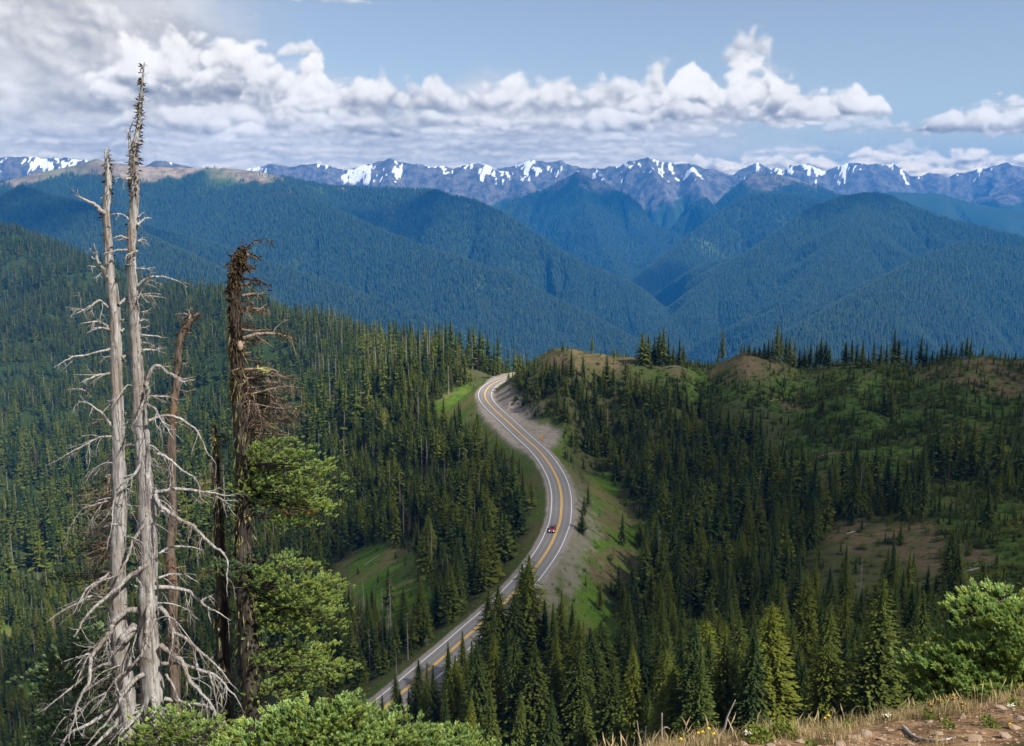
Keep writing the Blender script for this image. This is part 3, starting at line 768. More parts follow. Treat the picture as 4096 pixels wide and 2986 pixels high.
def mat_cloud():
    t = NT("cloud_white")
    d = t.n('ShaderNodeBsdfDiffuse'); d.inputs[0].default_value = (0.85, 0.85, 0.86, 1)
    tr = t.n('ShaderNodeBsdfTransparent'); m = t.n('ShaderNodeMixShader'); m.inputs[0].default_value = 0.09      # thin mist, denser where more of it lies along the ray
    t.l(tr.outputs[0], m.inputs[1]); t.l(d.outputs[0], m.inputs[2]); t.l(m.outputs[0], t.out.inputs['Surface'])
    return t.mat
M_CLOUD = mat_cloud()
def cloud(target, size, height, seed, label):
    """fair weather cloud drifting above the valley; target = ground its shadow lies on"""
    t = (height - target[2]) / SUN_DIR.z
    c = Vector(target) + SUN_DIR * t
    rng = random.Random(seed)
    bm = bmesh.new()
    n = 70
    for i in range(n):
        u = rng.uniform(0, 2 * math.pi); r = math.sqrt(rng.random()) * 0.82
        px, py = r * math.cos(u) * size[0], r * math.sin(u) * size[1]
        s = min(size) * rng.uniform(0.28, 0.46) * (1.1 - 0.45 * r)
        m = Matrix.Translation((px, py, s * 0.42 + rng.uniform(0, 0.10) * min(size))) @ Matrix.Diagonal((s, s, s * 0.62, 1))
        bmesh.ops.create_icosphere(bm, subdivisions=3, radius=1.0, matrix=m)
    co = np.array([v.co[:] for v in bm.verts])
    k = min(size)
    dx = fbm(co[:, 0] / (k * .22) + seed, co[:, 1] / (k * .22) + co[:, 2] / (k * .2), 4, seed) * k * 0.09
    dy = fbm(co[:, 0] / (k * .22) + 50, co[:, 1] / (k * .22) - co[:, 2] / (k * .2), 4, seed + 5) * k * 0.09
    for v, a, b in zip(bm.verts, dx, dy):
        v.co.x += a; v.co.y += b; v.co.z = max(v.co.z + 0.5 * (a + b), -0.02 * k)
    me = bpy.data.meshes.new("cloud"); bm.to_mesh(me); bm.free()
    me.polygons.foreach_set('use_smooth', np.ones(len(me.polygons), bool))
    me.materials.append(M_CLOUD)
    o = bpy.data.objects.new("cloud", me); COL.objects.link(o)
    o.location = c
    tag(o, label, "cloud", kind='stuff')
cloud((140, 290, -90), (340, 215), 1300, 11, "white cloud whose shadow lies over the road and the wooded bowl")
cloud((1300 * MS, 5000 * MS, -200), (700 * MS, 300 * MS), 2300, 12, "white cloud shading the blue mountain right of the valley")
cloud((650 * MS, 7200 * MS, -80), (600 * MS, 300 * MS), 3600, 13, "white cloud shading the pyramid mountain at the valley head")
cloud((-450 * MS, 4950 * MS, -200), (700 * MS, 240 * MS), 2700, 14, "white cloud shading the long forested range")
cloud((-1750 * MS, 3900 * MS, -250), (650 * MS, 330 * MS), 2300, 15, "white cloud shading the far left ridges")
# ------------------------------------------------------------------ road
def mat_asphalt():
    t = NT("asphalt"); P = t.pos()
    lane = t.attr('lane')
    n = t.noise(P, 3.0, 5, 0.7); n2 = t.noise(P, 0.12, 4, 0.6)
    c = t.mix(t.remap(n, .3, .7), (0.19, 0.18, 0.176), (0.235, 0.22, 0.212))
    c = t.mix(t.math('MULTIPLY', t.remap(n2, .4, .65), 0.5), c, (0.255, 0.235, 0.22))
    c = t.mix(t.math('MULTIPLY', lane, 0.75), c, (0.155, 0.15, 0.149))          # rubber-darkened wheel tracks
    t.bsdf(c, 0.85, 0.25, t.bump(n, 0.25, 0.02))
    return t.mat
def mat_paint(name, col):
    t = NT(name); P = t.pos()
    n = t.noise(P, 1.3, 4, 0.7)
    c = t.mix(t.remap(n, .55, .8), col, tuple(v * 0.62 + 0.03 for v in col))
    t.bsdf(c, 0.7, 0.3)
    return t.mat
M_ASPHALT = mat_asphalt(); M_WHITE = mat_paint("white_road_paint", (0.80, 0.80, 0.78)); M_YELLOW = mat_paint("yellow_road_paint", (0.85, 0.46, 0.02))
ROAD_TOP = ROAD_Z + 0.02
def road_z(off): return ROAD_TOP + 0.07 * (1 - abs(off) / HALF)
def strip(name, offs, lift, mat, parent=None, skirt=0.0):
    n = len(ROAD); k = len(offs)
    V = []
    for i in range(n):
        for o_ in offs:
            V.append((ROAD[i, 0] + ROAD_N[i, 0] * o_, ROAD[i, 1] + ROAD_N[i, 1] * o_, road_z(o_) + lift))
    F = [(i * k + j, i * k + j + 1, (i + 1) * k + j + 1, (i + 1) * k + j) for i in range(n - 1) for j in range(k - 1)]
    if skirt:
        b = len(V)
        for i in range(n):
            V.append((ROAD[i, 0] + ROAD_N[i, 0] * (offs[0] - .25), ROAD[i, 1] + ROAD_N[i, 1] * (offs[0] - .25), ROAD_TOP - skirt))
            V.append((ROAD[i, 0] + ROAD_N[i, 0] * (offs[-1] + .25), ROAD[i, 1] + ROAD_N[i, 1] * (offs[-1] + .25), ROAD_TOP - skirt))
        for i in range(n - 1):
            F.append((b + 2 * i, i * k, (i + 1) * k, b + 2 * i + 2))
            F.append((i * k + k - 1, b + 2 * i + 1, b + 2 * i + 3, (i + 1) * k + k - 1))
    o = mesh_obj(name, V, F, mat, parent)
    return o
_offs = np.linspace(-HALF, HALF, 33)
road = strip("road", list(_offs), 0.0, M_ASPHALT, skirt=0.35)
road['kind'] = 'structure'
_la = np.zeros(len(road.data.vertices), np.float32)
_prof = np.max([np.exp(-((_offs - q) / 0.42) ** 2) for q in (-2.45, -0.95, 0.95, 2.45)], axis=0)
_la[:len(ROAD) * 33] = np.tile(_prof, len(ROAD))
_at = road.data.attributes.new('lane', 'FLOAT', 'POINT'); _at.data.foreach_set('value', _la)
strip("edge_line", [-3.43, -3.24], 0.008, M_WHITE, road)
strip("edge_line", [3.24, 3.43], 0.008, M_WHITE, road)
strip("centre_line", [-0.30, -0.09], 0.008, M_YELLOW, road)
strip("centre_line", [0.09, 0.30], 0.008, M_YELLOW, road)
# ------------------------------------------------------------------ conifers
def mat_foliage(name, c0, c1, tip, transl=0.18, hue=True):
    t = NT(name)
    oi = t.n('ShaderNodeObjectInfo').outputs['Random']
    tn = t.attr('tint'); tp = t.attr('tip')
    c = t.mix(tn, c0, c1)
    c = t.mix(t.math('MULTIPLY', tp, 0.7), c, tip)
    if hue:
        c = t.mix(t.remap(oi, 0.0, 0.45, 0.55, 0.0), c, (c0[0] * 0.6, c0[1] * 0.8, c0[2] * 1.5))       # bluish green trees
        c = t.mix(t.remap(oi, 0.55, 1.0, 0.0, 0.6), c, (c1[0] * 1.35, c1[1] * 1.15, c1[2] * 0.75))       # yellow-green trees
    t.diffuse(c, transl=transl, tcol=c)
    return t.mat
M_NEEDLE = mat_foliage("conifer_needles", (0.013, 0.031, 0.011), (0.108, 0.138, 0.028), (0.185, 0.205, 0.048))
M_NEEDLE_DRY = mat_foliage("dry_conifer_needles", (0.07, 0.045, 0.028), (0.11, 0.075, 0.045), (0.12, 0.09, 0.06), hue=False)
M_NEEDLE_FAR = mat_foliage("far_conifer_needles", (0.012, 0.028, 0.020), (0.042, 0.066, 0.036), (0.05, 0.075, 0.035), transl=0.0)
def mat_bark(name, c0, c1, sc=6.0):
    t = NT(name); P = t.objco()
    v = t.scale(P, (1.0, 1.0, 0.22))
    n = t.noise(v, sc, 6, 0.7); n2 = t.noise(P, sc * 0.35, 4, 0.6)
    c = t.mix(t.remap(n, .3, .7), c0, c1)
    c = t.mix(t.math('MULTIPLY', t.remap(n2, .5, .7), 0.5), c, tuple(q * 0.55 for q in c0))
    t.bsdf(c, 0.9, 0.1, t.bump(n, 0.8, 0.02))
    return t.mat
M_BARK = mat_bark("conifer_bark", (0.07, 0.055, 0.045), (0.15, 0.125, 0.105), 2.0)
M_DEADWOOD = mat_bark("grey_dead_wood", (0.20, 0.175, 0.155), (0.36, 0.33, 0.30), 2.0)

def tri_mesh(name, V, F, attrs, mat):
    """mesh from arrays; faces are triangles or quads of equal size"""
    me = bpy.data.meshes.new(name)
    V = np.asarray(V, np.float32); F = np.asarray(F, np.int32)
    me.vertices.add(len(V)); me.vertices.foreach_set('co', V.ravel())
    me.loops.add(F.size); me.loops.foreach_set('vertex_index', F.ravel())
    me.polygons.add(len(F)); me.polygons.foreach_set('loop_start', (np.arange(len(F)) * F.shape[1]).astype(np.int32))
    me.update(calc_edges=True)
    for k, a in (attrs or {}).items():
        at = me.attributes.new(k, 'FLOAT', 'POINT'); at.data.foreach_set('value', np.asarray(a, np.float32))
    for m in (mat if isinstance(mat, list) else [mat]): me.materials.append(m)
    return me

def crown_arrays(rng, levels, per, sprays, H=1.0, rad=0.15, low=0.06, size=1.0, droop=0.35, shape=0.8, gap=0.0, onesided=None):
    """needle sprays as folded kites set along drooping branches"""
    V, F, T, TP = [], [], [], []
    def kite(p, d, up, L, W, tint, tip):
        s = np.cross(d, up); n = np.linalg.norm(s)
        if n < 1e-6: return
        s /= n
        b = len(V)
        mid = p + d * L * 0.55
        sag = up * (-0.10 * L)
        V.extend([p, mid + s * W + sag, p + d * L, mid - s * W + sag])
        F.append((b, b + 1, b + 2, b + 3))
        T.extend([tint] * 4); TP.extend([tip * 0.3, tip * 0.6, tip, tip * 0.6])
    for li in range(levels):
        t = low + (0.985 - low) * (li + rng.uniform(0, 0.8)) / levels
        prof = (1 - (t - low) / (1 - low)) ** shape
        base_r = rad * prof * (1.0 if t > low + 0.08 else 0.75) + 0.006
        k = max(3, int(round(per * (0.45 + 0.55 * prof))))
        ph = rng.uniform(0, 6.28)
        for j in range(k):
            if gap and rng.random() < gap: continue
            an = ph + 6.283 * j / k + rng.uniform(-0.35, 0.35)
            if onesided is not None and math.cos(an - onesided) < rng.uniform(-1.4, 0.1): continue
            L = base_r * rng.uniform(0.62, 1.22)
            out = np.array([math.cos(an), math.sin(an), 0.0])
            dr = droop * rng.uniform(0.5, 1.4) * (0.35 + 0.65 * prof) - 0.10 * (1 - prof)
            ns = sprays if prof > 0.25 else max(1, sprays - 1)
            for q in range(ns):
                f = (q + 0.35 + rng.uniform(-.1, .25)) / ns
                p = np.array([0, 0, t * H]) + out * L * f * 0.86 + np.array([0, 0, -dr * L * f * f])
                sp = rng.uniform(-0.75, 0.75) if ns > 1 else rng.uniform(-0.25, 0.25)
                c, s = math.cos(sp), math.sin(sp)
                d = np.array([out[0] * c - out[1] * s, out[0] * s + out[1] * c, -dr * f * 1.2 + rng.uniform(-0.15, 0.30)])
                d /= np.linalg.norm(d)
                up = np.array([rng.uniform(-.45, .45), rng.uniform(-.45, .45), 1.0])
                l = max(L * rng.uniform(0.42, 0.62) * (1.25 if ns == 1 else 1.0), 0.012) * size
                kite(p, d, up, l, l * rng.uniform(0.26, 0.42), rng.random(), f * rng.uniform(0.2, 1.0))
    # leader
    for q in range(4):
        an = q * 1.57 + 0.3
        kite(np.array([0, 0, 0.955 * H]), np.array([0.12 * math.cos(an), 0.12 * math.sin(an), 1.0]), np.array([math.cos(an), math.sin(an), 0]), 0.05 * H, 0.007 * H, 0.5, 0.5)
    return V, F, T, TP
def core_arrays(rng, rad, low, H=1.0, sides=7, rings=6, shape=0.8):
    """the dense twiggy inside of the crown"""
    V, F, T = [], [], []
    for i in range(rings + 1):
        t = low + 0.05 + (0.95 - low) * i / rings
        r = rad * 0.40 * max(0.0, (1 - (t - low) / (1 - low))) ** shape
        for j in range(sides):
            a = 6.283 * j / sides + i * 0.4
            rr = r * rng.uniform(0.65, 1.3)
            V.append((rr * math.cos(a), rr * math.sin(a), t * H + rng.uniform(-.012, .012)))
    for i in range(rings):
        for j in range(sides):
            F.append((i * sides + j, i * sides + (j + 1) % sides, (i + 1) * sides + (j + 1) % sides, (i + 1) * sides + j))
    return V, F
def crown_mesh(name, seed, levels, per, sprays, mat=None, rad=0.15, low=0.06, size=1.0, droop=0.35, shape=0.8, gap=0.0, core=True):
    rng = random.Random(seed)
    V, F, T, TP = crown_arrays(rng, levels, per, sprays, 1.0, rad, low, size, droop, shape, gap)
    if core:
        v, f = core_arrays(rng, rad, low, shape=shape)
        b = len(V); V = list(V) + [np.array(q) for q in v]; F = F + [tuple(x + b for x in q) for q in f]
        T = T + [rng.random() * 0.5 for _ in v]; TP = TP + [0.0] * len(v)
    return tri_mesh(name, np.array(V), F, {'tint': T, 'tip': TP}, mat or M_NEEDLE)
def trunk_mesh(name, seed, r=0.016, sides=7, top=0.97, twigs=0, mat=None, twig_lo=0.05, twig_hi=0.9, twig_len=0.06):
    rng = random.Random(seed)
    V, F = [], []
    rings = 7
    for i in range(rings + 1):
        t = i / rings * top - 0.03
        rr = r * (1 - 0.93 * i / rings) * (1.25 if i == 0 else 1)
        for j in range(sides):
            a = 6.283 * j / sides
            V.append((rr * math.cos(a), rr * math.sin(a), t))
    for i in range(rings):
        for j in range(sides):
            F.append((i * sides + j, i * sides + (j + 1) % sides, (i + 1) * sides + (j + 1) % sides, (i + 1) * sides + j))
    for k in range(twigs):
        t = rng.uniform(twig_lo, twig_hi); a = rng.uniform(0, 6.283); L = twig_len * rng.uniform(0.4, 1.3) * (1.15 - t * 0.7)
        w = 0.0016
        p = np.array([0, 0, t]); e = p + np.array([math.cos(a), math.sin(a), rng.uniform(-0.75, 0.1)]) * L
        s = np.array([-math.sin(a), math.cos(a), 0]) * w; u = np.array([0, 0, w])
        b = len(V)
        V.extend([p + s, p - s * 0.5 + u, p - s * 0.5 - u, e])
        F.append((b, b + 1, b + 3, b + 3)); F.append((b + 1, b + 2, b + 3, b + 3)); F.append((b + 2, b, b + 3, b + 3))
    Q = [f for f in F]
    me = bpy.data.meshes.new(name)
    me.from_pydata([tuple(v) for v in V], [], [tuple(dict.fromkeys(f)) for f in Q])
    me.materials.append(mat or M_BARK)
    return me

# crown shapes (unit height); big ones for the trees built singly, lighter ones for the mass
SPECS = [dict(rad=0.175, low=0.05, droop=0.30, shape=0.75), dict(rad=0.150, low=0.10, droop=0.40, shape=0.66), dict(rad=0.200, low=0.03, droop=0.28, shape=0.85),
         dict(rad=0.150, low=0.10, droop=0.42, shape=0.62, gap=0.30), dict(rad=0.190, low=0.08, droop=0.35, shape=0.55, gap=0.22),
         dict(rad=0.130, low=0.16, droop=0.45, shape=0.58, gap=0.12), dict(rad=0.165, low=0.07, droop=0.38, shape=0.70, gap=0.08), dict(rad=0.145, low=0.05, droop=0.30, shape=0.80)]
SPECS = SPECS[:3] + SPECS[5:] + SPECS[3:5]
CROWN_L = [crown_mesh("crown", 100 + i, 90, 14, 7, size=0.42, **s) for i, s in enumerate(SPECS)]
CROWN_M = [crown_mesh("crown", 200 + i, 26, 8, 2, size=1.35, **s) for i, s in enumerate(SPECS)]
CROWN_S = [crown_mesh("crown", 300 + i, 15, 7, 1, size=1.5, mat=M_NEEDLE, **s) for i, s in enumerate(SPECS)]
CROWN_DRY = [crown_mesh("crown", 400 + i, 22, 6, 2, mat=M_NEEDLE_DRY, rad=0.09, low=0.2, gap=0.35, core=False) for i in range(2)]
TRUNK = [trunk_mesh("trunk", 500 + i, twigs=50, twig_hi=0.4) for i in range(3)]
TRUNK_DEAD = [trunk_mesh("trunk", 520 + i, r=0.013, twigs=110, mat=M_DEADWOOD, twig_lo=0.25, twig_hi=0.97) for i in range(3)]

# ---- where trees stand
TREES = []          # x, y, z, height, spin, kind, zone     kind: 0..5 live shapes, 6 dry, 7 dead
def on_ground(px, py, Yguess=None):
    """where the sight line of a layout mark meets the ground"""
    a, e = pix_ae(px, py)
    Ys = np.exp(np.linspace(math.log(100), math.log(3500), 1500))
    d = height_at(a * Ys, Ys) - e * Ys
    near = Ys < 640
    if (d[near] > 0).any(): k = np.argmax(d > 0)
    elif Yguess is None: k = np.argmax(np.where((Ys > 300) & near, d, -1e9))       # just over a crest: take the crest
    Y = Ys[k]
    return a * Y, Y, float(height_at(np.array([a * Y]), np.array([Y]))[0])
rs = np.random.RandomState(7)
def add_tree(px, py, hpx=None, h=None, kind=None, zone=''):
    """tree with its foot at a layout mark; hpx = how tall it stands in the layout"""
    X, Y, Z = on_ground(px, py)
    if h is None:
        h = hpx / FPX * (Y * CP - Z * SP) / (CP * 0.985)
    TREES.append([X, Y, Z, h, rs.uniform(0, 6.28), rs.randint(0, 6) if kind is None else kind, zone])
def add_tip(px, py, Y, h, kind=None, zone=''):
    """tree whose tip shows at a layout mark, at a given distance"""
    a, e = pix_ae(px, py)
    X = a * Y; Z = float(height_at(np.array([X]), np.array([Y]))[0])
    hh = e * Y - Z
    if hh < 4: hh = h
    TREES.append([X, Y, Z, min(hh, h * 1.5), rs.uniform(0, 6.28), rs.randint(0, 6) if kind is None else kind, zone])
# trees along the skyline of the knoll (foot x, foot y, height in layout units)
for (x, y, hp) in [(563, 351, 9), (592, 353, 15), (614, 357, 9), (539, 354, 5), (549, 350, 4), (642, 363, 27), (648, 363, 24), (654, 362, 22), (659, 362, 26), (663, 364, 34), (668, 362, 24), (673, 364, 18), (679, 364, 22), (683, 363, 16),
                   (722, 362, 29), (718, 362, 9), (741, 353, 9), (744, 353, 10), (749, 354, 9), (754, 355, 8), (759, 355, 9), (764, 358, 14), (768, 358, 18), (772, 358, 17), (776, 363, 34), (780, 362, 27), (785, 361, 22), (789, 362, 24), (794, 361, 26),
                   (799, 362, 19), (804, 362, 21), (810, 363, 24), (816, 364, 22), (820, 364, 26), (825, 364, 22), (829, 364, 16), (845, 364, 20), (851, 365, 22), (856, 364, 18), (862, 367, 23), (868, 367, 14), (873, 365, 21), (880, 365, 19), (886, 364, 18), (893, 363, 31), (898, 363, 23),
                   (906, 363, 18), (911, 363, 20), (920, 362, 26), (926, 361, 20), (932, 360, 14), (937, 360, 12), (941, 359, 17), (946, 359, 19), (951, 358, 14), (956, 358, 12), (961, 358, 16), (966, 357, 20), (970, 357, 18), (978, 357, 4)]:
    add_tree(x, y + 1.0, hpx=hp * 1.2, zone='skyline')
# trees on the outside of the road bend
for (x, y, hp, kd) in [(449, 372, 23, 1), (455, 371, 18, 3), (460, 371, 16, 6), (466, 370, 20, 3), (470, 369, 22, 6), (474, 368, 17, 3), (478, 367, 19, 6), (482, 366, 18, 3), (487, 365, 20, 1), (491, 365, 16, 6), (494, 364, 19, 3), (498, 364, 20, 1), (502, 366, 12, 3), (443, 374, 15, 4), (436, 380, 20, 1), (430, 384, 22, 3)]:
    add_tree(x, y, hpx=hp, kind=kd, zone='bend')
# single trees in the bowl and beside the road
for (x, y, hp, kd) in [(890, 416, 37, 2), (883, 414, 24, 2), (822, 412, 22, 4), (582, 534, 26, 2), (588, 508, 24, 1), (584, 515, 20, 0), (640, 546, 30, 2), (622, 546, 34, 1), (618, 598, 34, 0), (600, 610, 26, 4), (986, 526, 38, 2), (975, 520, 24, 0), (998, 502, 30, 1), (1005, 490, 24, 1),
                       (947, 470, 48, 1), (936, 475, 40, 0), (958, 480, 34, 2), (1018, 475, 38, 1), (900, 545, 22, 2), (690, 602, 34, 7), (694, 604, 36, 7), (700, 604, 30, 7), (715, 622, 52, 0), (740, 600, 70, 2), (752, 604, 60, 2), (330, 665, 60, 3), (353, 640, 44, 1), (389, 612, 46, 1), (391, 640, 66, 7), (358, 575, 10, 2), (348, 605, 12, 2), (353, 602, 12, 2), (340, 560, 24, 2),
                       (370, 672, 46, 7), (362, 650, 38, 7), (378, 660, 40, 7), (397, 690, 42, 7), (408, 660, 50, 7), (312, 650, 64, 7), (322, 640, 70, 7), (443, 600, 44, 7), (448, 602, 50, 7), (455, 596, 40, 7), (462, 598, 52, 7), (470, 590, 44, 7), (436, 596, 40, 3)]:
    add_tree(x, y, hpx=hp, kind=kd, zone='single')
# tall trees on the slope in front of the road: tip x, y, distance, height
for (x, y, Y, h, kd) in [(300, 690, 165, 16, 0), (312, 700, 160, 15, 1), (325, 695, 168, 16, 3), (336, 702, 160, 15, 0), (347, 706, 156, 14, 1), (357, 692, 172, 15, 4), (366, 705, 160, 14, 0), (374, 698, 168, 14, 3), (385, 712, 152, 13, 1), (395, 715, 150, 13, 0), (405, 712, 150, 14, 2), (350, 722, 140, 14, 1), (372, 728, 138, 13, 0), (392, 732, 132, 13, 2), (415, 722, 138, 14, 0), (430, 715, 140, 15, 1), (382, 694, 176, 13, 3), (396, 672, 178, 16, 1), (400, 690, 172, 11, 3), (409, 688, 170, 12, 4), (417, 659, 168, 17, 1), (426, 662, 164, 17, 5), (433, 664, 160, 17, 5), (449, 642, 166, 19, 1), (455, 655, 158, 18, 0), (463, 630, 176, 15, 2), (470, 640, 166, 16, 0),
                         (486, 588, 186, 19, 1), (492, 595, 180, 17, 3), (500, 574, 184, 20, 1), (508, 615, 170, 16, 0), (516, 578, 182, 19, 0), (523, 560, 190, 22, 3), (528, 556, 186, 24, 1), (535, 580, 184, 18, 3), (547, 590, 184, 18, 1), (555, 600, 176, 18, 0), (563, 592, 180, 20, 1), (570, 604, 176, 18, 1), (577, 620, 170, 16, 4),
                         (478, 640, 150, 18, 0), (497, 632, 152, 20, 1), (515, 636, 150, 20, 0), (535, 640, 148, 21, 2), (556, 630, 150, 21, 0), (577, 640, 146, 20, 1), (592, 628, 152, 20, 3), (602, 620, 165, 18, 0), (612, 655, 142, 18, 2), (630, 620, 156, 22, 0), (645, 625, 152, 20, 1),
                         (663, 597, 158, 26, 0), (680, 625, 150, 22, 2), (693, 618, 156, 22, 1), (700, 640, 145, 20, 2), (722, 610, 156, 22, 4), (740, 615, 152, 22, 0), (755, 620, 148, 21, 1), (781, 578, 148, 28, 1), (805, 570, 146, 30, 0), (825, 610, 148, 22, 1), (842, 608, 150, 22, 4), (862, 650, 132, 16, 0), (870, 612, 146, 22, 2), (888, 620, 142, 22, 1),
                         (905, 605, 142, 24, 0), (915, 585, 140, 26, 4), (935, 590, 138, 24, 0), (955, 600, 130, 22, 1), (985, 570, 128, 22, 5), (1000, 565, 128, 22, 5), (1015, 590, 120, 20, 0), (960, 545, 170, 24, 4), (890, 660, 118, 16, 2), (912, 650, 112, 14, 2), (735, 690, 100, 12, 2), (832, 655, 126, 18, 0), (945, 640, 112, 16, 1),
                         (650, 690, 118, 16, 0), (620, 700, 112, 14, 1), (585, 690, 122, 16, 0), (550, 690, 118, 17, 2), (520, 690, 120, 17, 1), (490, 685, 128, 17, 0), (470, 695, 126, 15, 3), (445, 690, 138, 15, 5), (690, 700, 112, 16, 1), (770, 680, 116, 18, 0), (800, 690, 108, 15, 1), (850, 690, 104, 13, 0), (715, 650, 128, 19, 0), (668, 660, 130, 18, 4)]:
    add_tip(x, y, Y, h, kind=kd, zone='front')

for _ in range(70):
    a_ = rs.uniform(0.08, 0.46); Y_ = rs.uniform(108, 178); h_ = rs.uniform(12, 25)
    Z_ = float(height_at(np.array([a_ * Y_]), np.array([Y_]))[0])
    tu, tv = project(a_ * Y_, Y_, Z_ + h_)
    if tv < np.interp(tu, [590, 640, 700, 800, 860, 930], [650, 610, 600, 585, 610, 600]): continue
    TREES.append([a_ * Y_, Y_, Z_, h_, rs.uniform(0, 6.28), rs.randint(0, 6), 'front'])

def scatter(n, a0, a1, y0, y1):
    """random plan positions inside a wedge, even per area"""
    u = rs.rand(n); Y = np.sqrt(y0 * y0 + u * (y1 * y1 - y0 * y0)); a = a0 + (a1 - a0) * rs.rand(n)
    return a * Y, Y
def grid_val(F, X, Y):
    a = X / Y; v = np.log(Y)
    j = np.clip(np.searchsorted(A_COL, a), 0, len(A_COL) - 1); i = np.clip(np.searchsorted(V_ROW, v), 0, len(V_ROW) - 1)
    return F[i, j]
def thin(X, Y, H, k):
    """drop trees that crowd each other"""
    cell = {}
    keep = []
    order = np.argsort(-H)
    for i in order:
        r = H[i] * k + 0.6
        c = (int(X[i] // 4), int(Y[i] // 4))
        ok = True
        for dx in (-1, 0, 1):
            for dy in (-1, 0, 1):
                for q in cell.get((c[0] + dx, c[1] + dy), ()):
                    if (X[q] - X[i]) ** 2 + (Y[q] - Y[i]) ** 2 < r * r: ok = False; break
        if ok:
            keep.append(i); cell.setdefault(c, []).append(i)
    return np.array(keep, int)
# layout density of the woods near the road
DENSE = [[(300, 400), (430, 372), (470, 380), (462, 410), (440, 440), (470, 430), (490, 428), (535, 470), (540, 500), (530, 550), (515, 575), (470, 612), (440, 635), (405, 600), (420, 560), (398, 545), (340, 560), (300, 600)],
         [(512, 405), (518, 372), (530, 366), (560, 372), (600, 378), (640, 385), (690, 400), (720, 420), (760, 440), (770, 470), (800, 480), (860, 490), (930, 495), (940, 525), (880, 520), (830, 532), (800, 560), (770, 610), (820, 625), (900, 600), (1030, 620), (1030, 680), (640, 720), (600, 610), (640, 600), (650, 545), (640, 515), (620, 490), (600, 470), (570, 450), (556, 430), (530, 418)],
         [(330, 610), (350, 620), (380, 645), (420, 640), (440, 640), (400, 680), (340, 700), (300, 700), (280, 600)], [(1000, 440), (1030, 430), (1030, 500), (990, 500)], [(925, 450), (960, 440), (985, 470), (990, 490), (930, 495)]]
def near_woods():
    X, Y = scatter(32000, -0.62, 0.72, 95, 640)
    Z = height_at(X, Y); U, V = project(X, Y, Z)
    dn = np.zeros(X.shape)
    for P in DENSE: dn = np.maximum(dn, px_poly(P, U, V, 5))
    op = np.zeros(X.shape)
    for P in OPEN: op = np.maximum(op, px_poly(P, U, V, 8))
    left = sstep(345, 300, U) * (Y > 150)
    hidden = hidden_drop(X, Y)
    dn = np.maximum(dn, left)
    dn = np.maximum(dn, 0.9 * (hidden > 1.0) * (Y < 620))
    dn = np.maximum(dn, 0.8 * (Y < 150) * (Y > 95))
    n = fbm(X / 24, Y / 24, 3, 901)
    d = dn * (0.75 + 0.5 * n) + op * 0.42 * sstep(-0.1, 0.3, n) + 0.05
    d *= 1 - np.maximum(grid_val(C_MEAD, X, Y), grid_val(C_BROWN, X, Y)) * 0.97
    d *= 1 - np.clip(grid_val(C_GRAV, X, Y), 0, 1)
    dist, side, bi = road_dist(X, Y)
    d *= sstep(9, 14, dist)
    for P in PULL_XY: d *= poly_sd(P, X, Y) > 4
    # keep the road open to the view from the hill: no tall trees just in front of it
    front = (Y < 330) & (U > 395) & (U < 640) & (V > 520)
    ok = rs.rand(len(X)) < d * 0.62
    # hand placed stand already covers the nearest slope
    ok &= ~((Y < 200) & (U > 380) & (U < 660))
    ok &= ~((U > 515) & (V < 373) & (Y < 620))
    ok &= ~((Y < 300) & (U < 292)) & ~((Y < 150) & (U < 420))
    H = (5.5 + 12.5 * rs.rand(len(X)) ** 1.35) * np.where(dn > 0.5, 1.0, 0.42) * np.where(op > 0.5, 0.55, 1.0)
    H = np.where((Y > 380) & (U > 500), H * 0.78, H); H = np.where((U < 480) & (V > 420), H * 1.1, H)
    H = np.where(Y < 150, H * 1.2, H)
    # nothing may stand in the way of the carriageway
    for s in np.linspace(0.25, 1.0, 4):
        uu, vv = project(X, Y, Z + H * s)
        e = pix_ae(uu, vv)[1]
        yy = ROAD_Z / np.minimum(e, -0.02); xx = pix_ae(uu, vv)[0] * yy
        m = (yy > Y + 2) & (yy < 560) & (Y < 460)
        dd = np.full(X.shape, 99.0)
        if m.any(): dd[m] = road_dist(xx[m], yy[m])[0]
        ok &= ~(m & (dd < 9.0))
    i = np.where(ok)[0]
    i = i[thin(X[i], Y[i], H[i], 0.13)]
    return X[i], Y[i], Z[i], H[i], U[i], V[i]
_X, _Y, _Z, _H, _U, _V = near_woods()
for k in range(len(_X)):
    r_ = rs.rand(); kd = rs.randint(0, 6)
    if _U[k] < 480 and r_ < 0.16: kd = 7 if r_ < 0.11 else 6
    elif r_ < 0.035: kd = 7 if r_ < 0.02 else 6
    TREES.append([_X[k], _Y[k], _Z[k], _H[k], rs.uniform(0, 6.28), kd, 'wood'])
print("near trees", len(TREES))

def tree_size(t):
    u, v = project(t[0], t[1], t[2] + t[3] * 0.6)
    if not (-5 < u < 1029 and v < 775): return 0.0
    hid = hidden_drop(np.array([t[0]]), np.array([t[1]]))[0]
    return max(t[3] - max(hid, 0), 0) / math.hypot(t[1], t[2])
_sz = np.array([tree_size(t) for t in TREES])
_hand = np.array([t[6] != 'wood' for t in TREES])
_order = np.argsort(-(_sz + 0.004 * _hand))
SINGLE = [TREES[i] for i in _order[:300]]
MASS = [TREES[i] for i in _order[300:]]

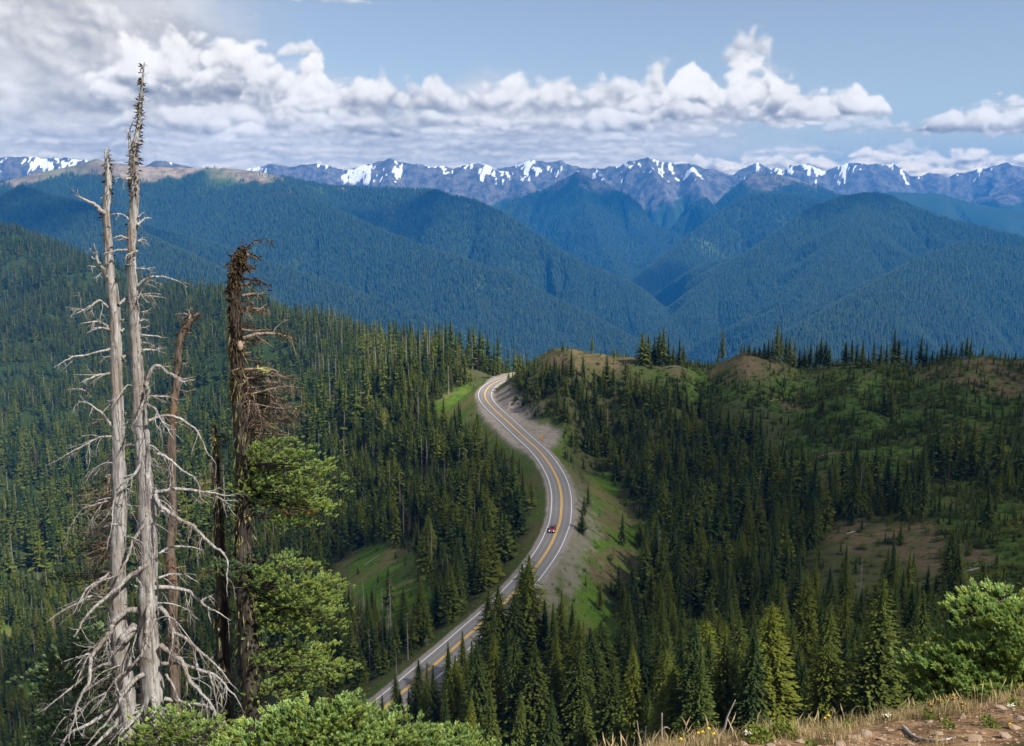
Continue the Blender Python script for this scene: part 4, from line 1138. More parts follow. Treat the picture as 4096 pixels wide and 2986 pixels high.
def ordinal(n):
    w = ["first", "second", "third", "fourth", "fifth", "sixth", "seventh", "eighth", "ninth", "tenth", "eleventh", "twelfth", "thirteenth", "fourteenth", "fifteenth", "sixteenth", "seventeenth", "eighteenth", "nineteenth"]
    tens = {2: "twent", 3: "thirt", 4: "fort", 5: "fift", 6: "sixt", 7: "sevent", 8: "eight", 9: "ninet"}
    if n <= 19: return w[n - 1]
    t_, u_ = divmod(n, 10)
    return tens[t_] + "ieth" if u_ == 0 else tens[t_] + "y-" + w[u_ - 1]
def tree_zone(t):
    u, v = project(t[0], t[1], t[2]); tu, tv = project(t[0], t[1], t[2] + t[3])
    if t[6] == 'skyline': return 'on the grassy knoll skyline'
    if t[6] == 'bend': return 'outside the far bend of the road'
    if u < 250: return 'low on the valley slope behind the snags'
    if u < 400: return 'around the small meadow below the road'
    if t[1] > 200 and u < 575: return 'in the wood left of the road'
    if t[1] < 200 and u < 500: return 'in the row below the near road stretch'
    if t[1] < 200 and u < 600: return 'in front of the curve below the car'
    if t[1] < 135: return 'just beyond the dry grassy edge'
    if t[1] < 200 and u < 760: return 'in the front stand by the gully'
    if t[1] < 200: return 'in the front stand near the fir bough'
    if u < 660: return 'along the green gully right of the road'
    if v < 430: return 'on the bowl slope under the knoll'
    if u < 850: return 'in the shaded wood mid-bowl'
    return 'around the brown hummock'
_by = {}
for t in SINGLE: _by.setdefault((tree_zone(t), 'dead' if t[5] == 7 else ('dry' if t[5] == 6 else 'live')), []).append(t)
KINDW = {'live': ('dark green conifer', 'conifer_tree'), 'dry': ('rust brown dying conifer', 'dying_conifer'), 'dead': ('bare grey dead conifer', 'dead_conifer')}
def place_single():
    for (zone, st), ts in _by.items():
        ts.sort(key=lambda t: project(t[0], t[1], t[2] + t[3])[0])
        for i, t in enumerate(ts):
            word, name = KINDW[st]
            lab = f"{word} {zone}" + (f", {ordinal(i + 1)} from left" if len(ts) > 1 else "")
            r = empty(name, (t[0], t[1], t[2] - 0.1), t[4])
            wd = rs.uniform(0.85, 1.3) * (1.2 if t[6] == 'skyline' else 1.0); r.scale = (t[3] * wd, t[3] * wd, t[3])
            lean = rs.uniform(-0.02, 0.02)
            r.rotation_euler = (lean, rs.uniform(-0.02, 0.02), t[4])
            tag(r, lab, "tree", "conifers " + zone)
            big = t[3] / t[1] > 0.05 or t[1] < 200
            tr = bpy.data.objects.new("trunk", (TRUNK_DEAD if st == 'dead' else TRUNK)[rs.randint(0, 3)]); COL.objects.link(tr); tr.parent = r
            if st != 'dead':
                me = CROWN_DRY[t[5] % 2] if st == 'dry' else (CROWN_L if big else CROWN_M)[t[5] if rs.rand() < 0.7 else 6 + rs.randint(0, 2)]
                c = bpy.data.objects.new("crown", me); COL.objects.link(c); c.parent = r
place_single()

# ------------------------------------------------------------------ the woods that no one could count
def proto(name, meshes):
    """source shape for the mass: crown and trunk joined"""
    bm = bmesh.new(); mats = []
    tint, tip = [], []
    for me in meshes:
        n0 = len(bm.verts); f0 = len(bm.faces)
        bm.from_mesh(me); bm.faces.ensure_lookup_table()
        m = me.materials[0]
        if m not in mats: mats.append(m)
        for f in bm.faces[f0:]: f.material_index = mats.index(m)
        nv = len(me.vertices)
        for nm, lst in (('tint', tint), ('tip', tip)):
            if nm in me.attributes:
                b = np.zeros(nv, np.float32); me.attributes[nm].data.foreach_get('value', b); lst.extend(b)
            else: lst.extend([0.0] * nv)
    out = bpy.data.meshes.new(name); bm.to_mesh(out); bm.free()
    for nm, lst in (('tint', tint), ('tip', tip)):
        if nm in out.attributes: out.attributes.remove(out.attributes[nm])
        at = out.attributes.new(nm, 'FLOAT', 'POINT'); at.data.foreach_set('value', np.array(lst, np.float32))
    for m in mats: out.materials.append(m)
    return bpy.data.objects.new(name, out)
def gn_forest(name, pts, protos, label):
    """one mass: each source shape stood on its own set of points"""
    coll = bpy.data.collections.new(name + "_shapes")
    for i, p in enumerate(protos):
        p.name = f"shape_{i:02d}"
        coll.objects.link(p)
    pts = np.asarray(pts, float)                 # x y z height spin kind
    me = bpy.data.meshes.new(name)
    me.vertices.add(len(pts)); me.vertices.foreach_set('co', pts[:, :3].astype(np.float32).ravel())
    for nm, typ, col in (('size', 'FLOAT', 3), ('spin', 'FLOAT', 4)):
        at = me.attributes.new(nm, typ, 'POINT'); at.data.foreach_set('value', pts[:, col].astype(np.float32))
    at = me.attributes.new('shape', 'INT', 'POINT'); at.data.foreach_set('value', pts[:, 5].astype(np.int32))
    at = me.attributes.new('slim', 'FLOAT', 'POINT'); at.data.foreach_set('value', rs.uniform(0.8, 1.2, len(pts)).astype(np.float32))
    o = bpy.data.objects.new(name, me); COL.objects.link(o)
    ng = bpy.data.node_groups.new(name + "_nodes", 'GeometryNodeTree')
    ng.interface.new_socket('Geometry', in_out='INPUT', socket_type='NodeSocketGeometry')
    ng.interface.new_socket('Geometry', in_out='OUTPUT', socket_type='NodeSocketGeometry')
    N = ng.nodes.new; L = ng.links.new
    gi = N('NodeGroupInput'); go = N('NodeGroupOutput')
    ci = N('GeometryNodeCollectionInfo'); ci.inputs['Collection'].default_value = coll
    ci.inputs['Separate Children'].default_value = True; ci.inputs['Reset Children'].default_value = True
    ip = N('GeometryNodeInstanceOnPoints'); ip.inputs['Pick Instance'].default_value = True
    def named(nm, typ):
        a = N('GeometryNodeInputNamedAttribute'); a.data_type = typ; a.inputs['Name'].default_value = nm
        return a.outputs['Attribute']
    cx = N('ShaderNodeCombineXYZ'); L(named('spin', 'FLOAT'), cx.inputs[2])
    sz = named('size', 'FLOAT'); mul = N('ShaderNodeMath'); mul.operation = 'MULTIPLY'; L(sz, mul.inputs[0]); L(named('slim', 'FLOAT'), mul.inputs[1])
    sc = N('ShaderNodeCombineXYZ'); L(mul.outputs[0], sc.inputs[0]); L(mul.outputs[0], sc.inputs[1]); L(sz, sc.inputs[2])
    L(gi.outputs[0], ip.inputs['Points']); L(ci.outputs[0], ip.inputs['Instance']); L(named('shape', 'INT'), ip.inputs['Instance Index'])
    L(cx.outputs[0], ip.inputs['Rotation']); L(sc.outputs[0], ip.inputs['Scale'])
    L(ip.outputs[0], go.inputs[0])
    md = o.modifiers.new("stand", 'NODES'); md.node_group = ng
    tag(o, label, "forest", kind='stuff')
    return o
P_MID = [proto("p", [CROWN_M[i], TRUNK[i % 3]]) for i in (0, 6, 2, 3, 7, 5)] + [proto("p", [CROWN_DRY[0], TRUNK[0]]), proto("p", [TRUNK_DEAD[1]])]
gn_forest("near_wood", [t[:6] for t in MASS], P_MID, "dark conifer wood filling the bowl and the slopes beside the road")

def valley_forest():
    X, Y = scatter(150000, -0.66, 0.02, 600, 3000)
    Z = height_at(X, Y); U, V = project(X, Y, Z)
    H = (9 + 19 * rs.rand(len(X)) ** 1.5) * (1.05 + 0.35 * sstep(380, 480, V))
    hid = hidden_drop(X, Y)
    ok = (hid < H * 0.9) & (U > -90)
    zn = grid_val(ZN, X, Y); zm = grid_val(ZM, X, Y)
    n = fbm(X / 130, Y / 130, 4, 911)
    d = 0.42 + 1.5 * n
    d = np.where((U < 60) & (V < 270), d * 0.5 + 0.9 * n, d)
    ok &= rs.rand(len(X)) < np.clip(d, 0.10, 1) * np.clip(grid_val(C_MEAD, X, Y) * -0.95 + 1, 0, 1)
    i = np.where(ok)[0]
    i = i[thin(X[i], Y[i], H[i], 0.235)]
    kd = rs.randint(0, 6, len(i)); r = rs.rand(len(i)); pd = 0.05 + 0.13 * sstep(200, 330, U[i]) * sstep(460, 380, V[i]); kd = np.where(r < pd, 7, np.where(r < pd + 0.05, 6, kd))
    return np.stack([X[i], Y[i], Z[i], H[i], rs.uniform(0, 6.28, len(i)), kd], 1)
_vf = valley_forest(); print("valley trees", len(_vf))
P_SML = [proto("p", [CROWN_S[i]]) for i in range(6)] + [proto("p", [CROWN_DRY[1], TRUNK[0]]), proto("p", [TRUNK_DEAD[2]])]
gn_forest("valley_forest", _vf, P_SML, "sunlit conifer forest covering the valley slope left of the road")

def far_spire(seed):
    rng = random.Random(seed); V, F, T = [], [], []
    for k, (z0, z1, r) in enumerate(((0.05, 0.55, 0.17), (0.35, 0.8, 0.12), (0.6, 1.0, 0.075))):
        b = len(V); s = 5
        for j in range(s):
            a = 6.283 * j / s + rng.uniform(-.3, .3) + k; rr = r * rng.uniform(0.7, 1.25)
            V.append((rr * math.cos(a), rr * math.sin(a), z0 + rng.uniform(-.05, .05))); T.append(rng.random())
        V.append((0, 0, z1)); T.append(rng.random())
        for j in range(s): F.append((b + j, b + (j + 1) % s, b + s))
    return tri_mesh("spire", V, F, {'tint': T, 'tip': [0.0] * len(V)}, M_NEEDLE_FAR)
def mountain_forest():
    out = []
    for (n, a0, a1, y0, y1) in ((150000, -0.62, 0.2, 2600, 4000), (150000, -0.62, 0.2, 4000, 5600), (130000, 0.05, 0.62, 2600, 4200), (150000, 0.05, 0.62, 4200, 5400), (90000, 0.0, 0.45, 5400, 7600)):
        X, Y = scatter(n, a0, a1, y0 * MS, y1 * MS)
        Z = height_at(X, Y)
        H = 23 + 15 * rs.rand(n) + (Y > 5200 * MS) * 6
        hid = hidden_drop(X, Y)
        ok = (hid < H * 0.8) & (rs.rand(n) < np.clip(1.05 + 0.9 * fbm(X / 400, Y / 400, 3, 921) - grid_val(C_ROCK, X, Y) * 1.25 - 1.0 * grid_val(C_MEAD, X, Y), 0, 1))
        i = np.where(ok)[0]
        out.append(np.stack([X[i], Y[i], Z[i] - 0.5, H[i] * np.where(Z[i] > -60, 0.75, 1.0), rs.uniform(0, 6.28, len(i)), rs.randint(0, 4, len(i))], 1))
    return np.concatenate(out)
_mf = mountain_forest(); print("mountain trees", len(_mf))
gn_forest("mountain_forest", _mf, [bpy.data.objects.new("p", far_spire(40 + i)) for i in range(4)], "far conifer forest clothing the blue mountain sides")
# ------------------------------------------------------------------ near trees
def P3(x, y, Y):
    a, e = pix_ae(x, y)
    return np.array([a * Y, Y, e * Y])
class MB:
    """collects tubes, leaves and boxes and links them as one mesh"""
    def __init__(self): self.V = []; self.F = []; self.A = []; self.B = []
    def tube(self, pts, rad, sides=6, cap=True, rough=0.0, seed=0):
        pts = np.asarray(pts, float); n = len(pts)
        rad = np.broadcast_to(np.asarray(rad, float), (n,))
        tg = np.gradient(pts, axis=0); tg /= np.maximum(np.linalg.norm(tg, axis=1), 1e-9)[:, None]
        ref = np.array([0.0, 0.0, 1.0]) if abs(tg[0, 2]) < 0.9 else np.array([1.0, 0, 0])
        b = len(self.V)
        s = np.cross(tg[0], ref); s /= np.linalg.norm(s)
        if rough:
            I, J = np.meshgrid(np.arange(n), np.arange(sides), indexing='ij'); an = 6.28318 * J / sides
            RF = 1 + rough * pnoise(3 * np.cos(an) + seed + I * 0.05, 3 * np.sin(an) + I * 0.09, seed) + 0.5 * rough * pnoise(J * 1.7 + seed, I * 0.5, seed + 3)
        for i in range(n):
            s = s - tg[i] * np.dot(s, tg[i]); s /= max(np.linalg.norm(s), 1e-9); u = np.cross(tg[i], s)
            for j in range(sides):
                a = 6.28318 * j / sides
                r = rad[i]
                if rough: r = r * RF[i, j]
                self.V.append(pts[i] + (s * math.cos(a) + u * math.sin(a)) * r)
        for i in range(n - 1):
            for j in range(sides):
                k = (j + 1) % sides
                self.F.append((b + i * sides + j, b + i * sides + k, b + (i + 1) * sides + k, b + (i + 1) * sides + j))
        if cap:
            self.V.append(pts[-1] + tg[-1] * rad[-1] * 0.6); c = len(self.V) - 1
            for j in range(sides): self.F.append((b + (n - 1) * sides + j, b + (n - 1) * sides + (j + 1) % sides, c))
    def kite(self, p, d, up, L, W):
        s = np.cross(d, up); q = np.linalg.norm(s)
        if q < 1e-9: return
        s = s / q; b = len(self.V); m = p + d * L * 0.5
        self.V.extend([p, m + s * W, p + d * L, m - s * W]); self.F.append((b, b + 1, b + 2, b + 3))
    def box(self, lo, hi):
        b = len(self.V)
        for z in (lo[2], hi[2]):
            for (x, y) in ((lo[0], lo[1]), (hi[0], lo[1]), (hi[0], hi[1]), (lo[0], hi[1])): self.V.append(np.array([x, y, z]))
        for f in ((0, 3, 2, 1), (4, 5, 6, 7), (0, 1, 5, 4), (1, 2, 6, 5), (2, 3, 7, 6), (3, 0, 4, 7)): self.F.append(tuple(b + q for q in f))
    def build(self, name, mat, parent=None, smooth=True, origin=None):
        o_ = np.zeros(3) if origin is None else np.asarray(origin, float)
        return mesh_obj(name, [v - o_ for v in self.V], self.F, mat, parent, smooth)
def spline(P, n=6):
    return catmull([np.asarray(p, float) for p in P], n)

def mat_snag(name, c0, c1, dark, warm):
    t = NT(name); P = t.objco()
    v = t.scale(P, (1.0, 1.0, 0.10))
    n = t.noise(v, 16.0, 6, 0.7, 0.4); n2 = t.noise(P, 1.1, 4, 0.6); n3 = t.noise(t.scale(P, (1, 1, .3)), 5.0, 5, 0.65)
    c = t.mix(t.remap(n, .32, .68), c0, c1)
    c = t.mix(t.math('MULTIPLY', t.remap(n2, .47, .62), 0.75), c, warm)
    c = t.mix(t.math('MULTIPLY', t.remap(n3, .60, .72), 0.8), c, dark)
    crack = t.remap(t.noise(t.scale(P, (1, 1, .03)), 11.0, 3, 0.5, 0.8), .47, .50, 0, 1)
    crack2 = t.remap(t.noise(t.scale(P, (1, 1, .03)), 11.0, 3, 0.5, 0.8), .50, .53, 1, 0)
    ck = t.math('MULTIPLY', crack, crack2)
    c = t.mix(t.math('MULTIPLY', ck, 0.75), c, dark)
    h = t.math('SUBTRACT', t.math('ADD', t.math('MULTIPLY', n, 0.6), t.math('MULTIPLY', n3, 0.5)), t.math('MULTIPLY', ck, 0.8))
    t.bsdf(c, 0.85, 0.15, t.bump(h, 0.7, 0.03))
    return t.mat
M_SILVER = mat_snag("weathered_silver_wood", (0.18, 0.172, 0.166), (0.42, 0.408, 0.395), (0.09, 0.075, 0.065), (0.20, 0.168, 0.142))
M_DARKBARK = mat_snag("dark_lichened_bark", (0.014, 0.012, 0.010), (0.060, 0.052, 0.045), (0.009, 0.008, 0.007), (0.085, 0.075, 0.062))
M_BROWNBARK = mat_snag("peeling_brown_bark", (0.065, 0.050, 0.040), (0.17, 0.135, 0.11), (0.022, 0.017, 0.014), (0.19, 0.115, 0.075))
M_TWIG = mat_snag("dry_twigs", (0.14, 0.10, 0.075), (0.33, 0.265, 0.21), (0.05, 0.035, 0.028), (0.20, 0.13, 0.09))
def mat_plain(name, c0, c1, sc=30.0, transl=0.0, rough=0.9):
    t = NT(name); P = t.pos(); n = t.noise(P, sc, 4, 0.65)
    c = t.mix(t.remap(n, .3, .7), c0, c1)
    t.diffuse(c, transl=transl, tcol=c)
    return t.mat
M_BLACKLICHEN = mat_plain("black_tree_lichen", (0.030, 0.022, 0.015), (0.085, 0.062, 0.038))
M_HANGLICHEN = mat_plain("hanging_lichen", (0.14, 0.13, 0.06), (0.30, 0.28, 0.14), transl=0.25)
M_WOLFLICHEN = mat_plain("yellow_wolf_lichen", (0.22, 0.21, 0.09), (0.34, 0.32, 0.16))

def limb(pts_px, Y0, r0, dY, seed, sc, mat, parent, origin, name="branch", twigs=1.0, r1=None, droop=0.0):
    """dead branch through layout marks, with side twigs; dY = depth it gains along its length"""
    rng = random.Random(seed)
    n = len(pts_px)
    pts = []
    for i, (x, y) in enumerate(pts_px):
        f = i / max(n - 1, 1)
        pts.append(P3(*sc(x, y), Y0 + dY * f + (rng.uniform(-.06, .06) if i else 0)))
    c = spline(pts, 5)
    m = len(c)
    jit = np.array([[rng.gauss(0, 1) for _ in range(3)] for _ in range(m)]) * r0 * 0.06
    for q in range(2, m - 1, 3): jit[q:] += np.array([rng.gauss(0, 1), rng.gauss(0, 1), rng.gauss(0, 1)]) * r0 * 0.20      # stiff kinks
    jit[0] = 0
    c = c + jit
    rad = r0 * 0.66 * ((1 - np.linspace(0, 1, m)) ** 0.8 * 0.85 + 0.15)
    b = MB(); b.tube(c, rad, 7)
    L = np.linalg.norm(np.diff(c, axis=0), axis=1).sum()
    k = int(L * 8.0 * twigs) + 3
    for q in range(k):
        i = rng.randrange(int(m * 0.12), m - 1) if m > 4 else m - 2
        d = c[min(i + 1, m - 1)] - c[i]; d /= max(np.linalg.norm(d), 1e-6)
        v = np.array([rng.gauss(0, 1), rng.gauss(0, .8), rng.gauss(-0.25, .8)]); v -= d * np.dot(v, d); v /= np.linalg.norm(v)
        dirn = d * rng.uniform(0.3, 1.0) + v * rng.uniform(0.5, 1.0); dirn /= np.linalg.norm(dirn)
        long = rng.random() < 0.36
        l = min((rng.uniform(0.25, 0.85) if long else rng.uniform(0.05, 0.16)), L * 0.6) * (1 - 0.4 * i / m)
        if long: dirn[2] -= rng.uniform(0.1, 0.7)
        e = [c[i]]
        for s in range(4 if long else 2):
            dirn = dirn + np.array([rng.gauss(0, .22), rng.gauss(0, .22), rng.gauss(-0.05, .22)]); dirn /= np.linalg.norm(dirn)
            e.append(e[-1] + dirn * l / (4 if long else 2))
        rr = min(rad[i] * 0.5, 0.011) if long else min(rad[i] * 0.45, 0.007)
        b.tube(e, np.linspace(rr, rr * 0.35, len(e)), 4)
        if long:
            for s in range(rng.randrange(2, 6)):
                p = e[rng.randrange(1, 4)]; dd = dirn + np.array([rng.gauss(0, .7), rng.gauss(0, .7), rng.gauss(-.2, .6)]); dd /= np.linalg.norm(dd)
                b.tube([p, p + dd * l * 0.2, p + dd * l * 0.36 + np.array([0, 0, -0.02])], [rr * 0.5, rr * 0.4, rr * 0.2], 3)
    return b.build(name, mat, parent, True, origin)

def trunk_through(marks, Y, sc=None, sides=18, rough=0.24, seed=1, n=10):
    """marks: layout x, y, width"""
    pts = spline([P3(x, y, Y) for (x, y, w) in marks], n)
    w = spline([(w, 0) for (_, _, w) in marks], n)[:, 0]
    dep = pts[:, 1] * CP - pts[:, 2] * SP
    b = MB(); b.tube(pts, w * 0.46 * dep / FPX, sides, True, rough, seed)
    return b, pts, w * 0.46 * dep / FPX

def r1(x, y): return x * 0.2119, 50 + 0.2119 * y            # scales of the layout sheets the marks were taken on
def r2(x, y): return x * 0.2249, 375 + 0.2249 * y
def r3(x, y): return 212.5 + x * 0.1362, 225 + y * 0.1362

def tufts(name, pts, rad, spots, mat, parent, origin, seed, size=0.10, n=26, sag=0.3):
    """small dark tufts of lichen and spur twigs clinging to a stem"""
    rng = random.Random(seed); b = MB()
    for (f, k) in spots:
        i = min(int(f * (len(pts) - 1)), len(pts) - 1)
        ang = rng.uniform(0, 6.28)
        for q in range(int(n * k)):
            a = ang + rng.gauss(0, 0.9)
            o_ = np.array([math.cos(a), math.sin(a), rng.gauss(0, .35)])
            p = pts[i] + o_ * rad[i] * rng.uniform(0.6, 1.0) + np.array([0, 0, rng.gauss(0, .10 * k)])
            d = o_ + np.array([rng.gauss(0, .5), rng.gauss(0, .5), rng.gauss(-sag, .6)]); d /= np.linalg.norm(d)
            b.kite(p, d, np.array([rng.gauss(0, 1), rng.gauss(0, 1), rng.gauss(0, 1)]), size * rng.uniform(0.3, 1.1), size * rng.uniform(0.06, 0.17))
    o = b.build(name, mat, parent, False, origin); o['kind'] = 'stuff'
    return o

SN_Y = 20.0
def build_snags():
    # ---- tall right snag
    T = [(144.6, 62.5, 1.3), (143, 75, 2.0), (141.2, 92, 2.9), (140, 113, 4.0), (137, 135, 5.4), (133.4, 156, 8.0), (134.4, 177, 9.0), (135.4, 198, 9.2), (133, 219, 9.6), (131.5, 241, 9.6), (131.5, 262, 9.8), (133, 294, 10.4), (135, 325, 11.2), (136.8, 357, 12), (138.8, 389, 13), (140, 420, 14.6), (142, 445, 15.4), (144, 470, 16.6), (146, 499, 18), (148, 532, 18.6), (148.2, 566, 19), (148.4, 600, 20), (149.5, 645, 21.5), (151.8, 690, 22), (153.2, 724, 23), (154, 748, 25)]
    b, pts, rad = trunk_through(list(reversed(T)), SN_Y, seed=3)
    base = pts[0].copy()
    root = empty("dead_snag", base)
    tag(root, "tall bare silver dead conifer, the taller of the twin snags", "tree", "silver snags")
    b.build("trunk", M_SILVER, root, True, base)
    tufts("lichen", pts, rad, [(.985, .3), (.945, .9), (.93, .7), (.905, .9), (.895, 1.3), (.88, 1.3), (.87, 1.5), (.85, 1.2), (.835, 1.0), (.82, 1.2), (.80, 1.4), (.785, 1.2), (.76, 1.2), (.745, 1.5), (.74, 1.2), (.70, .7), (.66, .5), (.63, .5), (.60, .6), (.55, .5), (.5, .4), (.46, .4), (.38, .3), (.3, .3)], M_BLACKLICHEN, root, base, 5, 0.13)
    tufts("lichen", pts, rad, [(.80, .6), (.27, .5)], M_WOLFLICHEN, root, base, 6, 0.08)
    k = 0
    up = [([(660, 245), (690, 240), (715, 233)], .016, .15), ([(658, 245), (640, 243), (623, 240)], .014, -.1), ([(655, 325), (675, 322), (695, 312)], .018, .1), ([(684, 72), (692, 71), (697, 66)], .010, .05), ([(676, 115), (690, 112), (699, 106)], .010, .05),
          ([(622, 500), (612, 440), (611, 395), (617, 343)], .060, .25), ([(612, 395), (598, 375), (584, 353)], .014, .15), ([(612, 396), (596, 388), (578, 384)], .012, .1),
          ([(618, 605), (590, 606), (560, 601), (533, 600)], .035, -.3), ([(608, 800), (585, 783), (555, 776), (525, 779)], .034, -.2), ([(648, 826), (665, 808), (685, 795), (711, 794)], .040, .3), ([(650, 790), (665, 775), (684, 763)], .022, .2),
          ([(606, 890), (575, 884), (545, 886), (522, 896)], .046, -.2), ([(604, 944), (560, 944), (520, 950), (489, 956)], .040, -.35), ([(648, 905), (668, 893), (690, 898)], .030, .2), ([(646, 948), (620, 960), (600, 972), (595, 994)], .036, -.5), ([(648, 904), (665, 890), (686, 884)], .02, .4),
          ([(650, 1112), (678, 1085), (720, 1070), (775, 1073), (830, 1088), (860, 1100), (886, 1120)], .040, .5), ([(655, 1158), (680, 1125), (700, 1085), (720, 1045)], .042, -.3), ([(662, 1156), (710, 1160), (750, 1168), (793, 1175)], .034, .5),
          ([(645, 1030), (690, 1030), (735, 1020)], .022, .4), ([(668, 1345), (720, 1349), (788, 1355)], .034, .4), ([(672, 1415), (710, 1418), (740, 1420), (757, 1398)], .036, .3), ([(672, 1380), (710, 1385), (750, 1415)], .024, .5),
          ([(664, 1240), (690, 1232), (715, 1215)], .032, .3), ([(660, 1280), (685, 1272), (712, 1284)], .024, .3), ([(668, 1310), (690, 1308), (700, 1300)], .018, .2), ([(625, 1010), (600, 1015), (588, 1010)], .02, -.3),
          ([(688, 1585), (700, 1545), (715, 1500), (745, 1480), (785, 1500), (830, 1535), (860, 1552), (920, 1545)], .072, .5), ([(690, 1642), (740, 1636), (812, 1645)], .040, .6)]
    for (p, r, d) in up:
        limb(p, SN_Y - 0.05, r, d, 700 + k, r1, M_SILVER, root, base, twigs=0.9); k += 1
    lo = [([(652, 48), (664, 70), (648, 110), (622, 165), (598, 215)], .055, -.5), ([(655, 130), (690, 148), (715, 190), (740, 230), (778, 285)], .045, -.6), ([(660, 205), (700, 185), (750, 178), (805, 198), (862, 236), (895, 290), (920, 350), (953, 395), (955, 470)], .050, .7),
          ([(700, 350), (735, 365), (775, 395), (820, 430), (862, 452), (886, 490), (886, 540), (922, 570)], .046, -.5), ([(690, 522), (760, 511), (850, 515), (930, 530), (975, 542), (1042, 546)], .062, .7), ([(960, 540), (990, 556), (1015, 590), (1050, 636)], .030, .3),
          ([(690, 530), (712, 575), (750, 610), (800, 650), (870, 690), (940, 750), (990, 790), (1014, 830), (1006, 900), (1001, 985)], .075, -.6), ([(895, 710), (893, 740), (890, 785)], .026, .2),
          ([(630, 385), (600, 440), (560, 470), (520, 500), (498, 545), (490, 610), (486, 690), (470, 795)], .048, -.7), ([(592, 308), (545, 322), (500, 352), (455, 395), (418, 428), (362, 462)], .050, .5), ([(497, 360), (470, 400), (455, 440)], .024, .3),
          ([(652, 635), (620, 690), (585, 740), (560, 800), (520, 880), (450, 905), (385, 950), (330, 1060)], .062, -.6), ([(656, 840), (590, 890), (520, 955), (450, 1015), (400, 1070), (365, 1110), (330, 1172)], .085, -.9), ([(600, 895), (630, 940), (628, 990)], .026, -.4),
          ([(705, 944), (775, 946), (845, 965), (895, 1010), (950, 1045), (1024, 1086)], .070, .5), ([(895, 1005), (930, 985), (962, 1012)], .030, .2), ([(925, 1030), (928, 1065), (940, 1108)], .026, -.1), ([(705, 902), (765, 884), (830, 896), (888, 926)], .042, .5), ([(705, 796), (755, 770), (830, 768), (905, 781)], .044, .6),
          ([(662, 1020), (660, 1080), (652, 1140), (648, 1190), (668, 1218)], .085, -1.0), ([(612, 1044), (560, 1052), (515, 1080), (485, 1130), (430, 1180), (398, 1235), (402, 1290), (392, 1350), (350, 1430), (320, 1520), (300, 1610)], .105, -.9), ([(398, 1240), (340, 1255), (270, 1275)], .045, -.2), ([(402, 1290), (360, 1305), (325, 1350)], .034, -.2),
          ([(650, 1195), (628, 1242), (570, 1305), (512, 1350), (535, 1415), (560, 1450)], .060, -.6), ([(512, 1352), (480, 1400), (455, 1440), (430, 1500)], .034, -.3), ([(710, 1030), (745, 1075), (765, 1130), (820, 1165), (870, 1205), (925, 1255), (985, 1310), (1050, 1390)], .075, .4), ([(768, 1140), (766, 1200), (768, 1260), (750, 1330)], .034, -.2), ([(870, 1205), (868, 1265), (876, 1320)], .03, -.2),
          ([(712, 1200), (770, 1235), (812, 1290), (835, 1360), (890, 1410), (940, 1470), (975, 1560), (1030, 1652)], .090, -.4), ([(718, 1285), (790, 1280), (880, 1302), (960, 1325), (1010, 1380), (1055, 1440), (1088, 1530)], .066, .5), ([(925, 1315), (945, 1380), (960, 1440), (975, 1520)], .040, .0), ([(880, 1300), (866, 1250), (862, 1200)], .03, .4),
          ([(642, 1328), (590, 1365), (545, 1425), (505, 1500), (450, 1575), (390, 1652)], .085, -.7), ([(730, 1440), (820, 1455), (900, 1470), (955, 1500), (1005, 1560), (1050, 1640), (1090, 1690)], .070, .4), ([(682, 1420), (690, 1490), (688, 1555), (712, 1615), (690, 1690)], .085, -1.0), ([(708, 1612), (770, 1640), (820, 1690)], .06, -.3),
          ([(652, 1440), (622, 1510), (575, 1560), (535, 1600), (520, 1680)], .060, -.7), ([(735, 1330), (770, 1370), (800, 1440), (850, 1470), (870, 1560), (850, 1620)], .046, -.3), ([(960, 1500), (980, 1570), (1010, 1620), (1030, 1690)], .036, .2), ([(620, 1120), (600, 1170), (588, 1230), (610, 1290)], .034, -.5),
          ([(700, 610), (740, 610), (770, 640)], .05, .3), ([(700, 1480), (760, 1490), (830, 1530), (880, 1600), (900, 1680)], .05, -.2), ([(650, 90), (700, 98), (760, 100), (800, 128)], .03, .5)]
    for (p, r, d) in lo:
        limb(p, SN_Y - 0.15, r, d, 800 + k, r2, M_SILVER, root, base, twigs=1.0); k += 1
    # thin drooping side branches filling the lower half
    def fill(n, Y0, cx, seed0, spread):
        for q in range(n):
            rg = random.Random(seed0 + q); y0 = 380 + 350 * rg.random() ** 0.8; sg = rg.choice((-1, 1)); L = rg.uniform(25, spread) * (0.55 + 0.45 * (y0 - 380) / 350)
            x0 = cx + (y0 - 380) * 0.04
            limb([(x0, y0), (x0 + sg * L * .35, y0 + rg.uniform(-8, 6)), (x0 + sg * L * .7, y0 + L * rg.uniform(.05, .35)), (x0 + sg * L, y0 + L * rg.uniform(.3, .9))], Y0, rg.uniform(.018, .036), rg.uniform(-.8, .6), seed0 + 100 + q, lambda a_, b_: (a_, b_), M_SILVER, root, base, twigs=1.2)
    fill(14, SN_Y, 139, 5000, 75)
    # ---- shorter left snag
    T = [(106.2, 151, 3.6), (107.6, 168, 5.4), (108.5, 181, 6.6), (107.2, 198, 7.4), (106, 213, 8.0), (107.6, 230, 8.2), (108.5, 251, 8.4), (110, 272, 9.2), (112.3, 289, 11.2), (115.3, 315, 12), (116, 347, 12.2), (116.6, 378, 12.4), (117.6, 405, 12.6), (118.4, 440, 13.4), (119, 480, 14.4), (119, 520, 15), (118.3, 560, 16), (118, 600, 17.5), (119.4, 625, 19), (122.6, 656, 19), (126, 690, 19), (128.5, 714, 20), (131, 740, 22)]
    b, pts, rad = trunk_through(list(reversed(T)), SN_Y - 0.05, seed=9)
    base = pts[0].copy()
    root = empty("dead_snag", base)
    tag(root, "shorter bare silver dead conifer, left of its taller twin", "tree", "silver snags")
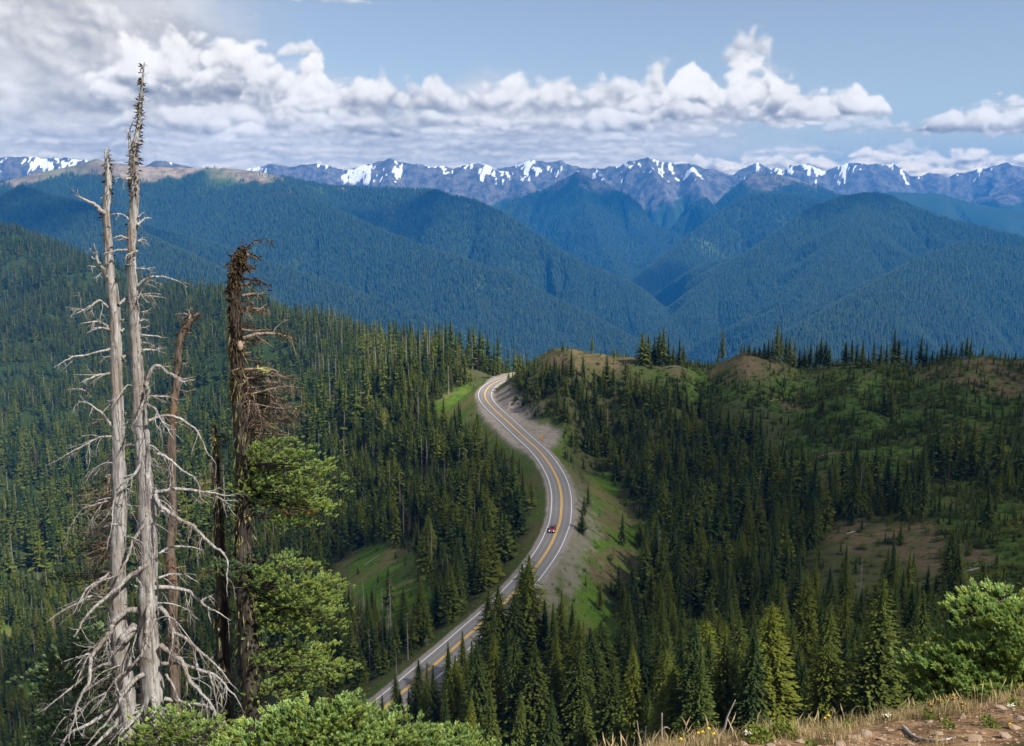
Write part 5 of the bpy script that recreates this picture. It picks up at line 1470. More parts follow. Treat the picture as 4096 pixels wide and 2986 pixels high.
    b.tube([P3(136, 626, SN_Y - .05), P3(129, 634, SN_Y - .2), P3(123, 640, SN_Y - .3)], [.12, .10, .12], 8)
    b.build("trunk", M_SILVER, root, True, base)
    tufts("lichen", pts, rad, [(.99, .4), (.965, .7), (.945, .8), (.925, .8), (.90, 1.1), (.885, .9), (.85, 1.0), (.83, 1.2), (.81, .5), (.76, .4), (.73, .4), (.66, .3), (.6, .3)], M_BLACKLICHEN, root, base, 15, 0.12)
    tufts("lichen", pts, rad, [(.865, .7), (.82, .6)], M_WOLFLICHEN, root, base, 16, 0.08)
    limb([(500, 492), (504, 478), (497, 470), (510, 463)], SN_Y - .05, .03, .1, 77, r1, M_SILVER, root, base)
    for (p, r, d) in [([(492, 772), (470, 745), (440, 720), (405, 697), (364, 678)], .075, -.4), ([(506, 1072), (488, 1045), (468, 1005), (452, 950), (437, 897)], .072, -.3), ([(494, 1030), (450, 1023), (406, 1020)], .03, -.3), ([(512, 1215), (495, 1195), (465, 1182), (430, 1205), (390, 1225), (338, 1218)], .045, -.5), ([(430, 1205), (405, 1225), (350, 1250)], .03, -.2),
                      ([(518, 1312), (490, 1296), (450, 1288), (410, 1295), (368, 1308)], .04, -.4), ([(520, 1320), (470, 1308), (410, 1332)], .042, -.5), ([(526, 1410), (470, 1420), (400, 1440), (340, 1448), (290, 1470), (238, 1502)], .042, -.6), ([(526, 1525), (470, 1532), (420, 1550), (378, 1572)], .05, -.5), ([(526, 1530), (440, 1532), (345, 1528)], .03, -.2),
                      ([(516, 520), (535, 522), (560, 520)], .025, .3), ([(520, 554), (540, 552)], .03, .3), ([(545, 1080), (560, 1082), (590, 1078)], .03, .3), ([(560, 1200), (590, 1175), (610, 1155)], .05, .3), ([(562, 1275), (590, 1272), (615, 1268)], .04, .4), ([(570, 1330), (600, 1310), (620, 1300)], .035, .4), ([(572, 1455), (600, 1440), (620, 1420)], .06, .4), ([(525, 1445), (490, 1450), (475, 1435)], .025, -.2)]:
        limb(p, SN_Y - .1, r, d, 900 + k, r1, M_SILVER, root, base, twigs=0.9); k += 1
    for (p, r, d) in [([(492, 222), (460, 180), (410, 135), (342, 110)], .055, -.5), ([(402, 98), (380, 68), (340, 62), (304, 66)], .028, -.2), ([(500, 272), (430, 287), (370, 318), (300, 352), (232, 390)], .04, -.5), ([(530, 660), (505, 662), (485, 655)], .05, -.4), ([(490, 880), (430, 915), (370, 960), (330, 1030), (310, 1065)], .045, -.6), ([(470, 995), (400, 985), (340, 1015), (260, 1060), (208, 1100)], .055, -.6), ([(470, 990), (380, 1000), (300, 1020), (245, 1045)], .03, .2),
                      ([(500, 1275), (455, 1290), (400, 1320), (330, 1375), (260, 1430), (172, 1495)], .06, -.6), ([(520, 1160), (450, 1215), (400, 1260), (365, 1330), (340, 1400)], .055, -.7), ([(500, 1330), (430, 1370), (360, 1420), (310, 1500), (290, 1590)], .05, -.6), ([(480, 560), (420, 575), (360, 600), (285, 715)], .03, -.3), ([(500, 545), (440, 560), (390, 610), (345, 650)], .03, .3), ([(495, 600), (450, 620), (410, 650), (380, 700)], .024, .3),
                      ([(520, 1480), (450, 1520), (380, 1560), (300, 1600), (240, 1680)], .09, -.5), ([(540, 1520), (480, 1580), (420, 1640), (380, 1690)], .08, -.7), ([(500, 1400), (420, 1440), (350, 1490), (270, 1540), (220, 1620)], .04, -.3)]:
        limb(p, SN_Y - .1, r, d, 940 + k, r2, M_SILVER, root, base, twigs=1.3); k += 1
    fill(12, SN_Y - .1, 118, 6000, 70)
    # ---- brown broken snag behind
    T = [(198, 314, 3.5), (190, 322, 6.0), (183, 332, 6.5), (179.5, 345, 7.0), (177.5, 365, 7.4), (176, 389, 7.8), (173, 412, 8.0), (171.5, 442, 8.6), (172, 487, 9.4), (173, 520, 10), (170, 545, 10.4), (172, 580, 11), (172, 620, 12), (174, 670, 13), (176, 735, 14)]
    b, pts, rad = trunk_through(list(reversed(T)), SN_Y + 2.0, seed=19, sides=12, rough=0.25)
    base = pts[0].copy()
    root = empty("dead_snag", base)
    tag(root, "brown broken-topped dead trunk behind the twin silver snags", "tree")
    b.build("trunk", M_BROWNBARK, root, True, base)
    tufts("lichen", pts, rad, [(f, .9) for f in (.99, .97, .95, .93, .9, .87, .84, .81, .78, .74, .70, .62, .55, .47, .4, .33, .25)], M_BLACKLICHEN, root, base, 25, 0.15, 22)
    for i, (p, r, d) in enumerate([([(900, 1275), (880, 1250), (840, 1245)], .05, .2), ([(905, 1270), (890, 1235), (897, 1218)], .04, .2), ([(930, 1262), (940, 1250), (935, 1240)], .05, -.1), ([(845, 1550), (880, 1550), (926, 1540)], .03, .3), ([(840, 1470), (870, 1480), (890, 1470)], .02, .2), ([(830, 1390), (812, 1395)], .02, .2), ([(860, 1330), (900, 1335), (920, 1325)], .025, .2)]):
        limb(p, SN_Y + 2.0, r, d, 1000 + i, r1, M_TWIG, root, base, twigs=1.6)
    for i, (p, r, d) in enumerate([([(780, 60), (830, 75), (870, 60)], .02, .2), ([(770, 170), (800, 160), (830, 170)], .02, -.2), ([(780, 340), (810, 330)], .02, .3), ([(775, 600), (830, 605)], .02, .3), ([(780, 690), (800, 720)], .02, .1), ([(770, 860), (830, 850)], .03, .3), ([(775, 1100), (830, 1090), (850, 1110)], .02, .3)]):
        limb(p, SN_Y + 2.0, r, d, 1020 + i, r2, M_TWIG, root, base, twigs=1.6)
build_snags()

# ---- fir shoots: needles standing round a short twig
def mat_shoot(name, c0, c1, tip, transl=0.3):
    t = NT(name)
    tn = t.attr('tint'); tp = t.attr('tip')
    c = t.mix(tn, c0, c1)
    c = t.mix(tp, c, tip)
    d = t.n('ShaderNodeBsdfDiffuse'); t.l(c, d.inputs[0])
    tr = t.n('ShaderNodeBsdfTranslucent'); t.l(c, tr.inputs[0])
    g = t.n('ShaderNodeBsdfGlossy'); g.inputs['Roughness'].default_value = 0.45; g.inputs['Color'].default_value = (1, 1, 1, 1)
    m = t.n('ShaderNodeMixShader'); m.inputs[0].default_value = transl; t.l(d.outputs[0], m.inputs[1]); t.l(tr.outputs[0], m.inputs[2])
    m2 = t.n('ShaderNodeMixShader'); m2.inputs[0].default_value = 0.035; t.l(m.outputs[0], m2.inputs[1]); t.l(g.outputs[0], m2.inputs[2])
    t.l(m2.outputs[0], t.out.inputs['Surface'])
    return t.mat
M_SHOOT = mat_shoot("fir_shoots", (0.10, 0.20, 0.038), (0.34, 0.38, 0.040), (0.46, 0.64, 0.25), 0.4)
M_SHOOT_DARK = mat_shoot("shaded_fir_shoots", (0.065, 0.135, 0.058), (0.16, 0.21, 0.05), (0.27, 0.40, 0.23), 0.4)  # darker copy of the fir shoots, with shade put into the colour
M_RUST = mat_shoot("rusty_fir_shoots", (0.20, 0.075, 0.030), (0.30, 0.12, 0.045), (0.30, 0.14, 0.06), 0.2)
def shoot_shape(seed, needles=38):
    """unit shoot along +X, needles swept upward and outward"""
    rng = random.Random(seed); V, TP = [], []
    for k in range(needles):
        f = (k + rng.random()) / needles
        p = np.array([f * 0.85, 0, 0.10 * f * f])
        f = 0.25 + 0.75 * f; p = np.array([f * 0.72, 0, 0.12 * f * f])
        side = rng.choice((-1, 1)); el = rng.uniform(-0.35, 1.45)
        d = np.array([0.10 + 0.9 * f * f, side * math.cos(el), math.sin(el) + 0.10]); d /= np.linalg.norm(d)
        L = 0.36 * rng.uniform(0.8, 1.15)
        w = np.cross(d, np.array([rng.gauss(0, .35), rng.gauss(0, .35), 1.0])); w /= np.linalg.norm(w); w *= 0.085
        V.append([p - w, p + w, p + d * L]); TP.append([0.25 * f, 0.25 * f, 0.55 + 0.45 * f])
    return np.array(V), np.array(TP)
SHOOTS = [shoot_shape(60 + i) for i in range(6)]
def shoots_mesh(name, P, D, S, mat, parent, origin, seed, yellow=0.25):
    """a bough's shoots joined: positions, directions, lengths"""
    rng = np.random.RandomState(seed)
    VV, TT, PP = [], [], []
    for i in range(len(P)):
        v, tp = SHOOTS[rng.randint(6)]
        d = D[i] / np.linalg.norm(D[i])
        s = np.cross(np.array([0, 0, 1.0]), d); s /= max(np.linalg.norm(s), 1e-6); u = np.cross(d, s)
        M = np.stack([d, s, u], 1) * S[i]
        VV.append(v.reshape(-1, 3) @ M.T + P[i] - origin)
        tint = np.clip(rng.rand() ** 1.6 * (0.75 + yellow * 2), 0, 1)
        TT.append(np.full(len(v) * 3, tint)); PP.append(tp.ravel() * rng.uniform(0.35, 1.0))
    VV = np.concatenate(VV); F = np.arange(len(VV)).reshape(-1, 3)
    me = tri_mesh(name, VV, F, {'tint': np.concatenate(TT), 'tip': np.concatenate(PP)}, mat)
    o = bpy.data.objects.new(name, me); COL.objects.link(o)
    if parent is not None: o.parent = parent
    return o
def bough(root, origin, start, c, R_, n, L, seed, mat, layers=5, yellow=0.25, twig=True, name="bough", up=0.55):
    """a clump of layered sprays round c with radii R_, carried by limbs from start"""
    rng = np.random.RandomState(seed)
    c = np.asarray(c, float); R_ = np.asarray(R_, float); start = np.asarray(start, float)
    P, D = [], []
    axis = c - start; axis /= max(np.linalg.norm(axis), 1e-6)
    # each layer is a fan of twigs
    b = MB()
    for l in range(layers):
        z = -0.75 + 1.6 * (l + 0.5) / layers + rng.uniform(-.08, .08)
        rr = math.sqrt(max(1 - (z * 0.9) ** 2, 0.12))
        m = int(n / layers * (0.6 + 0.6 * rr))
        hub = c + np.array([0, 0, z * R_[2]]) - axis * R_[0] * 0.25 * rr
        for k in range(m):
            a = rng.uniform(0, 6.283); q = rng.rand() ** 0.45 * rr * (1 + 0.38 * math.sin(3 * a + seed + l) + 0.25 * math.sin(7 * a + l * 2.1))
            if math.sin(2 * a + seed * 1.3 + l * 1.9) > 0.55: continue
            off = np.array([math.cos(a) * q * R_[0], math.sin(a) * q * R_[1], 0])
            off[2] = -0.22 * q * q * R_[2] + rng.normal(0, .06) * R_[2] + 0.14 * R_[2] * math.sin(off[0] * 5 + seed) * math.sin(off[1] * 6 + l)
            p = c + np.array([0, 0, z * R_[2]]) + off
            out = p - hub; out[2] *= 0.3; out /= max(np.linalg.norm(out), 1e-6)
            d = out * 0.8 + axis * 0.35 + np.array([rng.normal(0, .25), rng.normal(0, .25), up + rng.normal(0, .2)])
            P.append(p); D.append(d)
            if twig and k % 9 == 0:
                mid = (hub + p) / 2 + np.array([0, 0, -0.04])
                b.tube([hub, mid, p], [L * 0.07, L * 0.05, L * 0.03], 4)
        if twig: b.tube([start, (start + hub) / 2 + np.array([0, 0, 0.03]), hub], [L * 0.17, L * 0.13, L * 0.07], 5)
    if twig: b.build("limb", M_DARKBARK, root, True, origin)
    S = L * rng.uniform(0.75, 1.25, len(P))
    return shoots_mesh(name, P, D, S, mat, root, origin, seed + 1, yellow)

FIR_Y = 21.5
def m_at(Y, y=600):      # metres per layout unit at that distance
    p = P3(512, y, Y); return (p[1] * CP - p[2] * SP) / FPX
def hang(name, pts, rad, n, mat, parent, origin, seed, L=0.25, f0=0.0, f1=1.0, side=None):
    rng = random.Random(seed); b = MB()
    for q in range(n):
        i = int(rng.uniform(f0, f1) * (len(pts) - 1)); a = rng.uniform(0, 6.28)
        o_ = np.array([math.cos(a), math.sin(a), 0])
        p = pts[i] + o_ * rad[i] * rng.uniform(0.9, 1.25) + np.array([0, 0, rng.uniform(-.1, .1)])
        k = rng.uniform(0.4, 1.4)
        b.kite(p, np.array([o_[0] * .15 + rng.gauss(0, .15), o_[1] * .15 + rng.gauss(0, .15), -1.0]), np.array([rng.gauss(0, 1), rng.gauss(0, 1), 0.1]), L * k, 0.010 * (0.6 + k))
    o = b.build(name, mat, parent, False, origin); o['kind'] = 'stuff'
    return o
def build_fir():
    m = m_at(FIR_Y)
    T = [(246, 249, 2.5), (241, 256, 5.0), (237, 264, 8.0), (234.5, 274, 9.5), (234.3, 290, 10.5), (235, 310, 11), (236, 334, 11.5), (236.5, 356, 12), (238, 382, 12.5), (239.5, 409, 14), (241.5, 440, 15), (244.5, 476, 16), (244, 510, 17), (244, 540, 17.5), (246, 600, 19), (250, 660, 21), (254, 735, 25), (256, 770, 27)]
    b, pts, rad = trunk_through(list(reversed(T)), FIR_Y, seed=29, rough=0.28)
    base = pts[0].copy()
    root = empty("fir_tree", base)
    tag(root, "dark lichen-draped fir, dead ragged top, green boughs on its right side", "tree")
    b.build("trunk", M_DARKBARK, root, True, base)
    T2 = [(214.5, 426, 2.5), (216, 440, 5), (216, 470, 8), (218, 500, 9), (219, 521, 10), (221.5, 577, 12), (222.6, 645, 14), (225, 712, 17), (227, 770, 20)]
    b2, pts2, rad2 = trunk_through(list(reversed(T2)), FIR_Y + 0.4, seed=39, rough=0.28)
    b2.build("second_stem", M_DARKBARK, root, True, base)
    for q in range(26):
        rg = random.Random(q + 640); y0 = rg.uniform(432, 700); sg = rg.choice((-1, 1, 1)); L = rg.uniform(10, 34)
        limb([(218, y0), (218 + sg * L * .5, y0 + rg.uniform(-4, 8)), (218 + sg * L, y0 + rg.uniform(2, 16))], FIR_Y + .4, rg.uniform(.014, .03), rg.uniform(-.4, .3), 660 + q, lambda a_, b_: (a_, b_), M_TWIG if q % 2 else M_DARKBARK, root, base, twigs=2.4)
    tufts("lichen", pts2, rad2, [(f, .9) for f in (.98, .95, .92, .9, .86, .82, .78, .7, .6, .5, .4, .3)], M_HANGLICHEN, root, base, 47, 0.16, 20, sag=1.2)
    tufts("lichen", pts, rad, [(f, 1.2) for f in (.99, .97, .95, .93, .9, .87, .84, .8, .77, .73, .7, .66, .62, .55, .5, .42, .35, .3, .22, .15)], M_BLACKLICHEN, root, base, 48, 0.20, 26, sag=.6)
    tufts("lichen", pts, rad, [(f, 1.0) for f in (.62, .55, .5, .44, .4, .36, .3, .24)], M_HANGLICHEN, root, base, 49, 0.22, 22, sag=1.6)
    hang("lichen", pts, rad, 900, M_BLACKLICHEN, root, base, 43, 0.15, 0.5, 0.99)
    hang("lichen", pts, rad, 420, M_HANGLICHEN, root, base, 44, 0.26, 0.05, 0.66)
    hang("lichen", pts2, rad2, 260, M_HANGLICHEN, root, base, 45, 0.28, 0.1, 0.95)
    # sawn scar showing pale wood
    s0 = P3(240.5, 346, FIR_Y - 0.135); sc = MB()
    for (dx, dz) in ((0, 0),): sc.tube([s0 + np.array([-.01, .05, -.10]), s0 + np.array([-.012, .012, -.06]), s0 + np.array([-.01, .006, 0]), s0 + np.array([-.008, .012, .06]), s0 + np.array([-.01, .05, .10])], [.02, .055, .065, .055, .02], 8)
    sc.build("scar", mat_plain("pale_cut_wood", (0.24, 0.17, 0.13), (0.34, 0.26, 0.21)), root, False, base)
    # dead ragged branches of the top
    k = 0
    dead = [([(235, 180), (262, 160), (300, 132), (335, 113), (390, 108), (450, 118)], .030, .2, .5), ([(200, 225), (260, 215), (300, 235), (355, 238)], .05, .2, 2), ([(190, 260), (150, 225), (140, 215)], .03, -.2, 2), ([(175, 300), (130, 285), (90, 292)], .04, -.2, 2), ([(200, 290), (250, 285), (290, 312)], .04, .2, 2), ([(200, 330), (250, 318), (300, 310)], .03, .3, 2),
            ([(200, 390), (280, 400), (350, 412), (432, 447)], .05, .3, 2), ([(210, 440), (290, 430), (370, 410)], .04, .4, 2), ([(220, 520), (290, 500), (340, 510), (392, 482)], .05, .3, 2), ([(210, 560), (250, 560), (262, 590)], .02, -.2, 1), ([(200, 640), (270, 620), (330, 630), (402, 578)], .05, .3, 2), ([(200, 610), (300, 612), (395, 622)], .03, .2, 2),
            ([(200, 730), (260, 720), (330, 750)], .03, .3, 2), ([(200, 765), (300, 770), (400, 764)], .03, .3, 1), ([(220, 830), (330, 800), (450, 802), (520, 810), (605, 836)], .06, .4, 2), ([(460, 800), (510, 785), (560, 772)], .02, .2, 1), ([(215, 870), (300, 850), (400, 840)], .05, .3, 2), ([(215, 950), (250, 940), (290, 930)], .05, .2, 2),
            ([(220, 985), (300, 1000), (360, 1010), (408, 1028)], .04, .3, 2), ([(215, 1050), (180, 1060), (135, 1075)], .02, -.3, 1), ([(230, 1060), (340, 1060), (430, 1060), (500, 1100)], .05, .3, 2)]
    for q in range(30):
        y0 = 1085 + q * 15; rng = random.Random(q + 5)
        x1 = rng.uniform(420, 690); y1 = y0 + rng.uniform(-30, 70)
        dead.append(([(215, y0), (300, y0 + rng.uniform(-25, 20)), (0.55 * x1 + 130, (y0 + y1) / 2 + rng.uniform(-35, 15)), (x1, y1)], rng.uniform(.022, .045), rng.uniform(-.5, .6), 2.6))
    for (p, r, d, tw) in dead:
        limb(p, FIR_Y, r, d, 1100 + k, r3, M_TWIG if k % 3 else M_DARKBARK, root, base, twigs=tw); k += 1
    # fuzzy dark lichen on those branches
    rng = random.Random(8); fb = MB(); fy = MB()
    for (p, r, d, tw) in dead:
        for q in range(34):
            f = rng.random(); i = min(int(f * (len(p) - 1)), len(p) - 2); g = f * (len(p) - 1) - i
            x = p[i][0] * (1 - g) + p[i + 1][0] * g; y = p[i][1] * (1 - g) + p[i + 1][1] * g
            pt = P3(*r3(x + rng.gauss(0, 5), y + rng.gauss(2, 6)), FIR_Y + d * f)
            (fb if rng.random() < 0.93 else fy).kite(pt, np.array([rng.gauss(0.3, .7), rng.gauss(0, .6), rng.gauss(-.3, .5)]), np.array([rng.gauss(0, 1), rng.gauss(0, 1), rng.gauss(0, 1)]), rng.uniform(.05, .15), rng.uniform(.008, .025))
    fb.build("lichen", M_BLACKLICHEN, root, False, base)["kind"] = "stuff"; fy.build("lichen", M_HANGLICHEN, root, False, base)["kind"] = "stuff"
    wl = MB()
    for q in range(90):
        pt = P3(*r3(375 + rng.gauss(0, 22), 1070 + rng.gauss(0, 11)), FIR_Y - .15 + rng.gauss(0, .05))
        wl.kite(pt, np.array([rng.gauss(0, 1), rng.gauss(0, 1), rng.gauss(0.2, .5)]), np.array([rng.gauss(0, 1), rng.gauss(0, 1), rng.gauss(0, 1)]), rng.uniform(.04, .1), rng.uniform(.015, .03))
    wl.build("lichen", M_WOLFLICHEN, root, False, base)["kind"] = "stuff"
    # snag-like left side: drooping half-dead boughs between the silver trunks
    for q in range(34):
        rng = random.Random(q + 300)
        y0 = rng.uniform(430, 950); x1 = rng.uniform(230, 420) + max(0, (700 - y0)) * 0.12
        limb([(530, y0), (470, y0 + rng.uniform(0, 30)), ((530 + x1) / 2, y0 + rng.uniform(10, 60)), (x1, y0 + rng.uniform(20, 110))], FIR_Y + 0.6, rng.uniform(.02, .04), rng.uniform(-.3, .5), 1300 + q, r2, M_DARKBARK if q % 2 else M_TWIG, root, base, twigs=2.2)
    # live boughs: centre, radii in layout units, shoots
    st = lambda y: P3(246, y, FIR_Y)
    for i, (x, y, rx, ry, n, mt, yel) in enumerate([(282, 452, 30, 13, 330, M_SHOOT, .25), (262, 448, 22, 10, 160, M_SHOOT, .1), (278, 476, 40, 15, 420, M_SHOOT, .25), (255, 484, 22, 9, 170, M_SHOOT, .1), (308, 492, 26, 15, 300, M_SHOOT, .6), (290, 500, 34, 11, 220, M_SHOOT, .4), (322, 508, 16, 9, 120, M_SHOOT, .9), (296, 520, 24, 8, 140, M_SHOOT, .3),
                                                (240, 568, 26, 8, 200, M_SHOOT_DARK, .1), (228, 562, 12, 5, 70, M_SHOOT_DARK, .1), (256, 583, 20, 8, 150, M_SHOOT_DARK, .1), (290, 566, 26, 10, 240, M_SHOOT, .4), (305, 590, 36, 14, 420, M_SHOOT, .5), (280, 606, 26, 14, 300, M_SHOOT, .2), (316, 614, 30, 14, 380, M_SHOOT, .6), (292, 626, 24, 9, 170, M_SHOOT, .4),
                                                (262, 575, 18, 10, 150, M_SHOOT, .2), (268, 598, 20, 12, 190, M_SHOOT, .2), (262, 622, 16, 10, 130, M_SHOOT, .3), (268, 655, 18, 9, 140, M_SHOOT, .3), (274, 690, 22, 9, 160, M_SHOOT, .3), (256, 466, 20, 12, 190, M_SHOOT, .2), (258, 497, 16, 9, 120, M_SHOOT, .2), (326, 588, 20, 12, 180, M_SHOOT, .7), (318, 470, 20, 12, 170, M_SHOOT, .5), (300, 652, 26, 9, 210, M_SHOOT, .6), (318, 660, 30, 10, 280, M_SHOOT, .7), (288, 672, 22, 9, 160, M_SHOOT, .3), (330, 672, 22, 8, 150, M_SHOOT, .8), (296, 690, 22, 7, 120, M_SHOOT, .3)]):
        dy = (-.35, .25, .1, -.1)[i % 4]
        c = P3(x, y, FIR_Y + dy)
        bough(root, base, st(y - 4), c, (rx * m, min(rx * m * 0.9, 0.6), ry * m), int(n * 0.9), 0.128, 1500 + i * 3, mt, layers=4 if ry < 12 else 5, yellow=yel)
    bough(root, base, P3(262, 505, FIR_Y), P3(300, 512, FIR_Y - 0.5), (16 * m, .2, 5 * m), 60, 0.07, 1700, M_RUST, layers=2, name="dry_bough")
    # left low boughs; the back ones carry the snags' shade in their colour
    for i, (x, y, rx, ry, n) in enumerate([(100, 633, 22, 8, 200), (78, 655, 34, 12, 360), (60, 668, 30, 14, 320), (52, 690, 22, 10, 160), (88, 680, 24, 14, 260), (70, 718, 36, 14, 330), (60, 740, 30, 12, 240), (106, 700, 18, 16, 200), (104, 740, 24, 14, 220), (84, 548, 16, 6, 60), (62, 578, 12, 6, 60), (131, 555, 9, 7, 60), (132, 515, 6, 9, 40), (92, 520, 18, 6, 60), (170, 725, 34, 12, 330), (205, 735, 30, 10, 260), (150, 742, 24, 10, 200)]):
        near = i >= 14
        c = P3(x, y, FIR_Y + (0.9 if not near else -2.6))
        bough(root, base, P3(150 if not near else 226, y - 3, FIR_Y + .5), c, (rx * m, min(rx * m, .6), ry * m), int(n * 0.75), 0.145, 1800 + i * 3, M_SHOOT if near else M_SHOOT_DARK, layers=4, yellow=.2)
build_fir()

def build_front_firs():
    # crown of the fir just below the edge, bottom middle
    Y0 = 11.0; m = m_at(Y0, 720)
    base = P3(330, 900, Y0 + 0.4)
    root = empty("fir_sapling", base)
    tag(root, "bright green fir crown at the bottom edge, left of the road", "tree")
    b = MB(); b.tube([base, P3(335, 800, Y0 + .4), P3(340, 715, Y0 + .4)], [.09, .06, .02], 8); b.build("trunk", M_BROWNBARK, root, True, base)
    for i, (x, y, rx, ry, n, d) in enumerate([(345, 712, 24, 8, 130, 0), (318, 722, 36, 10, 230, -.1), (285, 722, 26, 10, 150, .2), (358, 728, 40, 10, 270, .1), (400, 738, 44, 10, 270, 0), (300, 745, 60, 12, 380, -.2), (440, 752, 46, 10, 260, 0), (362, 752, 60, 12, 380, -.2), (250, 742, 30, 14, 180, .3), (455, 742, 26, 6, 90, .1), (400, 770, 80, 12, 360, -.3), (300, 775, 80, 12, 360, -.4), (490, 762, 40, 8, 160, 0)]):
        bough(root, base, P3(338, y + 6, Y0 + .4), P3(x, y, Y0 + d), (rx * m, min(rx * m, .45), ry * m), int(n * 1.1), 0.112, 2100 + 3 * i, M_SHOOT, layers=4, yellow=.15, up=.8)
    # fir bough leaning in from the right edge
    Y0 = 10.6; m = m_at(Y0, 650)
    base = P3(1075, 760, Y0 + 0.6)
    root = empty("fir_sapling", base)
    tag(root, "pale green young fir leaning in beside the dry grass at the right", "tree")
    b = MB(); b.tube([base, P3(1075, 680, Y0 + .6), P3(1070, 600, Y0 + .6), P3(1068, 540, Y0 + .6)], [.06, .05, .04, .02], 8); b.build("trunk", M_BROWNBARK, root, True, base)
    for i, (x, y, rx, ry, n, d) in enumerate([(1000, 604, 34, 8, 170, .1), (975, 612, 24, 8, 110, 0), (1015, 618, 34, 10, 200, -.1), (990, 640, 34, 10, 220, .1), (958, 648, 26, 8, 130, 0), (1012, 650, 40, 12, 280, -.2), (940, 662, 30, 9, 170, -.1), (925, 672, 22, 7, 100, .1), (975, 672, 44, 12, 330, -.2), (1015, 682, 40, 12, 270, -.3), (945, 688, 24, 9, 140, -.2), (912, 672, 12, 4, 36, .1), (985, 694, 34, 8, 170, -.3), (938, 698, 20, 6, 80, -.25)]):
        bough(root, base, P3(1066, y - 2, Y0 + .5), P3(x, y, Y0 + d), (rx * m, min(rx * m, .42), ry * m), int(n * 1.15), 0.125, 2300 + 3 * i, M_SHOOT, layers=3, yellow=.2, up=.7)
    bough(root, base, P3(1066, 670, Y0 + .4), P3(1012, 690, Y0 - .45), (14 * m, .12, 6 * m), 40, 0.07, 2400, M_RUST, layers=2, name="dry_bough")
build_front_firs()
# ------------------------------------------------------------------ undergrowth on the open slopes
def bush_mesh(seed):
    V, F, T, TP = crown_arrays(random.Random(seed), 7, 9, 2, H=1.0, rad=0.62, low=0.0, size=0.75, droop=-0.1, shape=0.45)
    return tri_mesh("bush", np.array(V), F, {'tint': T, 'tip': TP}, M_NEEDLE)
def undergrowth():
    X, Y = scatter(90000, -0.35, 0.66, 190, 560)
    Z = height_at(X, Y); U, V = project(X, Y, Z)
    op = np.zeros(X.shape)
    for P in OPEN + DENSE[1:2]: op = np.maximum(op, px_poly(P, U, V, 10))
    n = fbm(X / 16, Y / 16, 4, 951)
    d = (op * sstep(-0.30, 0.15, n) * 0.95 + 0.16)
    d *= 1 - 0.62 * grid_val(C_BROWN, X, Y)
    d *= 1 - 0.88 * grid_val(C_MEAD, X, Y)
    dist = road_dist(X, Y)[0]
    d *= sstep(8, 12, dist)
    for P in PULL_XY: d *= poly_sd(P, X, Y) > 2
    hid = hidden_drop(X, Y)
    ok = (rs.rand(len(X)) < d) & (hid < 2) & (U > 330)
    i = np.where(ok)[0]
    H = rs.uniform(0.5, 1.9, len(i)) * (0.7 + 0.6 * rs.rand(len(i)))
    kd = rs.randint(0, 3, len(i)); tall = rs.rand(len(i)) < 0.16
    H = np.where(tall, rs.uniform(2.0, 5.0, len(i)), H); kd = np.where(tall, 3 + rs.randint(0, 3, len(i)), kd)
    return np.stack([X[i], Y[i], Z[i] - 0.1, H, rs.uniform(0, 6.28, len(i)), kd], 1)
_ug = undergrowth(); print("undergrowth", len(_ug))
_o = gn_forest("undergrowth", _ug, [bpy.data.objects.new("p", bush_mesh(70 + i)) for i in range(3)] + [proto("p", [CROWN_S[i]]) for i in (0, 2, 4)], "low dark shrubs and young conifers spread over the bowl")
_o['category'] = "shrubs"
def mat_herb():
    t = NT("verge_herbs"); oi = t.n('ShaderNodeObjectInfo').outputs['Random']; tn = t.attr('tint')
    c = t.ramp(oi, [(0.0, (0.045, 0.095, 0.028)), (0.5, (0.10, 0.15, 0.045)), (0.8, (0.16, 0.18, 0.07)), (0.93, (0.30, 0.26, 0.05)), (1.0, (0.22, 0.18, 0.10))])
    c = t.mix(t.math('MULTIPLY', tn, 0.4), c, (0.05, 0.09, 0.03)); t.diffuse(c, transl=0.2, tcol=c); return t.mat
M_HERB = mat_herb()
def herb_mesh(seed):
    V, F, T, TP = crown_arrays(random.Random(seed), 4, 8, 1, H=1.0, rad=0.8, low=0.0, size=1.0, droop=-0.3, shape=0.4)
    return tri_mesh("herb", np.array(V), F, {'tint': T, 'tip': TP}, M_HERB)
def herbs():
    X, Y = scatter(110000, -0.30, 0.62, 180, 560)
    Z = height_at(X, Y); U, V = project(X, Y, Z)
    op = np.zeros(X.shape)
    for P in OPEN: op = np.maximum(op, px_poly(P, U, V, 10))
    d = np.maximum(grid_val(C_MEAD, X, Y) * 0.8, op * 0.30) * sstep(-0.3, 0.3, fbm(X / 6, Y / 6, 3, 961)) + 0.10 * grid_val(C_BROWN, X, Y) + 0.12 * grid_val(C_GRAV, X, Y)
    dist = road_dist(X, Y)[0]; d *= sstep(5.0, 7.0, dist)
    for P in PULL_XY: d *= poly_sd(P, X, Y) > -0.5
    ok = (rs.rand(len(X)) < d) & (hidden_drop(X, Y) < 1) & (U > 310) & (U < 1040)
    i = np.where(ok)[0]
    return np.stack([X[i], Y[i], Z[i] - 0.05, rs.uniform(0.15, 0.65, len(i)), rs.uniform(0, 6.28, len(i)), rs.randint(0, 3, len(i))], 1)
_hb = herbs(); print("herbs", len(_hb))
_o = gn_forest("meadow_herbs", _hb, [bpy.data.objects.new("p", herb_mesh(90 + i)) for i in range(3)], "low green and yellow herbs on the road verges and meadows")
_o['category'] = "herbs"

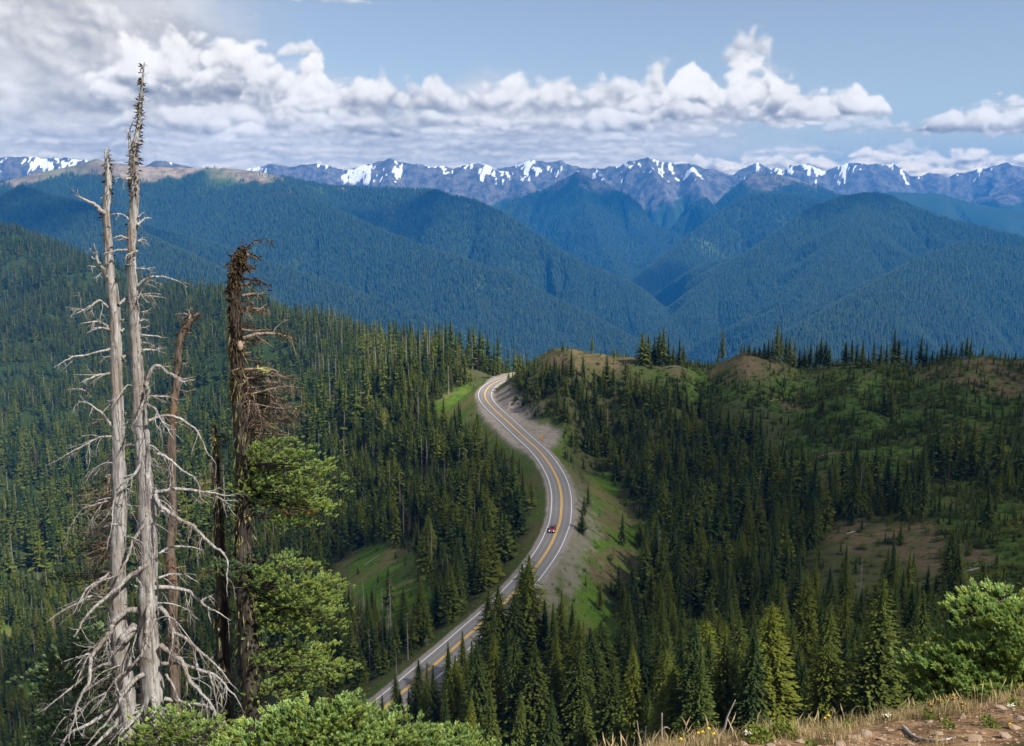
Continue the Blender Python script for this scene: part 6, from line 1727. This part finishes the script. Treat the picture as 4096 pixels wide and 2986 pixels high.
# ------------------------------------------------------------------ fallen logs
M_LOG = mat_snag("bleached_log", (0.24, 0.21, 0.185), (0.42, 0.385, 0.345), (0.08, 0.07, 0.06), (0.28, 0.22, 0.18))
def logs():
    for (x, y, L, ang, where) in [(774, 401, 7, .7, "on the heather above the bowl wood"), (808, 368, 5, 1.0, "among the shrubs under the skyline trees"), (734, 480, 6, .2, "in the shade of the bowl wood"), (882, 437, 6, .8, "on the open slope mid-bowl"), (825, 456, 7, -.1, "beside the pale grass of the bowl"), (854, 533, 6, .5, "on the brown hummock edge"), (976, 570, 7, .2, "at the foot of the brown hummock"),
                                  (676, 367, 9, -.25, "under the tight skyline clump"), (668, 365, 8, .35, "left of the tight skyline clump"), (600, 536, 7, -.35, "in the gully beside the road"), (372, 561, 6, -.1, "across the small meadow"), (690, 612, 5, .6, "below the grey dead trunks")]:
        X, Y, Z = on_ground(x, y)
        rng = random.Random(int(x)); b = MB()
        pts = [np.array([math.cos(ang) * L * (f - .5), math.sin(ang) * L * (f - .5), 0.0]) for f in np.linspace(0, 1, 7)]
        pts = [p + np.array([0, 0, float(height_at(np.array([X + p[0]]), np.array([Y + p[1]]))[0]) - Z + 0.22 + rng.uniform(-.03, .05)]) for p in pts]
        b.tube(pts, np.linspace(.24, .10, 7), 7, True, 0.2, 3)
        for q in range(5):
            p = pts[rng.randrange(2, 6)]; b.tube([p, p + np.array([rng.uniform(-.6, .6), rng.uniform(-.6, .6), rng.uniform(.3, .9)])], [.05, .02], 4)
        o = b.build("fallen_log", M_LOG); o.location = (X, Y, Z)
        tag(o, f"bleached fallen log {where}", "log", "fallen logs")
logs()

# ------------------------------------------------------------------ road signs
def mat_flat(name, col, rough=0.5, spec=0.4, metal=0.0):
    t = NT(name); n = t.noise(t.objco(), 12.0, 3, 0.6)
    t.bsdf(t.mix(t.remap(n, .35, .7), col, tuple(c * 0.85 for c in col)), rough, spec, metal=metal)
    return t.mat
M_SIGNY = mat_flat("sign_yellow", (0.80, 0.40, 0.01)); M_BLACK = mat_flat("sign_black", (0.02, 0.02, 0.02)); M_SIGNBACK = mat_flat("sign_bare_aluminium", (0.22, 0.22, 0.23), 0.5, 0.4, 0.6); M_POST = mat_flat("sign_post_wood", (0.16, 0.12, 0.09), 0.9, 0.1)
def panel(pts, y0, y1):
    b = MB(); n = len(pts)
    for y in (y0, y1):
        for (x, z) in pts: b.V.append(np.array([x, y, z]))
    b.F = [tuple(range(n - 1, -1, -1)), tuple(range(n, 2 * n))] + [(i, (i + 1) % n, n + (i + 1) % n, n + i) for i in range(n)]
    b.F[0] = tuple(range(n)); b.F[1] = tuple(range(2 * n - 1, n - 1, -1))
    return b
def road_sign(px, py, s, face, label, plate=True):
    X, Y, Z = on_ground(px, py)
    r = empty("road_sign", (X, Y, Z - 0.05), math.atan2(-X, Y) * 0 + (0 if face else math.pi))
    tag(r, label, "sign")
    b = MB(); b.box((-.06, -.05, 0), (.06, .05, 2.0 + 1.2 * s)); b.build("post", M_POST, r, False)
    c = 2.05 + 0.62 * s + (0.5 if plate else 0)
    h = 0.66 * s; q = 0.06
    dia = [(0 - q, c - h), (q, c - h), (h, c - q), (h, c + q), (q, c + h), (-q, c + h), (-h, c + q), (-h, c - q)]
    face_o = panel(dia, -.085, -.06).build("sign_face", [M_SIGNY], r, False)
    panel(dia, -.058, -.052).build("sign_back", M_SIGNBACK, r, False)
    arrow = [(-.10, c - .30), (.02, c - .30), (.02, c - .05), (.16, c - .05), (.16, c + .12), (.28, c + .12), (.10, c + .36), (-.08, c + .12), (.04, c + .12), (.04, c + .05), (-.10, c + .05)]
    panel([(x * s, c + (z - c) * s) for (x, z) in arrow], -.092, -.087).build("arrow", M_BLACK, face_o, False)
    if plate:
        z0 = c - h - 0.62
        panel([(-.3, z0), (.3, z0), (.3, z0 + .55), (-.3, z0 + .55)], -.085, -.06).build("advisory_plate", M_SIGNY, r, False)
        panel([(-.3, z0), (.3, z0), (.3, z0 + .55), (-.3, z0 + .55)], -.058, -.052).build("plate_back", M_SIGNBACK, r, False)
road_sign(541.6, 443.5, 1.0, True, "yellow diamond curve warning sign with plate at the gravel pull-out")
road_sign(426.6, 651, 0.9, False, "grey back of a diamond sign beside the near road edge", plate=False)
road_sign(480.2, 381.6, 1.0, False, "dark back of a diamond sign outside the far road bend")

# ------------------------------------------------------------------ car
def mat_carpaint():
    t = NT("crimson_car_paint"); t.bsdf((0.22, 0.012, 0.050), 0.30, 0.6, coat=0.8); return t.mat
def mat_glass():
    t = NT("dark_car_glass"); t.bsdf((0.015, 0.018, 0.022), 0.06, 0.8); return t.mat
M_CAR = mat_carpaint(); M_CGLASS = mat_glass(); M_TYRE = mat_flat("tyre_rubber", (0.02, 0.02, 0.02), 0.9, 0.2); M_RIM = mat_flat("wheel_rim", (0.45, 0.45, 0.47), 0.3, 0.5, 0.9); M_TRIM = mat_flat("black_trim", (0.02, 0.02, 0.022), 0.6, 0.3)
M_PLATE = mat_flat("plate_white", (0.7, 0.72, 0.75)); M_CHROME = mat_flat("chrome", (0.7, 0.7, 0.72), 0.15, 0.5, 1.0)
def mat_headlight():
    t = NT("lit_headlight"); e = t.n('ShaderNodeEmission'); e.inputs['Color'].default_value = (1, 0.96, 0.88, 1); e.inputs['Strength'].default_value = 1.3
    t.l(e.outputs[0], t.out.inputs['Surface']); return t.mat
def build_car():
    X, Y = at_px(551.9, 532.6, ROAD_TOP)
    d, s, bi = road_dist(np.array([X]), np.array([Y])); i = int(bi[0])
    off = float(s[0])
    X, Y = ROAD[i, 0] + ROAD_N[i, 0] * off, ROAD[i, 1] + ROAD_N[i, 1] * off
    head = math.atan2(_tan[i, 1], _tan[i, 0])                 # the line runs from far to near, as the car does
    r = empty("car", (X, Y, road_z(off)), head)
    tag(r, "crimson sport utility car driving towards the viewer on the road", "car")
    # body: rings from nose to tail (x, half width, sill, belt, roof, roof half width)
    st = [(2.30, .70, .42, .66, .70, .62), (2.22, .84, .34, .74, .80, .74), (1.95, .90, .30, .86, .93, .80), (1.45, .93, .28, .94, 1.00, .82), (1.00, .93, .28, 1.00, 1.06, .80), (.72, .93, .28, 1.02, 1.26, .74), (.25, .93, .28, 1.03, 1.58, .68), (-.2, .93, .28, 1.04, 1.67, .68), (-1.0, .93, .28, 1.05, 1.68, .67), (-1.7, .92, .30, 1.06, 1.62, .66), (-2.05, .90, .32, 1.06, 1.34, .68), (-2.25, .86, .36, 1.02, 1.06, .74), (-2.33, .78, .44, .90, .92, .70)]
    V, F = [], []
    for (x, hw, lo, be, ro, rw) in st:
        ring = [(-hw * .96, lo), (-hw, (lo + be) / 2), (-hw * .97, be), (-rw, ro - .05 * (ro - be)), (-rw * .8, ro), (rw * .8, ro), (rw, ro - .05 * (ro - be)), (hw * .97, be), (hw, (lo + be) / 2), (hw * .96, lo)]
        V += [(x, y, z) for (y, z) in ring]
    n = 10
    for k in range(len(st) - 1):
        for j in range(n): F.append((k * n + j, k * n + (j + 1) % n, (k + 1) * n + (j + 1) % n, (k + 1) * n + j))
    F += [tuple(range(n)), tuple(range(len(st) * n - 1, len(st) * n - n - 1, -1))]
    body = mesh_obj("body", V, F, M_CAR, r, True)
    def quad(name, pts, mat, par=r): return mesh_obj(name, pts, [(0, 1, 2, 3)], mat, par)
    quad("windscreen", [(.99, -.72, 1.09), (.99, .72, 1.09), (.30, .62, 1.60), (.30, -.62, 1.60)], M_CGLASS)
    quad("rear_window", [(-2.19, .62, 1.12), (-2.19, -.62, 1.12), (-1.80, -.58, 1.56), (-1.80, .58, 1.56)], M_CGLASS)
    for sg in (-1, 1):
        for (x0, x1, x2, x3) in ((.60, -.38, -.36, .22), (-.46, -1.25, -1.22, -.44), (-1.33, -1.95, -1.72, -1.30)):
            p = [(x0, sg * .925, 1.10), (x1, sg * .925, 1.10), (x2, sg * .74, 1.55), (x3, sg * .74, 1.55)]
            quad("side_window", p if sg < 0 else p[::-1], M_CGLASS)
        b = MB(); b.box((.70, sg * 1.02 - .10, 1.06), (.86, sg * 1.02 + .10, 1.22)); b.build("mirror", M_CAR, r, False)
        b = MB(); b.tube([(.1, sg * .60, 1.72), (-.8, sg * .60, 1.75), (-1.6, sg * .60, 1.71)], .025, 5); b.build("roof_rail", M_TRIM, r)
        b = MB(); b.box((2.10, sg * .66 - .17, .70), (2.30, sg * .66 + .13, .83)); b.build("headlight", M_HEAD, r, False)
        b = MB(); b.box((2.22, sg * .62 - .09, .46), (2.325, sg * .62 + .09, .55)); b.build("fog_lamp", M_CHROME, r, False)
        b = MB(); b.box((-2.34, sg * .70 - .1, .86), (-2.20, sg * .70 + .1, 1.06)); b.build("tail_light", mat_flat("tail_light_red", (0.4, 0.01, 0.01), 0.2), r, False)
        for x in (1.42, -1.38):
            w = MB(); a = np.linspace(0, 6.283, 19)[:-1]
            for (yy, rr) in ((-.11, .25), (-.12, .32), (-.08, .36), (.08, .36), (.12, .32), (.11, .25)):
                for q in a: w.V.append(np.array([rr * math.cos(q), yy, rr * math.sin(q)]))
            for k in range(5):
                for j in range(18): w.F.append((k * 18 + j, k * 18 + (j + 1) % 18, (k + 1) * 18 + (j + 1) % 18, (k + 1) * 18 + j))
            ty = w.build("wheel", M_TYRE, r); ty.location = (x, sg * .82, .36)
            ri = MB()
            for yy in (-.10, .10):
                b0 = len(ri.V)
                for q in a: ri.V.append(np.array([.25 * math.cos(q), yy, .25 * math.sin(q)]))
                ri.F.append(tuple(range(b0, b0 + 18)))
            ri.build("rim", M_RIM, ty, False)
    b = MB(); b.box((2.20, -.50, .60), (2.335, .50, .74)); b.build("grille", M_TRIM, r, False)
    b = MB(); b.box((2.15, -.62, .34), (2.345, .62, .52)); b.build("bumper", M_TRIM, r, False)
    b = MB(); b.box((2.34, -.16, .45), (2.36, .16, .57)); b.build("licence_plate", M_PLATE, r, False)
    b = MB(); b.box((2.25, -.52, .745), (2.325, .52, .775)); b.build("chrome_strip", M_CHROME, r, False)
M_HEAD = mat_headlight()
build_car()

# ------------------------------------------------------------------ dry ground at our feet
def fore_ground(px, py):
    a, e = pix_ae(px, py)
    Ys = np.linspace(3.0, 16.0, 900)
    d = height_at(a * Ys, Ys) - e * Ys
    k = np.where(d > 0)[0]
    Y = Ys[k[0]] if len(k) else Ys[np.argmax(d)]
    return np.array([a * Y, Y, float(height_at(np.array([a * Y]), np.array([Y]))[0])])
def mat_grass():
    t = NT("dry_grass"); tn = t.attr('tint')
    c = t.ramp(tn, [(0.0, (0.085, 0.10, 0.035)), (0.3, (0.17, 0.155, 0.065)), (0.6, (0.36, 0.27, 0.13)), (1.0, (0.50, 0.40, 0.23))])
    t.diffuse(c, transl=0.3, tcol=c); return t.mat
M_GRASS = mat_grass()
def grass():
    V, F, T = [], [], []
    rng = np.random.RandomState(3)
    def blade(p, h, lean, w, tint):
        a = rng.uniform(0, 6.283); d = np.array([math.cos(a), math.sin(a), 0])
        s = np.array([-d[1], d[0], 0]) * w
        b = len(V)
        p1 = p + d * lean * h * 0.35 + np.array([0, 0, h * 0.6]); p2 = p + d * lean * h + np.array([0, 0, h * (1 - 0.25 * lean)])
        V.extend([p - s, p + s, p1 + s * .7, p1 - s * .7, p2]); F.extend([(b, b + 1, b + 2), (b, b + 2, b + 3), (b + 3, b + 2, b + 4)]); T.extend([tint] * 5)
    n = 0
    while n < 330:
        x = rng.uniform(560, 1070); lipy = np.interp(x, [560, 633, 723, 813, 904, 1024, 1100], [764, 754, 739, 728, 714, 693, 684])
        edge = rng.rand() < 0.55
        y = lipy + (abs(rng.normal(0, 5)) if edge else rng.uniform(3, 66))
        p = fore_ground(x, y)
        if not edge and fbm(np.array([p[0] * .9]), np.array([p[1] * .9]), 3, 62)[0] < 0.0: continue
        n += 1
        tint0 = np.clip(rng.normal(0.62, .22), 0, 1); h0 = rng.uniform(0.04, 0.10) * (1.1 if edge else 0.8)
        for q in range(rng.randint(24, 60)):
            o_ = rng.normal(0, .055, 2)
            blade(p + np.array([o_[0], o_[1], -0.01]), h0 * rng.uniform(.5, 1.3), rng.uniform(.1, .9), rng.uniform(.0012, .0024), np.clip(tint0 + rng.normal(0, .18), 0, 1))
    # tall seed stalks
    for q in range(70):
        x = rng.uniform(600, 1030); lipy = np.interp(x, [560, 633, 723, 813, 904, 1024, 1100], [764, 754, 739, 728, 714, 693, 684])
        p = fore_ground(x, lipy + abs(rng.normal(2, 6)))
        h = rng.uniform(.10, .22); a = rng.uniform(0, 6.283); l = rng.uniform(.05, .6)
        d = np.array([math.cos(a), math.sin(a), 0])
        prev = None
        for k in range(5):
            f = k / 4; c = p + d * l * h * f * f + np.array([0, 0, h * f * (1 - .15 * l * f)]); w = .0022 * (1 - .4 * f) + (.004 if k == 4 else 0)
            s = np.array([w, 0, 0]); b = len(V); V.extend([c - s, c + s]); T.extend([.9, .9])
            if prev is not None: F.extend([(prev, prev + 1, b + 1), (prev, b + 1, b)])
            prev = b
        e = len(V); V.append(c + d * .03 + np.array([0, 0, .05])); T.append(.85); F.append((prev, prev + 1, e))
    me = tri_mesh("grass", np.array(V), F, {'tint': T}, M_GRASS)
    o = bpy.data.objects.new("grass", me); COL.objects.link(o)
    tag(o, "dry straw-coloured grass along the edge of the near slope", "grass", kind='stuff')
grass()
def mat_rock():
    t = NT("tan_shale"); P = t.objco(); oi = t.n('ShaderNodeObjectInfo').outputs['Random']
    n = t.noise(P, 14.0, 6, 0.7); n2 = t.noise(t.pos(), 3.0, 4, 0.6)
    c = t.mix(t.remap(n, .3, .7), (0.19, 0.125, 0.085), (0.38, 0.275, 0.195)); c = t.mix(t.math('MULTIPLY', oi, 0.5), c, (0.27, 0.235, 0.205)); c = t.mix(t.math('MULTIPLY', t.remap(n2, .55, .7), 0.5), c, (0.15, 0.13, 0.10))
    t.bsdf(c, 0.9, 0.2, t.bump(n, 0.6, 0.01)); return t.mat
M_ROCK = mat_rock()
def rock_mesh(seed, sub=2):
    bm = bmesh.new(); bmesh.ops.create_icosphere(bm, subdivisions=sub, radius=1.0)
    rng = random.Random(seed)
    pl = [(Vector((rng.gauss(0, 1), rng.gauss(0, 1), rng.gauss(0, .6))).normalized(), rng.uniform(.45, .8)) for _ in range(9)]
    for v in bm.verts:
        for nrm, dd in pl:
            k = v.co.dot(nrm)
            if k > dd: v.co -= nrm * (k - dd)
        v.co *= 1 + rng.uniform(-.03, .03)
    me = bpy.data.meshes.new("rock"); bm.to_mesh(me); bm.free(); me.materials.append(M_ROCK)
    return me
def rocks():
    shapes = [rock_mesh(20 + i) for i in range(7)]
    rng = random.Random(5)
    spots = [(1000, 702, 9), (1015, 722, 8), (868, 729, 7), (856, 735, 8), (840, 742, 7), (882, 737, 6), (800, 740, 6), (770, 744, 6), (1008, 735, 7), (985, 714, 5), (962, 712, 5), (930, 716, 5), (940, 728, 6), (905, 722, 5), (890, 724, 4), (975, 738, 6), (820, 730, 4), (912, 742, 5), (1020, 712, 6), (868, 718, 4), (786, 736, 4), (745, 742, 4)]
    spots.sort()
    for i, (x, y, s) in enumerate(spots):
        y = y + 7 if y < 730 else y + 3; p = fore_ground(x, y); m = s * 0.0085
        o = bpy.data.objects.new("rock", shapes[i % 7]); COL.objects.link(o)
        o.location = p + np.array([0, 0, m * 0.12]); o.scale = (m * rng.uniform(.9, 1.4), m * rng.uniform(.7, 1.1), m * rng.uniform(.3, .5)); o.rotation_euler = (rng.uniform(-.3, .1), rng.uniform(-.3, .3), rng.uniform(0, 6.28))
        tag(o, f"flat tan rock on the dry foreground slope, {ordinal(i + 1)} from the left", "rock", "rocks on the near slope")
    # countless small chips
    V, F = [], []; small = [rock_mesh(50 + i, 1) for i in range(4)]
    sv = [np.array([v.co[:] for v in m.vertices]) for m in small]; sf = [[tuple(p.vertices) for p in m.polygons] for m in small]
    r = np.random.RandomState(8)
    for q in range(1500):
        x = r.uniform(600, 1060); lipy = np.interp(x, [560, 633, 723, 813, 904, 1024, 1100], [764, 754, 739, 728, 714, 693, 684])
        p = fore_ground(x, lipy + 2 + r.rand() * 72)
        k = r.randint(4); m = 0.006 + 0.022 * r.rand() ** 2.5; a = r.uniform(0, 6.28)
        c, s = math.cos(a), math.sin(a); M = np.array([[c, -s, 0], [s, c, 0], [0, 0, 1]]) * m
        b = len(V); V.extend(list(sv[k] @ M.T * np.array([1, 1, .5]) + p)); F.extend([tuple(b + z for z in f) for f in sf[k]])
    o = mesh_obj("gravel", V, F, M_ROCK); tag(o, "loose tan stone chips on the near slope", "gravel", kind='stuff')
rocks()
def sticks():
    for (pts, r, lab) in [([(903, 729), (911, 737), (920, 741.5), (939, 743), (955, 740)], .018, "grey curved fallen stick on the near dry slope"), ]:
        P = [fore_ground(x, y) + np.array([0, 0, .02]) for (x, y) in pts]
        b = MB(); b.tube(spline(P, 5), np.linspace(r, r * .4, len(spline(P, 5))), 7, True, .2, 4); o = b.build("fallen_stick", M_LOG); tag(o, lab, "stick")
    for (pts, side, r, lab) in [([(662, 750), (661.7, 730), (662, 713)], [(662, 729), (666, 727), (670, 729)], .014, "thick upright dead twig at the bottom edge"), ([(714, 742), (724, 729), (727, 718), (731, 709), (735.3, 700)], [(727, 718), (731, 727), (734, 738)], .010, "tall bent dead twig in front of the tall firs"), ([(641.5, 747), (639, 735), (637, 721)], [(639, 734), (642, 731), (645, 735)], .008, "thin dead twig, leftmost at the slope edge"), ([(644, 747), (645, 736), (645.8, 726)], [(645, 737), (647, 734)], .007, "short dead twig just left of the thick one"), ([(758, 737), (763, 729), (768, 726), (771, 720)], [(763, 729), (768, 731)], .010, "leaning grey twig beside the green shrub")]:
        Y0 = fore_ground(pts[0][0], min(pts[0][1], 744))[1]
        root = None
        P = [P3(x, y, Y0) for (x, y) in pts]; c = spline(P, 5)
        b = MB(); b.tube(c, np.linspace(r, r * .45, len(c)), 6, True, .15, 2)
        q = [P3(x, y, Y0 + .02) for (x, y) in side]; b.tube(spline(q, 4), np.linspace(r * .6, r * .25, len(spline(q, 4))), 5)
        b.build("dead_twig", M_LOG); o = bpy.context.scene.objects[-1] if False else None
        ob = [x for x in COL.objects if x.name.startswith("dead_twig")][-1]
        tag(ob, lab, "twig")
sticks()
M_LEAF = mat_plain("shrub_leaves", (0.09, 0.13, 0.025), (0.20, 0.23, 0.05), 40.0, 0.3); M_STEM = mat_plain("plant_stem", (0.10, 0.13, 0.04), (0.16, 0.17, 0.06))
M_PETAL = mat_plain("yellow_petals", (0.75, 0.42, 0.01), (0.85, 0.55, 0.03)); M_YARROW = mat_plain("white_flowers", (0.62, 0.58, 0.50), (0.75, 0.72, 0.64)); M_RUSTLEAF = mat_plain("withered_flower_heads", (0.33, 0.19, 0.06), (0.48, 0.30, 0.10))
def plants():
    rng = random.Random(12)
    def shrub(x, y, w, h, n, lab, mat=M_LEAF):
        y = y + 7; p = fore_ground(x, y); m = m_at(p[1], y)
        r = empty("leafy_shrub", p); tag(r, lab, "shrub")
        b = MB(); s = MB()
        for k in range(n):
            a = rng.uniform(0, 6.283); q = math.sqrt(rng.random()); z = rng.random()
            c = np.array([math.cos(a) * q * w * m * .5, math.sin(a) * q * .12, z * h * m * (1 - .5 * q * q)])
            if k % 6 == 0: s.tube([np.array([c[0] * .3, c[1] * .3, -.02]), c], [.004, .002], 4)
            d = np.array([rng.gauss(0, 1), rng.gauss(0, 1), rng.uniform(.2, 1.2)]); d /= np.linalg.norm(d)
            b.kite(c, d, np.array([rng.gauss(0, 1), rng.gauss(0, 1), 1]), rng.uniform(.02, .045), rng.uniform(.006, .012))
        lv = b.build("leaves", mat, r, False); lv['kind'] = 'stuff'; s.build("stems", M_STEM, r)['kind'] = 'stuff'
    shrub(757, 736, 28, 16, 420, "bright green leafy shrub left of the leaning grey twig")
    shrub(784, 731, 26, 17, 380, "bright green leafy shrub behind the straw grass, right of its twin")
    for (x, y, w, h, n, lab) in [(990, 720, 14, 9, 120, "small green herb beside the flat rocks at the right"), (948, 721, 10, 7, 80, "small green herb in the middle of the dry slope"), (812, 745, 14, 6, 90, "low green herb at the bottom edge of the slope"), (930, 713, 12, 6, 80, "small green herb under the pale fir"), (1015, 700, 14, 6, 80, "low green herb at the foot of the fir, far right"), (850, 722, 9, 5, 60, "tiny green herb among the straw grass mid-slope")]:
        shrub(x, y, w, h, n, lab)
    for (x, y, dh, lab) in [(681, 733, 10, "yellow daisy leaning out at the left of the grass edge"), (698.5, 727, 13, "yellow daisy left of the tall bent twig, shorter of a pair"), (703, 726, 14, "yellow daisy left of the tall bent twig, right of a pair"), (709, 722.5, 16, "tallest yellow daisy beside the bent twig"), (714, 728, 10, "yellow daisy at the foot of the bent twig"), (829, 709.5, 12, "yellow daisy above the straw grass mid-edge"), (825, 712, 10, "lower yellow daisy of the mid-edge pair"), (1010, 718, 8, "yellow daisy by the flat rock at the right")]:
        y = y + 6; g = fore_ground(x + 2, y + dh); Y0 = g[1]; top = P3(x, y, Y0)
        r = empty("daisy", g); tag(r, lab, "flower", "yellow daisies")
        b = MB(); mid = (g + top) / 2 + np.array([.01, 0, .01]); b.tube([np.zeros(3), mid - g, top - g], .0022, 5); b.build("stem", M_STEM, r)
        f = MB()
        for k in range(12):
            a = 6.283 * k / 12; f.kite(top - g, np.array([math.cos(a), math.sin(a) * .7 - .2, math.sin(a) * .7 + .15]), np.array([0, -1, .7]), .012, .0035)
        f.build("petals", M_PETAL, r, False)
        c = MB(); c.tube([top - g + np.array([0, -.004, -.003]), top - g + np.array([0, -.012, .006])], [.006, .004], 8); c.build("flower_centre", M_RUSTLEAF, r)
    for (x, y, dh, mt, lab) in [(886, 709.5, 9, M_YARROW, "white yarrow head on the grass edge, mid-slope"), (1011, 700, 7, M_YARROW, "white yarrow head beside the right-hand rocks"), (747.5, 727, 10, M_YARROW, "white yarrow head left of the green shrub"), (940, 695, 16, M_RUSTLEAF, "withered ochre flower head in front of the fir"), (952, 692, 20, M_RUSTLEAF, "tallest withered ochre flower head before the fir"), (931, 698, 14, M_RUSTLEAF, "withered ochre flower head, leftmost before the fir"), (963, 698, 12, M_RUSTLEAF, "withered ochre flower head, rightmost before the fir")]:
        y = y + 6; g = fore_ground(x + 1, y + dh); Y0 = g[1]; top = P3(x, y, Y0)
        r = empty("umbel_flower", g); tag(r, lab, "flower", "umbel flowers")
        b = MB(); b.tube([np.zeros(3), (top - g) * .5 + np.array([.008, 0, 0]), top - g], .0022, 5)
        f = MB()
        for k in range(40):
            q = np.array([rng.gauss(0, .016), rng.gauss(0, .012), rng.gauss(0, .005)]); b.tube([top - g - np.array([0, 0, .025]), top - g + q], .001, 3)
            f.kite(top - g + q, np.array([rng.gauss(0, 1), rng.gauss(0, 1), .6]), np.array([rng.gauss(0, 1), rng.gauss(0, 1), 1]), .012, .005)
        b.build("stem", M_STEM, r); f.build("flower_head", mt, r, False)
plants()
